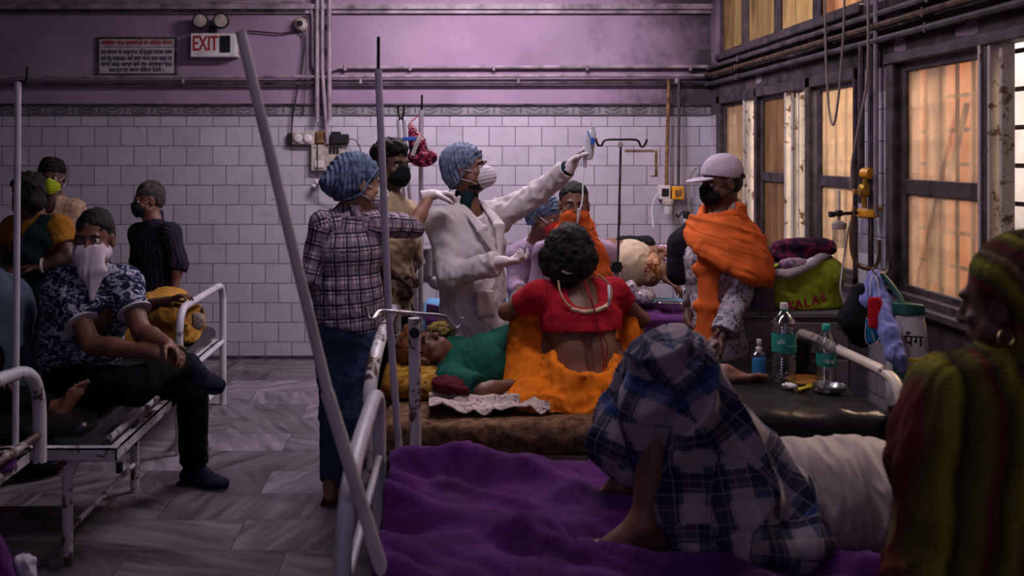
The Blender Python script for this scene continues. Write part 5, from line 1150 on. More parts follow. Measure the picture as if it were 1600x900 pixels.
# ---------------- man in the white cap
Y = 4.6
g = joints(Y, pelvis=(1122, 530), waist=(1119, 475), chest=(1117, 408), neck=(1124, 345), sr=(1092, 368, 4.74), sl=(1152, 372, 4.50), er=(1088, 450, 4.8), wr=(1075, 500, 4.6), el=(1156, 452, 4.42), wl=(1129, 524, 4.30), hr=(1106, 540, 4.68), hl=(1140, 540, 4.55), kr=(1110, 640), kl=(1142, 640), ar=(1110, 720), al=(1142, 720))
H = Head(px(1126, 284, Y), (-.94, -.27, -.16))
r = person('person in a white baseball cap with an orange scarf around the shoulders', ground(g['pelvis'])); rt = nrm(g['sl']-g['sr'])
fig_body(g, SK['dark_brown_skin'], r, H, hands=[dict(w=g['wl'], d=V3(-.75, -.1, -.55), n=V3(-.2, 0, -1), side=V3(-.2, -1, .1), curl=.35), dict(w=g['wr'], d=V3(-.3, -.4, -.8), n=V3(.5, 0, -.4), side=V3(0, -1, 0))], feet=[dict(a=g['ar'], f=V3(-.8, -.5, 0)), dict(a=g['al'], f=V3(-.8, -.5, 0))], right=rt)
hair_cap(H, r); face_mask(H, r, m_blk, 'flat'); eyes(H, r); brows(H, r); trousers(g, m_blacktr, r, .014, 1, rt=rt)
m_cap = cloth('white_cap_cotton', (.48, .42, .50), .06, .9, 12, (1, 1, 1))
S = SDF(.005, .02); H.e(S, (0, -.018, .048), (.086, .108, .092)); S.cut(H.p(0, .02, .028), -H.u+H.f*.30, .3)
cp = S.mesh('cap', m_cap, r, disp=folds(.003, (30, 30, 30), 4))
S = SDF(.004, .01); H.e(S, (0, .100, .030), (.070, .085, .010)); H.e(S, (0, .02, .03), (.08, .075, .08), sub=True, k=.004); S.mesh('cap_brim', m_cap, cp)
MB().tube([H.p(.07, -.085, .02), H.p(.0, -.13, .0), H.p(-.07, -.085, .02)], .006, 6).build('back_strap', m_blk, cp, smooth=True)
m_print = spots('grey_printed_cotton', [(.40, (.10, .09, .11)), (.47, (.40, .36, .42)), (.6, (.50, .46, .52))], 55, .6)
S = SDF(.007, .04); torso_cloth(S, g, .028, rt, slim=.95, flare=.01); S.cut(g['pelvis']+V3(0, 0, -.07), V3(0, 0, -1), .6); S.ec(g['pelvis']+V3(0, 0, -.05), g['pelvis'], (.18, .14), (.175, .13), rt); sleeve(S, g, 'l', 1.86, .075, .060, .055); sleeve(S, g, 'r', 1.7, .075, .060, .05); S.cone(H.p(0, -.03, -.12), g['neck'], .06, .07, k=.02); S.cut(H.p(0, 0, -.10), H.u, .12)
S.cut(g['pelvis']+V3(0, 0, -.08), V3(0, 0, -1), .6)
S.mesh('printed_shirt', m_print, r, disp=folds(.010, (9, 9, 6), 17))
S = SDF(.006, .012); e = g['wl']-nrm(g['wl']-g['el'])*.065; S.cone(e, e+nrm(g['wl']-g['el'])*.055, .062, .06); S.cut(e+nrm(g['wl']-g['el'])*.05, g['wl']-g['el'], .1); S.cut(e, g['el']-g['wl'], .1); S.mesh('turned_cuff', m_print, r)
m_osc2 = cloth('orange_shawl', (.70, .14, .03), .2, .8, 12, (1, 1, .35))
S = SDF(.0065, .025); n_ = g['neck']; up_ = V3(0, 0, 1)
ring = [n_+V3(-.105, -.03, .0), n_+V3(-.05, -.095, -.03), n_+V3(.05, -.095, -.02), n_+V3(.105, -.01, .03), n_+V3(.07, .075, .03), n_+V3(-.04, .08, .01), n_+V3(-.105, -.02, .0)]
strip(S, ring, [.030, .036, .040, .046, .040, .034, .030], .016, [r_-n_*[1, 1, 1] for r_ in ring])
strip(S, [px(1078, 345, 4.52), px(1105, 372, 4.42), px(1142, 385, 4.36), px(1172, 402, 4.38), px(1189, 436, 4.39)], [.028, .062, .082, .074, .058], .020, [V3(-.5, -1, .3), V3(-.2, -1, .3), V3(.3, -1, .4), V3(.9, -.8, .3)])
strip(S, [px(1135, 345, 4.56), px(1168, 365, 4.50), px(1190, 400, 4.47), px(1198, 442, 4.44)], [.05, .065, .06, .05], .020, [V3(.2, -.2, 1), V3(.7, -.3, 1), V3(1, -.3, .3)])
strip(S, [px(1150, 352, 4.64), px(1178, 385, 4.60), px(1192, 430, 4.54)], [.06, .06, .05], .02, [V3(.6, .4, 1), V3(1, .3, .4)])
def scf(P, n):
    q = P@nrm(V3(.35, 0, 1)); qq = q+noise(P, 5, 3)*.03; return .010*(1-2*np.abs(noise(np.stack([qq, P[:, 0]*.10, P[:, 1]*.10], 1), (22, 22, 22), 5)))+.005*(1-2*np.abs(noise(np.stack([qq, P[:, 0]*.15, P[:, 1]*.15], 1), (52, 52, 52), 8)))-.003
S.mesh('orange_scarf', m_osc2, r, disp=scf)
o = band([px(1100, 372, 4.44), px(1107, 420, 4.42), px(1106, 480, 4.41), px(1099, 530, 4.41), px(1092, 552, 4.41)], [.042, .050, .048, .044, .020], .014, V3(-.3, -1, 0), m_osc2, r, 'scarf_end', 9)
S = SDF(.007, .03); S.chain([px(1086, 352, 4.78), px(1070, 385, 4.72), px(1062, 425, 4.70)], [.05, .085, .07]); S.mesh('dark_waistcoat', cloth('dark_wool', (.014, .010, .016), .2), r, disp=folds(.006, 10, 3))

# ---------------- boy in the printed shirt
Y = 4.2
g = joints(Y, pelvis=(122, 585, 4.22), waist=(127, 535, 4.17), chest=(138, 472, 4.12), neck=(147, 420, 4.14), sr=(101, 446, 4.12), sl=(194, 444, 4.10), er=(143, 538, 3.95), wr=(243, 552, 3.86), el=(222, 520, 3.98), wl=(262, 538, 3.87), hr=(108, 600, 4.10), hl=(160, 598, 4.22), kr=(214, 604, 3.84), kl=(300, 596, 4.36), ar=(283, 563, 4.10), al=(303, 722, 4.46))
H = Head(px(147, 372, 4.13), (.06, -1, -.04), k=1.03)
r = person('person in a blue and white printed shirt with a white kerchief over the face', (float(g['pelvis'][0]), float(g['pelvis'][1]), .53)); rt = nrm(g['sl']-g['sr'])
fig_body(g, SK['brown_skin'], r, H, hands=[dict(w=g['wr'], d=V3(.9, -.15, -.15), n=V3(.1, .6, -.5), side=V3(.1, -.3, .9), curl=(.7, .8, .6, .5)), dict(w=g['wl'], d=V3(.75, -.5, -.35), n=V3(-.3, -.4, -.8), side=V3(-.6, -.6, .2), curl=(.45, .5, .5, .5))], k=1.08, right=rt, feet=[])
hair_cap(H, r); eyes(H, r); brows(H, r); trousers(g, m_blacktr, r, .018, 1.0, rt=rt, low=.008, amp=.009, vox=.0075)
m_pr = spots('indigo_tie_dye', [(.46, (.016, .018, .045)), (.51, (.06, .07, .13)), (.55, (.38, .38, .47)), (.8, (.50, .50, .57))], 19, 1.8, an=(1, 1, 1.6), detail=5, wr=.5)
S = SDF(.007, .04); torso_cloth(S, g, .034, rt, slim=1.04, dep=.015); sleeve(S, g, 'r', .68, .082, .068); sleeve(S, g, 'l', .60, .082, .066); S.cone(g['neck']+V3(0, .0, .03), g['neck']+V3(0, 0, -.02), .066, .08, k=.02); S.cut(g['neck']+V3(0, 0, .045), V3(0, -.5, 1), .12); S.cut(px(120, 600, 4.2), V3(.45, -.1, -1), .5)
sh = S.mesh('printed_shirt', m_pr, r, disp=folds(.013, (7, 7, 11), 61))
m_wt = cloth('white_hem', (.50, .45, .50))
for s_, f_ in (('r', .68), ('l', .60)):
    a, e = g['s'+s_], g['e'+s_]; p = a+(e-a)*f_; MB().lathe(p-nrm(e-a)*.010, [(.060, -.004), (.0735, -.003), (.0745, .006), (.060, .007)], 22, nrm(e-a)).build('sleeve_hem', m_wt, sh, smooth=True)
S = SDF(.005, .02); H.e(S, (0, .030, -.058), (.079, .084, .056)); S.ec(H.p(0, .086, -.045), px(146, 425, 4.01), (.070, .030), (.050, .022), V3(1, 0, 0)); S.ec(px(146, 425, 4.01), px(144, 468, 3.985), (.050, .018), (.010, .010), V3(1, 0, 0)); S.cut(H.p(0, .09, -.018), H.u, .16); H.e(S, (0, -.06, -.05), (.09, .07, .08), sub=True, k=.01)
S.mesh('white_kerchief', cloth('white_kerchief_cotton', (.56, .48, .52), .06, .5, 14), r, disp=lambda P, n: .004*(1-2*np.abs(noise(P+noise(P, 5, 2)[:, None]*.03, (34, 20, 5), 4))))
m_shoe = cloth('navy_shoe_mesh', (.012, .014, .03), .2); m_sole = mat('shoe_sole', (.05, .045, .05), .7)
shoe(g['al']+V3(0, 0, -.02), V3(.95, -.35, 0), V3(0, 0, 1), r, m_shoe, m_sole); shoe(g['ar']+V3(.03, 0, -.005), V3(.93, -.25, -.26), V3(.25, -.35, .85), r, m_shoe, m_sole)

# ---------------- boy in the dark striped shirt by the wall
Y = 6.1
g = joints(Y, pelvis=(245, 468), waist=(245, 428), chest=(242, 388), neck=(240, 348), sr=(217, 364, 6.2), sl=(267, 364, 5.98), er=(217, 412, 6.25), wr=(222, 455, 6.18), el=(279, 412, 5.95), wl=(272, 456, 5.9), hr=(236, 475, 6.15), hl=(256, 475, 6.02), kr=(236, 545, 6.15), kl=(258, 545, 6.0), ar=(236, 600, 6.15), al=(258, 600, 6.0))
H = Head(px(232, 312, Y), (-.86, -.5, -.14), k=.97)
r = person('person in a dark striped shirt standing against the tiled wall, face masked', ground(g['pelvis'])); rt = nrm(g['sl']-g['sr'])
fig_body(g, SK['brown_skin'], r, H, hands=[dict(w=g['wl'], d=V3(-.1, 0, -1), n=V3(-1, 0, 0), side=V3(0, -1, 0), sc=.85), dict(w=g['wr'], d=V3(-.1, 0, -1), n=V3(1, 0, 0), side=V3(0, -1, 0), sc=.85)], feet=[dict(a=g['ar'], f=V3(-.6, -.8, 0), sc=.9), dict(a=g['al'], f=V3(-.6, -.8, 0), sc=.9)], k=.85, slim=.85, right=rt)
hair_cap(H, r, m_hair_g, amp=.002); face_mask(H, r, cloth('dark_teal_cotton', (.012, .022, .026)), 'flat'); eyes(H, r); trousers(g, m_blacktr, r, .012, 1, rt=rt)
S = SDF(.008, .04); torso_cloth(S, g, .025, rt, slim=.86); S.ec(g['pelvis'], g['waist'], (.155, .12), (.145, .11), rt); S.cut(g['pelvis']+V3(0, 0, -.02), V3(0, 0, -1), .5); sleeve(S, g, 'l', 1.25, .064, .055, .050); sleeve(S, g, 'r', 1.25, .064, .055, .05); S.cone(H.p(0, -.03, -.11), g['neck'], .055, .065, k=.02)
S.mesh('striped_shirt', plaid('dark_striped_cotton', (.012, .010, .018), [(0, .030, 0, .005, (.06, .06, .09), .9), (0, .030, .5, .003, (.04, .025, .06), .9)]), r, fab=True, disp=folds(.009, (9, 9, 5), 71))

# ---------------- man in the green mask
Y = 6.18
g = joints(Y, pelvis=(90, 450), waist=(89, 405), chest=(88, 360), neck=(84, 312), sr=(56, 328), sl=(116, 328), er=(50, 380), wr=(60, 425, 6.1), el=(124, 382), wl=(118, 428, 6.1), hr=(76, 460), hl=(104, 460), kr=(76, 540), kl=(104, 540), ar=(76, 592), al=(104, 592))
H = Head(px(81, 277, Y), (.22, -.97, -.05))
r = person('person in a peach check shirt and bright green face mask at the back left', ground(g['pelvis'])); rt = V3(1, 0, 0)
fig_body(g, SK['dark_brown_skin'], r, H, hands=[dict(w=g['wl'], d=V3(0, -.1, -1), n=V3(-1, 0, 0), side=V3(0, -1, 0)), dict(w=g['wr'], d=V3(0, -.1, -1), n=V3(1, 0, 0), side=V3(0, -1, 0))], feet=[dict(a=g['ar'], f=V3(0, -1, 0)), dict(a=g['al'], f=V3(0, -1, 0))], right=rt)
hair_cap(H, r, style='thick'); face_mask(H, r, cloth('green_mask_cotton', (.32, .42, .02)), 'flat'); eyes(H, r); trousers(g, m_greytr, r, .012, 1, rt=rt)
S = SDF(.008, .04); torso_cloth(S, g, .025, rt, slim=.94); S.cut(g['pelvis'], V3(0, 0, -1), .5); sleeve(S, g, 'l', 1.4, .07, .06, .055); sleeve(S, g, 'r', 1.4, .07, .06, .055); S.cone(H.p(0, -.04, -.11), g['neck'], .058, .07, k=.02); S.ell(g['neck']+V3(0, -.08, -.01), (.035, .06, .08), k=.01, sub=True)
S.mesh('checked_shirt', plaid('peach_check', (.42, .29, .20), [(0, .035, 0, .006, (.25, .14, .09), .8), (1, .035, 0, .006, (.25, .14, .09), .8)]), r, fab=True, disp=folds(.007, (9, 9, 6), 81))

# ---------------- woman in mustard blouse
Y = 4.68
g = joints(Y, pelvis=(60, 468), waist=(60, 425), chest=(58, 382), neck=(52, 342), sl=(22, 358, 4.74), sr=(92, 356, 4.62), er=(107, 402, 4.58), wr=(62, 418, 4.52), el=(5, 405, 4.7), wl=(15, 420, 4.56), hl=(42, 478), hr=(80, 478), kl=(42, 590), kr=(80, 590), al=(42, 705), ar=(80, 705))
H = Head(px(44, 308, Y), (-.66, .72, -.05), k=.93)
r = person('person in a mustard blouse and dark green sari, turned away at the left', ground(g['pelvis'])); rt = nrm(g['sr']-g['sl'])
fig_body(g, SK['dark_brown_skin'], r, H, hands=[dict(w=g['wr'], d=V3(-1, 0, .05), n=V3(0, 0, -1), side=V3(0, -1, 0), sc=.9), dict(w=g['wl'], d=V3(.4, -.5, 0), n=V3(0, 0, -1), side=V3(0, 1, 0), sc=.9)], feet=[dict(a=g['al'], f=V3(-.5, .8, 0)), dict(a=g['ar'], f=V3(-.5, .8, 0))], slim=.88, k=.92, right=rt)
hair_cap(H, r, style='thick'); S = SDF(.007, .02); H.e(S, (0, -.10, -.03), (.06, .05, .055)); S.mesh('hair_bun', m_hair, r, disp=lambda P, n: .004*noise(P, 50, 2)); face_mask(H, r, cloth('teal_mask', (.02, .04, .05)), 'flat')
S = SDF(.008, .04); torso_cloth(S, g, .014, rt, slim=.92); sleeve(S, g, 'r', .6, .068, .062); sleeve(S, g, 'l', .6, .068, .062); S.cut(g['waist']+V3(0, 0, .02), V3(0, 0, -1), .5); S.mesh('mustard_blouse', cloth('mustard_cotton', (.30, .13, .015), .2), r, disp=folds(.007, (10, 10, 9), 91))
m_tsari = cloth('dark_teal_sari', (.012, .030, .030), .3)
S = SDF(.009, .05); S.ec(g['waist']+V3(0, 0, .01), g['pelvis'], (.150, .12), (.17, .14), rt); S.ec(g['pelvis'], V3(g['pelvis'][0], g['pelvis'][1], .08), (.17, .14), (.20, .17), rt); S.cut(V3(g['pelvis'][0], g['pelvis'][1], .05), V3(0, 0, -1), .5)
S.mesh('sari_skirt', m_tsari, r, disp=folds(.012, (12, 12, 2), 92))
band([g['sr']+V3(-.04, -.03, .05), px(66, 372, 4.55), px(40, 395, 4.54), px(20, 420, 4.57)], [.05, .06, .07, .07], .02, V3(.2, -1, 0), m_tsari, r, 'sari_sash', 6)
MB().lathe(px(66, 415, 4.53), [(.030, -.006), (.036, -.004), (.036, .004), (.030, .006)], 20, (1, .2, .1)).build('bangle', m_white_p, r, smooth=True)

# ---------------- person seated at the left edge, one bare foot on the bed
g = joints(4.05, pelvis=(-22, 612, 4.0), waist=(-24, 560, 4.02), chest=(-22, 490, 4.05), neck=(-45, 425, 4.10), sr=(-70, 455, 3.98), sl=(14, 462, 4.18), el=(20, 545, 4.14), wl=(5, 590, 3.95), er=(-60, 540, 3.9), wr=(-20, 590, 3.8), hl=(-12, 620, 4.05), hr=(-20, 625, 3.92), kl=(-150, 640, 4.2), kr=(40, 632, 3.98), al=(-60, 650, 4.25), ar=(92, 640, 3.80))
for k_ in ('kl', 'al', 'kr', 'ar'): g[k_][2] = .615
g['ar'] = px(90, 640, 3.84); g['kr'] = px(-60, 605, 3.80)
H = Head(px(-75, 385, 4.1), (-.6, -.7, -.1))
r = person('person in blue-grey shirt at the left edge, a bare foot resting on the black mattress', (float(g['pelvis'][0]), float(g['pelvis'][1]), .53)); rt = nrm(g['sl']-g['sr'])
fig_body(g, SK['brown_skin'], r, H, hands=[dict(w=g['wl'], d=V3(.3, -.8, 0), n=V3(0, 0, -1), side=V3(-1, 0, 0)), dict(w=g['wr'], d=V3(.8, -.2, 0), n=V3(0, 0, -1), side=V3(0, 1, 0))], feet=[dict(a=g['ar'], f=V3(.35, .35, .86), u=V3(-.75, .55, .1), sc=.86, side=-1)], right=rt)
hair_cap(H, r); trousers(g, m_blacktr, r, .012, .93, rt=rt)
MB().lathe(g['ar']-nrm(g['ar']-g['kr'])*.05, [(.040, -.012), (.047, -.01), (.047, .01), (.040, .012)], 20, nrm(g['ar']-g['kr'])).build('white_cuff', m_wt, r, smooth=True)
S = SDF(.008, .04); torso_cloth(S, g, .04, rt, slim=1.1, dep=.03); sleeve(S, g, 'l', 1.5, .085, .07, .06); sleeve(S, g, 'r', 1.5, .085, .07, .06); S.mesh('blue_grey_shirt', cloth('blue_grey_cotton', (.060, .085, .12), .2, .5), r, disp=folds(.010, (8, 8, 5), 95))

# ---------------- patient under the yellow blanket
Y = 5.4
def lying(pts, rad):
    return {k: V3(*v) for k, v in pts.items()}
zt = .60
g = dict(pelvis=V3(-1.9, 5.4, zt), waist=V3(-2.1, 5.4, zt), chest=V3(-2.32, 5.4, zt+.01), neck=V3(-2.55, 5.4, zt+.02), sr=V3(-2.48, 5.58, zt), sl=V3(-2.48, 5.22, zt), er=V3(-2.28, 5.66, zt-.02), wr=V3(-2.05, 5.62, zt-.02), el=px(200, 483, 5.15), wl=px(262, 470, 5.10), hr=V3(-1.88, 5.48, zt), hl=V3(-1.88, 5.32, zt), kr=V3(-1.62, 5.5, zt+.13), kl=V3(-1.62, 5.3, zt+.13), ar=V3(-1.50, 5.5, zt-.04), al=V3(-1.50, 5.3, zt-.04))
H = Head(V3(-2.70, 5.4, .64), (0, -.3, .95), (-1, 0, .05))
r = person('person lying under a mustard blanket on the bed by the tiles, arm outstretched', (-2.0, 5.4, .5))
fig_body(g, SK['dark_brown_skin'], r, H, right=V3(0, 1, 0), k=.95, hands=[dict(w=g['wl'], d=V3(.9, 0, .35), n=V3(.2, -.2, -1), side=V3(0, .6, .6), curl=.5), dict(w=g['wr'], d=V3(1, 0, 0), n=V3(0, 0, -1), side=V3(0, -1, 0))], feet=[dict(a=g['ar'], f=V3(.3, 0, 1), u=V3(-1, 0, .3), sc=.8), dict(a=g['al'], f=V3(.3, 0, 1), u=V3(-1, 0, .3), sc=.8)]); hair_cap(H, r)
S = SDF(.010, .06); S.ec(V3(-2.45, 5.42, .59), V3(-1.9, 5.42, .60), (.22, .10), (.24, .11), V3(0, 1, 0)); S.ec(V3(-1.9, 5.42, .60), V3(-1.60, 5.40, .68), (.24, .11), (.24, .12), V3(0, 1, 0)); S.ec(V3(-1.62, 5.4, .66), V3(-1.48, 5.38, .60), (.24, .13), (.22, .11), V3(0, 1, 0)); S.ell(V3(-1.52, 5.2, .70), (.10, .12, .085)); S.box(V3(-2.0, 5.16, .50), (.5, .06, .09), rd=.05); S.cut(V3(-2, 5.4, .40), V3(0, 0, -1), 3); S.cut(V3(-1.425, 5.4, .5), V3(1, 0, 0), .6)
o = S.mesh('blanket', cloth('mustard_blanket_wool', (.40, .20, .035), .25, .7), disp=folds(.016, (6, 9, 12), 96, .4)); tag(o, 'mustard yellow blanket heaped over the patient behind the white hoop', 'blanket')
S = SDF(.006, .02); S.ell(px(310, 502, 5.1), (.035, .025, .05)); o = S.mesh('cloth', cloth('beige_rag', (.30, .24, .20)), disp=folds(.008, 20, 3)); tag(o, 'small white cloth tucked at the edge of the mustard blanket', 'cloth')

# ---------------- boy in green lying on the centre bed
g = dict(pelvis=V3(.50, 4.22, .66), waist=V3(.32, 4.17, .68), chest=px(745, 574, 4.08), neck=px(700, 566, 4.08), sl=px(703, 600, 3.88), sr=px(712, 552, 4.27), el=px(752, 612, 3.76), wl=px(797, 600, 3.80), er=V3(.22, 4.36, .66), wr=V3(.40, 4.36, .64), hl=V3(.52, 4.26, .66), hr=V3(.52, 4.34, .66), kl=V3(.88, 4.28, .68), kr=V3(.88, 4.35, .68), al=px(1133, 607, 3.98), ar=V3(1.2, 4.32, .645))
g['al'][2] = .655
H = Head(px(664, 548, 4.07), (.22, -.42, .88), (-.93, .05, .25), k=.93)
r = person('person in a dark green shirt lying on the centre bed, bare foot by the bottles', (float(g['waist'][0]), 4.1, .58)); rt = V3(0, 1, 0)
fig_body(g, SK['brown_skin'], r, H, k=.82, slim=.8, right=rt, hands=[dict(w=g['wl'], d=V3(.9, .2, -.1), n=V3(0, 0, -1), side=V3(0, 1, 0), sc=.85), dict(w=g['wr'], d=V3(1, 0, 0), n=V3(0, 0, -1), side=V3(0, -1, 0), sc=.85)], feet=[dict(a=g['al'], f=V3(1, .0, .06), u=V3(.1, .75, .65), sc=.9, side=1), dict(a=g['ar'], f=V3(.2, 0, 1), u=V3(-1, 0, .2), sc=.85)])
hair_cap(H, r, style='thick'); eyes(H, r); brows(H, r); trousers(g, m_blacktr, r, .010, .75, rt=rt)
S = SDF(.007, .04); torso_cloth(S, g, .028, rt, slim=.86, dep=.01); sleeve(S, g, 'l', .96, .072, .068); sleeve(S, g, 'r', .96, .072, .066); S.mesh('green_shirt', cloth('bottle_green_cotton', (.010, .085, .060), .2, .6, 12, (.5, 1, 1)), r, disp=folds(.012, (11, 7, 7), 101))
S = SDF(.006, .03); H.e(S, (0, -.015, .075), (.092, .105, .065)); S.chain([H.p(.085, .03, .06), H.p(.0, .095, .085), H.p(-.085, .03, .06)], .016); S.cone(H.p(-.06, -.02, .08), px(636, 512, 4.1), .035, .02); S.mesh('head_cloth', spots('rust_print', [(.45, (.20, .07, .02)), (.55, (.32, .14, .05)), (.62, (.05, .02, .015))], 30), r, disp=folds(.008, 20, 3))
# pillow, coloured cloth and crumpled printed sheet
S = SDF(.008, .03); S.box(V3(-.08, 4.05, .625), (.17, .26, .05), rd=.045); o = S.mesh('pillow', spots('ochre_print', [(.42, (.20, .085, .01)), (.55, (.42, .22, .03)), (.66, (.50, .30, .06)), (.7, (.10, .02, .02))], 14, .8), disp=folds(.008, 12, 7)); tag(o, 'ochre patterned pillow under the head of the boy in green', 'pillow')
S = SDF(.007, .02); S.cone(px(690, 605, 3.72), px(725, 612, 3.68), .022, .02); S.ell(px(700, 598, 3.78), (.07, .08, .025)); o = S.mesh('red_cloth', cloth('dark_red_cotton', (.07, .006, .010)), disp=folds(.01, 20, 3)); tag(o, 'dark red cloth bunched beside the patterned pillow', 'cloth')
drape('printed_sheet', 'crumpled white sheet with brown print on the centre bed', 'sheet', spots('brown_scribble', [(.485, (.50, .41, .38)), (.495, (.14, .06, .04)), (.515, (.14, .06, .04)), (.525, (.50, .42, .39))], 16, 1.2, wr=.6), -.05, .42, 3.57, 3.98, .572, .0, 0, 0, .0, fold=lambda a, c: .030*np.maximum(0, ridge(P3(a, c), (6, 13, 1), 8))+.012*ridge(P3(a, c), (14, 30, 1), 2)+.012, n=(110, 90))

# ---------------- patient on the far bed
g = dict(pelvis=V3(1.0, 5.75, .76), waist=V3(1.08, 5.75, .76), chest=px(1000, 408, 5.75), neck=px(1018, 408, 5.75), sl=px(1012, 428, 5.6), sr=px(1014, 398, 5.9), el=px(1034, 418, 5.5), wl=px(1040, 436, 5.45), er=V3(1.1, 6.0, .76), wr=V3(.95, 6.0, .76), hl=V3(1.0, 5.68, .76), hr=V3(1.0, 5.85, .76), kl=V3(1.08, 5.62, 1.0), kr=V3(1.06, 5.8, 1.0), al=V3(.92, 5.66, .72), ar=V3(.92, 5.82, .72))
H = Head(px(1030, 404, 5.74), (.1, -.7, .7), (.95, .1, .2), k=.95)
r = person('person lying on the far blue bed, wrapped in cream and rust cloth', (1.1, 5.75, .66))
fig_body(g, SK['brown_skin'], r, H, right=V3(0, 1, 0), hands=[dict(w=g['wl'], d=V3(.6, -.3, -.4), n=V3(0, 0, -1), side=V3(0, 1, 0))], feet=[dict(a=g['al'], f=V3(-.3, 0, 1), u=V3(1, 0, .2), sc=.85)])
S = SDF(.007, .03); H.e(S, (0, -.01, .03), (.09, .10, .09)); H.e(S, (0, -.02, .10), (.07, .08, .05)); S.mesh('head_cloth', spots('purple_floral', [(.45, (.16, .06, .20)), (.55, (.55, .40, .55))], 40), r, disp=folds(.006, 20, 3))
S = SDF(.008, .04); S.ell(px(988, 412, 5.6), (.13, .17, .145)); S.cone(px(975, 420, 5.6), px(935, 436, 5.7), .13, .11); S.cut(V3(1, 5.6, .655), V3(0, 0, -1), 1.2); S.mesh('cream_wrap', cloth('cream_wrap_cotton', (.48, .38, .26), .1, .7, 7), r, disp=folds(.014, (10, 10, 6), 4))
S = SDF(.008, .03); S.ell(px(1013, 420, 5.55), (.085, .13, .11)); S.cut(V3(1, 5.6, .655), V3(0, 0, -1), 1.2); S.mesh('rust_wrap', spots('rust_floral', [(.42, (.10, .03, .02)), (.5, (.36, .13, .05)), (.6, (.50, .36, .25))], 26), r, disp=folds(.010, (14, 14, 8), 4))
S = SDF(.01, .02); S.box(px(992, 390, 6.05), (.13, .07, .09), rd=.05); o = S.mesh('pillow', m_blk, disp=folds(.006, 9, 2)); tag(o, 'black pillow at the head of the far blue bed', 'pillow')

# ---------------- man lying on the nearest bed, knees up
g = dict(pelvis=px(1215, 792, 2.50), waist=px(1280, 788, 2.50), chest=px(1350, 782, 2.50), neck=px(1448, 778, 2.50), sl=px(1425, 800, 2.32), sr=px(1420, 760, 2.68), el=px(1490, 850, 2.24), wl=px(1570, 850, 2.30), er=px(1330, 770, 2.76), wr=px(1300, 742, 2.72), hl=px(1195, 795, 2.40), hr=px(1195, 785, 2.60), kl=px(1045, 578, 2.40), kr=px(1020, 592, 2.64), al=px(1008, 815, 2.34), ar=px(972, 762, 2.66))
g['el'][2] = .62; g['wl'][2] = .62
H = Head(px(1545, 775, 2.5), (.1, -.15, 1), (1, 0, .15))
r = person('person lying with knees raised under a blue checked lungi, beige shirt, bare feet', (float(g['pelvis'][0]), 2.5, .56)); rt = V3(0, 1, 0)
fig_body(g, SK['brown_skin'], r, H, vox=.006, right=rt, hands=[dict(w=g['wl'], d=V3(.7, .3, 0), n=V3(0, 0, -1), side=V3(-1, 0, 0)), dict(w=g['wr'], d=V3(-.5, -.6, .1), n=V3(0, 0, -1), side=V3(-.6, .5, 0))], feet=[dict(a=g['al'], f=V3(-1, -.18, -.03), sc=1.03, side=1), dict(a=g['ar'], f=V3(-1, .12, -.04), sc=1.0, side=-1)], k=1.02)
hair_cap(H, r); eyes(H, r)
D1 = (.012, .012, .035); 
m_lungi = plaid('blue_check_lungi', (.055, .065, .12), [(0, .13, .0, .050, (.36, .28, .27), .65), (1, .14, .1, .050, (.34, .26, .28), .6), (0, .13, .55, .034, D1, .85), (0, .13, .30, .008, D1, .8), (1, .14, .62, .036, D1, .85), (1, .14, .35, .008, D1, .8), (0, .0325, 0, .003, (.30, .25, .26), .35), (1, .035, 0, .003, (.30, .25, .26), .35), (0, .39, .2, .05, (.03, .07, .20), .7), (1, .42, .5, .05, (.02, .06, .19), .6)], wr=.7)
S = SDF(.0065, .05); kl, kr = g['kl'], g['kr']
S.cone(kl+V3(0, 0, .005), kr+V3(0, 0, .005), .080, .076); S.cone(kl, g['hl']+V3(0, 0, .02), .084, .125); S.cone(kr, g['hr']+V3(0, 0, .02), .080, .125)
S.chain([kr, px(985, 660, 2.66), px(968, 700, 2.64), px(985, 735, 2.60)], [.076, .078, .075, .05])
S.chain([kl, px(1028, 640, 2.40), px(1020, 705, 2.38)], [.080, .078, .058])
S.chain([kl+V3(.03, 0, 0), px(1080, 700, 2.38), px(1085, 790, 2.34), px(1090, 845, 2.30)], [.07, .085, .085, .06]); S.chain([px(1120, 700, 2.40), px(1140, 790, 2.34), px(1150, 848, 2.28)], [.10, .11, .07])
S.cone(px(1130, 800, 2.38), px(1245, 800, 2.48), .125, .125); S.ec(px(1180, 845, 2.28), px(1270, 840, 2.32), (.10, .05), (.09, .05), V3(0, 1, 0))
S.ec(g['pelvis'], g['waist']-V3(.03, 0, 0), (.185, .135), (.165, .12), rt); S.cut(V3(1, 2.4, .562), V3(0, 0, -1), 2)
def lf(P, n):
    q = P-(kl+kr)/2; a = np.arctan2(q[:, 0]*1.0+q[:, 1]*.6, -q[:, 2]+.15); rr = np.sqrt((q**2).sum(1)); w_ = noise(P, 5, 3)
    return (.016*np.minimum(rr*4, 1)*(1-2*np.abs(np.sin(a*7.5+w_*2.2)))*.9+.010*ridge(P, (7, 9, 5), 7)+.004*noise(P, 22, 3))
S.mesh('checked_lungi', m_lungi, r, fab=True, disp=lf)
S = SDF(.0065, .05); torso_cloth(S, dict(g, pelvis=g['waist']-V3(.06, 0, 0)), .030, rt, slim=1.06, dep=.025); sleeve(S, g, 'l', .8, .075, .07); sleeve(S, g, 'r', .8, .075, .07); S.ell(px(1350, 780, 2.48), (.22, .175, .135)); S.cut(V3(1.2, 2.4, .562), V3(0, 0, -1), 2)
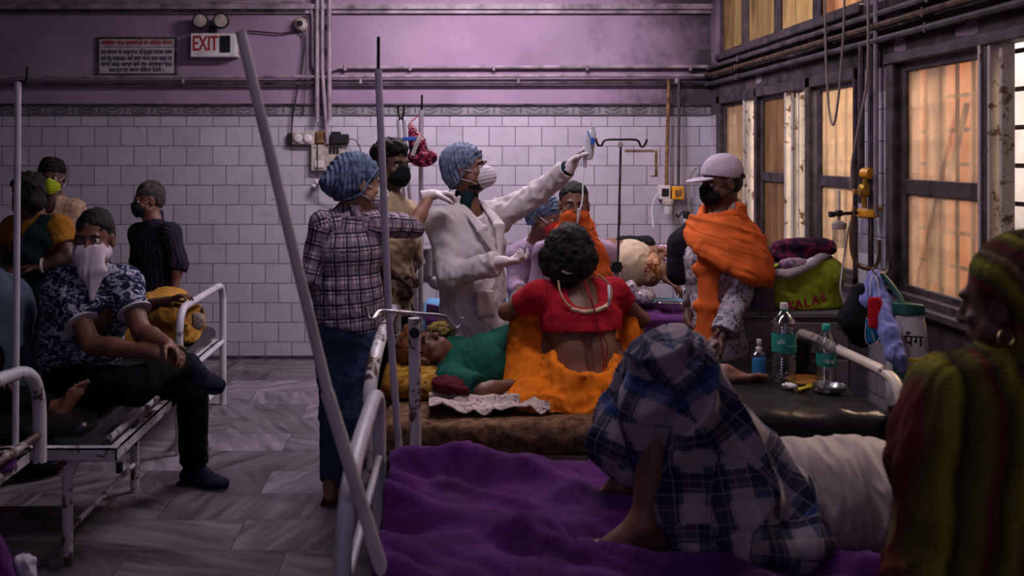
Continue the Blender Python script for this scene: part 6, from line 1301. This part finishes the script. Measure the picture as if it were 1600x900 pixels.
S.mesh('beige_shirt', cloth('beige_cotton', (.33, .27, .25), .12, .7, 9, (1, .4, .4)), r, disp=lambda P, n: .009*ridge(P+noise(P, 4, 3)[:, None]*.06, (22, 3.0, 4.5), 111)+.006*ridge(P+noise(P, 6, 3)[:, None]*.04, (44, 8, 8), 5))

# ---------------- woman in the striped shawl, nearest the camera
Y = 1.85
g = joints(Y, chest=(1600, 740), neck=(1585, 585), sl=(1492, 640, 1.82), sr=(1690, 640, 1.90), el=(1460, 850, 1.85), wl=(1500, 960, 1.98), er=(1740, 850, 1.9), wr=(1680, 950, 2.0))
cx_ = float(g['chest'][0]); g.update(waist=V3(cx_, 1.86, .95), pelvis=V3(cx_, 1.88, .80), hl=V3(cx_-.08, 1.88, .78), hr=V3(cx_+.08, 1.88, .78), kl=V3(cx_-.08, 1.88, .43), kr=V3(cx_+.08, 1.88, .43), al=V3(cx_-.08, 1.87, .08), ar=V3(cx_+.08, 1.87, .08))
H = Head(px(1585, 472, 1.84), (-.58, .80, -.14))
r = person('person in a green and maroon striped shawl over the head, nearest the camera at right', (cx_, 1.88, 0)); rt = nrm(g['sr']-g['sl'])
fig_body(g, SK['dark_brown_skin'], r, H, vox=.006, hands=[dict(w=g['wl'], d=V3(.5, .6, -.3), n=V3(.4, 0, -.6), side=V3(0, .5, .5), sc=.9), dict(w=g['wr'], d=V3(-.5, .6, -.3), n=V3(-.4, 0, -.6), side=V3(0, .5, .5), sc=.9)], feet=[dict(a=g['al'], f=V3(-.3, 1, 0), sc=.85), dict(a=g['ar'], f=V3(-.1, 1, 0), sc=.85)], slim=.95, nr=.048, right=rt)
hair_cap(H, r)
MB().tube([H.p(-.082, -.01, -.045)+V3(-.004, -.010, -.014)+V3(math.cos(a)*.015, 0, math.sin(a)*.015) for a in np.linspace(0, 2*math.pi, 13)[:-1]], .0018, 6, True, True).build('hoop_earring', mat('gold', (.6, .42, .18), .3, 1), r, smooth=True)
def shawl_mat(name, rot, sc_):
    m, nt, b = nodes(name); b.inputs['Roughness'].default_value = .9; b.inputs['Specular IOR Level'].default_value = .1; co = coord(nt)
    nz = N(nt, 'TexNoise'); nz.inputs['Scale'].default_value = 4; L(nt, co, nz.inputs['Vector']); va = N(nt, 'VectorMath', operation='MULTIPLY_ADD'); L(nt, nz.outputs['Color'], va.inputs[0]); va.inputs[1].default_value = (.10, .10, .10); L(nt, co, va.inputs[2])
    sp = N(nt, 'SeparateXYZ'); L(nt, mapped(nt, va.outputs[0], (1, 1, 1), rot), sp.inputs[0]); u = math_(nt, 'FRACT', math_(nt, 'DIVIDE', sp.outputs[0], sc_))
    a = (.085, .072, .018); c = ramp(nt, u, [(0, a), (.10, (.15, .135, .018)), (.18, (.13, .018, .018)), (.24, (.045, .048, .012)), (.36, (.22, .20, .02)), (.44, (.06, .05, .015)), (.52, (.22, .12, .06)), (.56, (.04, .035, .012)), (.68, (.12, .015, .015)), (.76, a), (.88, (.26, .23, .02)), (.94, (.03, .025, .01)), (1, a)])
    z = math_(nt, 'FRACT', math_(nt, 'DIVIDE', sp.outputs[2], .009)); L(nt, mixc(nt, math_(nt, 'MULTIPLY', math_(nt, 'LESS_THAN', z, .35), .35), c, (.02, .015, .008)), b.inputs['Base Color']); crease(nt, b, (1.4, 1.4, .3), 8, .7); return m
m_shawl = shawl_mat('striped_shawl', (0, -.12, 0), .26); m_shawl_h = shawl_mat('striped_head_shawl', (0, .55, 0), .16)
S = SDF(.006, .035); H.e(S, (0, -.045, .035), (.108, .118, .110)); H.e(S, (.01, -.05, -.06), (.10, .095, .10)); H.e(S, (-.03, .105, -.03), (.085, .09, .12), k=.01, sub=True); S.cone(H.p(.01, -.04, -.10), g['neck']+V3(.02, 0, -.02), .085, .10)
H.e(S, (-.10, .02, -.08), (.055, .06, .11), k=.01, sub=True)
S.mesh('head_shawl', m_shawl_h, r, disp=folds(.010, (12, 12, 5), 121))
S = SDF(.007, .05); torso_cloth(S, dict(g), .045, rt, slim=1.05, dep=.03); S.chain([g['neck']+V3(-.03, -.03, -.03), px(1500, 628, 1.80), px(1455, 690, 1.79), px(1475, 800, 1.78), px(1462, 905, 1.79), px(1450, 1000, 1.8)], [.07, .078, .062, .075, .075, .06]); S.chain([g['neck'], px(1690, 640, 1.85), px(1720, 800, 1.85), px(1700, 1000, 1.85)], [.08, .09, .10, .10]); S.ec(px(1590, 650, 1.80), px(1570, 950, 1.82), (.12, .08), (.16, .12), rt); S.cone(px(1452, 690, 1.79), px(1405, 725, 1.79), .045, .012); S.cone(px(1405, 725, 1.79), px(1393, 760, 1.79), .012, .005)
S.cone(px(1450, 850, 1.79), px(1395, 900, 1.78), .05, .02)
S.mesh('striped_shawl', m_shawl, r, disp=folds(.015, (13, 13, 2.5), 131, .35))
S = SDF(.010, .05); S.ec(g['waist'], g['pelvis'], (.15, .12), (.19, .16), rt); S.ec(g['pelvis'], V3(cx_, 1.88, .06), (.19, .15), (.22, .18), rt); S.cut(V3(cx_, 1.88, .04), V3(0, 0, -1), .5); S.mesh('long_skirt', cloth('maroon_skirt', (.10, .02, .02), .2), r, disp=folds(.012, (12, 12, 2), 7))
# ================================================================ THINGS ON AND BESIDE THE BEDS
m_pet = mat('clear_bottle_plastic', (.30, .30, .34), .12, 0, .8, .05)
def pet_mat():
    m, nt, b = nodes('bottle_plastic'); out = nt.nodes['Material Output']; b.inputs['Base Color'].default_value = (.5, .5, .55, 1); b.inputs['Roughness'].default_value = .08
    tr = N(nt, 'BsdfTransparent'); tr.inputs[0].default_value = (.80, .82, .86, 1); gl = N(nt, 'BsdfGlossy'); gl.inputs['Roughness'].default_value = .08
    lw = N(nt, 'LayerWeight'); lw.inputs[0].default_value = .35; x = N(nt, 'MixShader'); L(nt, math_(nt, 'ADD', math_(nt, 'MULTIPLY', lw.outputs['Facing'], .6), .10), x.inputs[0]); L(nt, tr.outputs[0], x.inputs[1]); L(nt, gl.outputs[0], x.inputs[2]); L(nt, x.outputs[0], out.inputs[0]); return m
m_pet = pet_mat(); m_teal = mat('teal_label', (.02, .26, .20), .4, 0, .4, .1); m_tealcap = mat('teal_cap', (.03, .38, .30), .4, 0, .4, .05)
m_whitet = mat('white_print', (.6, .62, .6), .5); m_water = mat('water_in_shade', (.05, .05, .065), .05, 0, .9, .1)
def bottle(label, x, y, Yg, h, r, capm, z0=None, lab=(.38, .62), group=None):
    p = px(x, y, Yg); p[2] = z0 if z0 is not None else p[2]
    t = thing('water_bottle', label, 'bottle', tuple(p), group)
    prof = [(.001, .004), (r*.8, .0), (r, .012)]
    n = 9
    for i in range(n*2): prof.append((r*(1.0 if i % 2 == 0 else .935), .015+(h*.36-.015)*(i+.5)/(2*n)))
    prof += [(r*.97, h*lab[0]), (r*.97, h*lab[1])]
    for i in range(6): prof.append((r*(1.0 if i % 2 == 0 else .94), h*lab[1]+h*.10*(i+.5)/6))
    for a in np.linspace(0, 1, 7)[1:]: prof.append((r*(1-a)**.75*.72+.013+r*.25*(1-a), h*(lab[1]+.10)+(h*.90-h*(lab[1]+.10))*a))
    prof += [(.013, h*.93)]
    MB().lathe(p, prof, 32).build('body', m_pet, t, smooth=True)
    l = MB().lathe(p, [(r*1.0, h*lab[0]), (r*1.005, h*(lab[0]+.01)), (r*1.005, h*(lab[1]-.01)), (r*1.0, h*lab[1])], 32, cap=False).build('label_band', m_teal, t, smooth=True)
    MB().lathe(p, [(.016, h*.90), (.018, h*.915), (.018, h*.915), (.013, h*.92)], 20).build('neck_ring', m_tealcap, t, smooth=True)
    MB().lathe(p, [(.0165, h*.925), (.0165, h*.985), (.015, h), (.001, h)], 20).build('cap', capm, t, smooth=True)
    return t, p
t, p = bottle('tall two-litre water bottle with a white cap and teal label', 1225, 592, 3.98, .335, .050, m_white_p, .615)
for k, (s_, dx, z, sz) in enumerate((('Bisleri', -.026, .178, .020), ('~ ~~ ~', .016, .152, .014))):
    text('ale', .030, (p[0]-.030, p[1]-.0515, .615+.178), m_whitet, t, 'lettering', 0, ext=.001) if k == 0 else text('- -- -', .022, (p[0]+.014, p[1]-.051, .615+.160), m_whitet, t, 'lettering', 0, ext=.001)
t, p = bottle('shorter water bottle with a teal cap beside the steel bowl', 1291, 603, 3.86, .265, .039, m_tealcap, .615, (.36, .55)); text('Nirel', .026, (p[0]-.004, p[1]-.0405, .615+.118), m_whitet, t, 'lettering', 0, ext=.001, sx=.8)
p = px(1186, 588, 3.98); p[2] = .615; t = thing('spray_bottle', 'small blue spray bottle with a clear top, left of the tall water bottle', 'bottle', tuple(p))
MB().lathe(p, [(.001, .002), (.026, 0), (.029, .01), (.029, .095)], 24).build('body', mat('blue_liquid', (.02, .22, .50), .2, 0, .6, .05), t, smooth=True)
MB().lathe(p, [(.029, .095), (.028, .115), (.013, .128)], 24, cap=False).build('shoulder', m_pet, t, smooth=True)
MB().lathe(p, [(.014, .124), (.014, .142), (.008, .145), (.008, .160), (.011, .163), (.010, .178), (.001, .18)], 18).tube([p+V3(0, 0, .168), p+V3(-.008, -.02, .168)], .0025, 6, False).build('spray_head', m_white_p, t, smooth=True)
p = px(1296, 612, 3.78); p[2] = .618; t = thing('steel_bowl', 'small shallow steel bowl in front of the shorter bottle', 'bowl', tuple(p))
MB().lathe(p, [(.001, .002), (.045, .0), (.060, .012), (.066, .030), (.068, .031), (.063, .028), (.056, .014), (.043, .004), (.001, .004)], 32).build('bowl', m_steel, t, smooth=True)
p = px(1262, 582, 3.98); o = MB().lathe((p[0], p[1], .613), [(.001, 0), (.085, 0), (.088, .006), (.085, .011), (.001, .011)], 32).build('wooden_board', mat('orange_wood', (.42, .17, .03), .6), smooth=True); tag(o, 'round orange wooden lid lying behind the bottles', 'lid')
S = SDF(.004, .006); c = px(1232, 603, 3.84); c[2] = .632
random.seed(9)
for k in range(9): S.ell(c+V3(random.uniform(-.022, .022), random.uniform(-.018, .018), random.uniform(-.01, .008)), (.012, .010, .008))
o = S.mesh('crumpled_tissue', m_white_p, disp=lambda P, n: .004*noise(P, 90, 3)); tag(o, 'crumpled white tissue in front of the tall bottle', 'tissue')
o = MB().box(px(1258, 603, 3.83)*[1, 1, 0]+[0, 0, .622], (.085, .018, .012), np.array([[.82, -.57, 0], [.57, .82, 0], [0, 0, 1]]), .003).box(px(1268, 598, 3.86)*[1, 1, 0]+[0, 0, .628], (.06, .012, .008), np.array([[.9, -.43, 0], [.43, .9, 0], [0, 0, 1]]), .002).build('syringe_packet', mat('yellow_wrapper', (.75, .60, .03), .4)); tag(o, 'yellow packet lying beside the steel bowl', 'packet')
p = px(1238, 560, 4.16); p[2] = .62; t = thing('cooking_pot', 'dark round pot behind the tall water bottle', 'pot', tuple(p))
MB().lathe(p, [(.001, 0), (.06, 0), (.078, .03), (.08, .11), (.088, .125), (.088, .13), (.076, .125), (.074, .03), (.001, .01)], 28).build('pot', mat('sooty_metal', (.03, .028, .03), .4, .5), t, smooth=True)
for i, (x, y) in enumerate(((1121, 623), (1137, 626), (1146, 624))):
    S = SDF(.004, .005); c = px(x, y, 3.72); c[2] = .628
    for k in range(4): S.ell(c+V3(random.uniform(-.012, .012), random.uniform(-.01, .01), random.uniform(-.004, .004)), (.010, .008, .006))
    o = S.mesh('crumpled_tissue', m_white_p, disp=lambda P, n: .003*noise(P, 90, 3)); tag(o, ('crumpled white tissue by the knee of the lying man', 'middle scrap of tissue below the bare foot', 'small scrap of tissue nearest the bare foot')[i], 'tissue')
# bedside locker with the green bag
t = thing('bedside_locker', 'old grey bedside locker under the green printed sack', 'locker', (1.66, 4.46, 0))
m_lock = chipped('grey_locker_paint', (.20, .17, .19), thr=.6)
MB().span((1.42, 4.46, .08), (1.98, 4.80, .80)).span((1.40, 4.44, .80), (2.0, 4.82, .83), bev=.006).build('body', m_lock, t)
d = MB().span((1.45, 4.445, .12), (1.95, 4.46, .60), bev=.004).build('door', m_lock, t); MB().tube([(1.50, 4.44, .40), (1.50, 4.425, .40), (1.50, 4.425, .34), (1.50, 4.44, .34)], .005, 6, False).build('handle', m_steel, d)
d = MB().span((1.45, 4.445, .63), (1.95, 4.46, .78), bev=.004).build('drawer', m_lock, t); MB().lathe((1.70, 4.445, .70), [(.012, 0), (.014, -.015), (.001, -.02)], 12, (0, 1, 0)).build('knob', m_steel, d, smooth=True)
for x in (1.45, 1.95):
    for y in (4.49, 4.77): MB().span((x-.015, y-.015, 0), (x+.015, y+.015, .08)).build('foot', m_lock, t)
t = thing('printed_sack', 'bright green sack with red KALAS lettering standing by the window', 'bag', tuple(px(1245, 500, 4.52)))
m_gsack = spots('lime_green_weave', [(.3, (.22, .30, .02)), (.6, (.36, .46, .03)), (.8, (.45, .52, .08))], 6, .5, rough=.45)
m_wsack = spots('white_weave', [(.3, (.42, .36, .38)), (.7, (.52, .46, .48))], 8, .5, rough=.5)
S = SDF(.007, .03); Yb = 4.60; c = px(1250, 455, Yb)
S.ec(px(1252, 490, Yb), px(1250, 425, Yb), (.205, .11), (.20, .115), V3(1, 0, 0)); S.ell(px(1275, 430, Yb), (.14, .10, .10)); S.cut(V3(1.7, Yb, .832), V3(0, 0, -1), 1); S.cut(px(1240, 412, Yb), V3(-.22, 0, 1), .5)
bg = S.mesh('sack_body', m_gsack, t, disp=folds(.010, (9, 9, 9), 3))
S = SDF(.006, .01); S.ec(px(1196, 495, Yb-.07), px(1198, 425, Yb-.075), (.022, .055), (.022, .055), V3(1, 0, 0)); S.mesh('white_side', m_wsack, bg)
S = SDF(.006, .01); S.chain([px(1194, 424, Yb-.08), px(1232, 428, Yb-.125), px(1270, 410, Yb-.115), px(1292, 395, Yb-.05)], [.020, .024, .024, .02]); S.mesh('white_rim', m_wsack, bg, disp=folds(.003, 20, 3))
MB().tube([px(1186, 495, Yb-.075), px(1188, 455, Yb-.078), px(1188, 424, Yb-.08)], .006, 6).build('red_seam', m_red, bg, smooth=True)
m_mar = mat('maroon_print', (.32, .02, .04), .5)
for ch, x, y, rz in (('K', 1236, 478, 0), ('A', 1248, 476, .05), ('L', 1261, 474, .08), ('A', 1274, 470, .14), ('S', 1287, 466, .25)):
    q = px(x, y, Yb-.150+max(0, (x-1272))*.0012); text(ch, .058, q, m_mar, bg, 'lettering', .002, rot=(math.pi/2, -rz, rz*1.2))
S = SDF(.007, .03); S.ell(px(1255, 384, 4.6), (.155, .09, .042)); S.ell(px(1232, 400, 4.6), (.13, .09, .035)); S.ell(px(1282, 388, 4.58), (.075, .07, .045)); o = S.mesh('folded_blanket', spots('maroon_blanket', [(.45, (.012, .006, .014)), (.55, (.07, .010, .04)), (.62, (.16, .02, .04))], 14, .6), disp=folds(.008, (9, 9, 20), 3)); tag(o, 'dark maroon folded blanket stuffed in the top of the green sack', 'blanket')
S = SDF(.006, .02); S.ell(px(1243, 412, 4.50), (.085, .04, .032)); o = S.mesh('plastic_bag', spots('clear_plastic_pinkish', [(.42, (.16, .10, .16)), (.5, (.40, .32, .42)), (.6, (.30, .06, .10)), (.66, (.55, .50, .58))], 24, 1, rough=.2, wr=.8), disp=folds(.006, 30, 3)); tag(o, 'crinkled clear plastic bag under the maroon blanket', 'bag')
S = SDF(.008, .03); S.ec(px(1192, 495, 4.52), px(1192, 440, 4.52), (.06, .05), (.05, .05), V3(1, 0, 0)); o = S.mesh('cloth_bundle', cloth('mauve_grey_cloth', (.15, .11, .15)), disp=folds(.008, 9, 3)); tag(o, 'grey mauve cloth bundle left of the green sack', 'bundle')
# flowmeter and suction jar on the pillar
X0 = RW-.10
t = thing('oxygen_flowmeter', 'yellow and clear suction regulator with a jar, mounted on the pillar', 'flowmeter', (X0, 4.5, 1.15)); pX = lambda x, y: px(x, y, 4.40)
MB().lathe(pX(1354, 271), [(.026, .02), (.027, 0), (.026, -.025), (.001, -.026)], 20, (-.4, 1, 0)).build('gauge', m_yellow, t, smooth=True)
b = MB(); b.tube([pX(1352, 280), pX(1350, 325)], .012, 10, False).box(pX(1350, 297), (.045, .045, .06), bev=.01).lathe(pX(1340, 299), [(.010, 0), (.013, -.02)], 10, (1, 0, 0)).tube([pX(1362, 296), pX(1370, 292)], .010, 8, False).build('valve_body', mat('brass', (.45, .25, .04), .35, .7), t, smooth=True)
MB().lathe(pX(1356, 334), [(.001, .02), (.045, .022), (.050, .01), (.050, -.012), (.035, -.02), (.001, -.02)], 24).box(pX(1377, 326), (.06, .03, .02), bev=.006).build('jar_lid', m_yellow, t, smooth=True)
MB().lathe(pX(1356, 396), [(.001, 0), (.036, .003), (.040, .01), (.040, .15), (.036, .165)], 24).build('jar', m_pet, t, smooth=True)
MB().tube([pX(1335, 322), pX(1331, 350), pX(1330, 385), pX(1337, 410), pX(1350, 419), pX(1366, 418), pX(1374, 400), pX(1374, 375)], .009, 8).build('suction_hose', mat('amber_hose', (.18, .09, .05), .4), t, smooth=True)
t = thing('humidifier', 'smaller grey humidifier bottle hanging left of the yellow regulator', 'humidifier', tuple(pX(1309, 388)))
MB().lathe(pX(1311, 388), [(.001, 0), (.026, .002), (.029, .01), (.029, .09)], 20).build('jar', m_pet, t, smooth=True)
MB().lathe(pX(1311, 358), [(.030, 0), (.033, .008), (.033, .028), (.020, .036), (.008, .04), (.008, .06)], 20).build('jar_cap', m_grey_p, t, smooth=True)
MB().lathe(pX(1311, 335), [(.009, 0), (.009, .02), (.007, .022), (.007, .115), (.001, .118)], 14).build('flow_tube', m_clear, t, smooth=True)
MB().tube([pX(1299, 335), pX(1345, 332)], .008, 8, False).lathe(pX(1300, 335), [(.013, .012), (.015, -.012)], 12, (1, 0, 0)).box(pX(1311, 333), (.03, .03, .03), bev=.006).build('control_valve', m_black_m, t, smooth=True)
cable('oxygen_tube', [pX(1328, 345), pX(1324, 370), pX(1319, 400), pX(1315, 430), pX(1313, 452), pX(1318, 470), pX(1328, 500)], .0045, m_clear, 'thin clear tubes hanging down from the humidifier past the sack', 'tube')
# bags and cloths hung from the hook below the pillar
m_lav = cloth('lavender_cloth', (.20, .23, .52), .15, .7, 12)
S = SDF(.006, .025); Yc = 3.95; q = lambda x, y, d=0: px(x, y, Yc+d)
S.chain([q(1368, 428), q(1380, 470, -.06), q(1390, 520, -.17), q(1399, 555, -.22), q(1408, 578, -.23)], [.018, .030, .034, .030, .014]); S.chain([q(1366, 430, .02), q(1352, 470, .02), q(1350, 520, .02)], [.018, .030, .02])
o = S.mesh('hanging_cloth', m_lav, disp=folds(.010, (20, 20, 3), 5)); tag(o, 'lavender blue cloth hanging from the hook beside the pillar', 'cloth')
def flat_mask(label, pts, m, hang):
    t = thing('face_mask', label, 'face mask', tuple(pts[-1]))
    S = SDF(.005, .01); S.ec(pts[0], pts[1], (.030, .010), (.034, .010), V3(1, 0, 0)); S.mesh('mask_cloth', m, t, disp=lambda P, n: .0007*np.sin(P[:, 2]*420))
    for h in hang: MB().tube(h, .002, 5).build('ear_loop', m_strap, t, smooth=True)
flat_mask('red cloth face mask hanging by its loops from the hook', [q(1367, 468, -.10), q(1369, 510, -.12)], cloth('bright_red_cotton', (.45, .012, .02)), [[q(1359, 462, -.10), q(1360, 440, -.07), q(1365, 428, -.03), q(1371, 440, -.07), q(1374, 462, -.10)], [q(1362, 518, -.12), q(1369, 536, -.12), q(1377, 520, -.12)]])
flat_mask('blue face mask hanging behind the red one', [q(1362, 500, -.03), q(1364, 532, -.03)], cloth('sky_blue_mask', (.02, .20, .42)), [[q(1354, 495, -.03), q(1352, 530, -.04), q(1362, 543, -.04)]])
S = SDF(.007, .03); S.chain([q(1345, 455, .05), q(1340, 500, .05), q(1345, 525, .05)], [.04, .075, .05]); o = S.mesh('cloth_bundle', m_blk, disp=folds(.006, 9, 3)); tag(o, 'black cloth bag hanging behind the blue mask', 'bag')
t = thing('shopping_bag', 'white bag with dark green band and black Hindi lettering hung by the window', 'bag', tuple(q(1415, 640, -.05)))
m_wbag = spots('white_bag_plastic', [(.3, (.42, .39, .40)), (.7, (.58, .54, .54))], 6, .5, rough=.35); m_gbag = mat('dark_green_bag', (.008, .075, .060), .35, 0, .4, .15)
RB = V3(1, -.35, 0); nB = nrm(V3(-.35, -1, 0))
def bagshape(S, g, x0=0, x1=0): S.ec(q(1416+x0, 430, -.10), q(1424+x1, 690, -.17), (.050+g, .024+g), (.112+g, .050+g), RB); S.cut(q(1426, 632, -.16), V3(.15, 0, -1), .4)
S = SDF(.006, .01); bagshape(S, 0); S.cut(q(1416, 476, -.11), V3(.05, 0, 1), .3); S.mesh('bag_front', m_wbag, t, disp=folds(.008, (12, 12, 4), 3, .1))
S = SDF(.005, .01); bagshape(S, .004); S.cut(q(1416, 473, -.11), V3(.05, 0, 1), .3); S.cut(q(1418, 491, -.11), V3(.05, 0, -1), .8); S.mesh('green_band', m_gbag, t)
S = SDF(.006, .02); S.chain([q(1398, 560, -.17), q(1412, 600, -.20), q(1418, 628, -.21)], [.012, .035, .045]); S.cut(q(1426, 634, -.16), V3(.15, 0, -1), .4); S.mesh('green_gusset', m_gbag, t, disp=folds(.005, 20, 3))
MB().tube([q(1378, 428, -.02), q(1392, 445, -.05), q(1404, 462, -.08), q(1410, 474, -.1)], [.010, .012, .012, .012], 6).build('strap', m_gbag, t, smooth=True)
text('पैग', .062, q(1427, 533, -.200), m_black, t, 'lettering', .001, rot=(math.pi/2, 0, -.30))
for (y, wd) in ((563, .045), (575, .052), (587, .045)): MB().box(q(1430+(y-563)*.1, y, -.208-(y-563)*.0006), (wd, .006, .014), np.array([[.95, .3, 0], [-.3, .95, 0], [0, 0, 1]])).build('yellow_stripe', mat('yellow_print', (.65, .48, .02), .5), t)
t = thing('wall_hook', 'steel hook on the pillar edge holding the cloths and bag', 'hook', tuple(q(1372, 425, .1))); MB().tube([(RW+.0, 4.32, 1.10), q(1385, 424, .1), q(1370, 426, .0), q(1364, 424, -.04), q(1364, 418, -.05)], .005, 6).build('rod', m_steel, t, smooth=True)
# red net bag on the drip pole
t = thing('net_bag', 'red net bag with packets hanging on the drip pole behind the masked man', 'bag', tuple(px(660, 265, 4.8)))
m_net_r = spots('red_net', [(.46, (.04, .006, .02)), (.52, (.38, .02, .06)), (.62, (.50, .22, .30))], 40, .4, rough=.4)
S = SDF(.006, .02); S.cone(px(641, 195, 4.82), px(652, 225, 4.8), .012, .05); S.ell(px(660, 246, 4.8), (.078, .04, .05)); S.mesh('net', m_net_r, t, disp=folds(.006, 30, 3))
MB().box(px(650, 228, 4.75), (.022, .012, .11), np.array([[.93, 0, .36], [0, 1, 0], [-.36, 0, .93]]), .003).build('blue_white_packet', m_white_p, t); MB().box(px(640, 217, 4.76), (.075, .012, .02), bev=.003).build('blue_strip', m_bluep, t)
MB().tube([px(655, 180, 4.9), px(641, 192, 4.86), px(641, 200, 4.82)], .003, 6).build('loop', m_red, t, smooth=True)
# things on the far bed and on the sheet between
S = SDF(.006, .02); S.ell(px(1005, 462, 5.45), (.07, .06, .05)); S.ell(px(985, 448, 5.45), (.04, .04, .04)); o = S.mesh('plastic_bag', spots('clear_plastic_white', [(.42, (.25, .22, .27)), (.6, (.55, .50, .56))], 30, 1, rough=.2, wr=.8), disp=folds(.008, 24, 3)); tag(o, 'white plastic bag on the far bed beside the seated woman', 'bag')
p = px(1042, 472, 5.35); t = thing('steel_tray', 'shiny kidney tray lying on the far bed edge', 'tray', tuple(p))
S = SDF(.004, .004); S.ec(p+V3(-.05, 0, .0), p+V3(.07, 0, -.005), (.012, .05), (.012, .05), V3(0, 0, 1)); S.mesh('tray', m_steel, t)
S = SDF(.007, .02); S.ell(px(678, 428, 5.5), (.13, .1, .05)); S.ell(px(690, 440, 5.45), (.08, .1, .05)); o = S.mesh('white_cloth', cloth('pale_cotton', (.42, .38, .42)), disp=folds(.006, 14, 3)); tag(o, 'pale rumpled cloth on the far bed left of the white coat', 'cloth')
t = thing('drinking_cup', 'tall steel beaker on the far bed left of the doctor', 'cup', tuple(px(672, 428, 5.35))); MB().lathe(px(671, 430, 5.35), [(.001, 0), (.045, 0), (.055, .15), (.050, .148), (.042, .006), (.001, .006)], 20).build('beaker', m_steel, t, smooth=True)
S = SDF(.006, .02); S.ell(px(690, 516, 4.38), (.07, .05, .04)); o = S.mesh('cloth', spots('yellow_paisley', [(.45, (.05, .04, .03)), (.55, (.38, .28, .08))], 24), disp=folds(.008, 24, 3)); o.name = 'paisley_cloth'; tag(o, 'bunched yellow paisley cloth above the face of the boy in green', 'cloth')
# sandals and shoes under the centre bed
def sandal(label, p, rz, group=None, m=m_blk):
    t = thing('sandal', label, 'sandal', (p[0], p[1], 0), group); c_, s_ = math.cos(rz), math.sin(rz); R = np.array([[c_, -s_, 0], [s_, c_, 0], [0, 0, 1]]); o = V3(p[0], p[1], 0)
    S = SDF(.006, .01); S.ec(o+R@V3(0, -.09, .015), o+R@V3(0, .08, .015), (.036, .014), (.045, .014), R@V3(1, 0, 0)); S.mesh('sole', m, t)
    MB().tube([o+R@V3(-.042, .02, .02), o+R@V3(-.02, .04, .06), o+R@V3(.02, .04, .06), o+R@V3(.042, .02, .02)], .009, 6).build('strap', m, t, smooth=True)
for i, (x, y, rz, lab) in enumerate(((740, 752, .3, 'black sandal under the centre bed, leftmost'), (790, 757, 1.2, 'black sandal under the centre bed, between the leftmost and the shoe'), (850, 760, .2, 'black sandal under the centre bed, lying in the middle'), (915, 752, 1.4, 'black sandal under the centre bed, rightmost and half hidden by the checked cloth'))):
    s_ = (y-240)/1.59; Yg = 1450/s_; sandal(lab, px(x, y, Yg), rz)
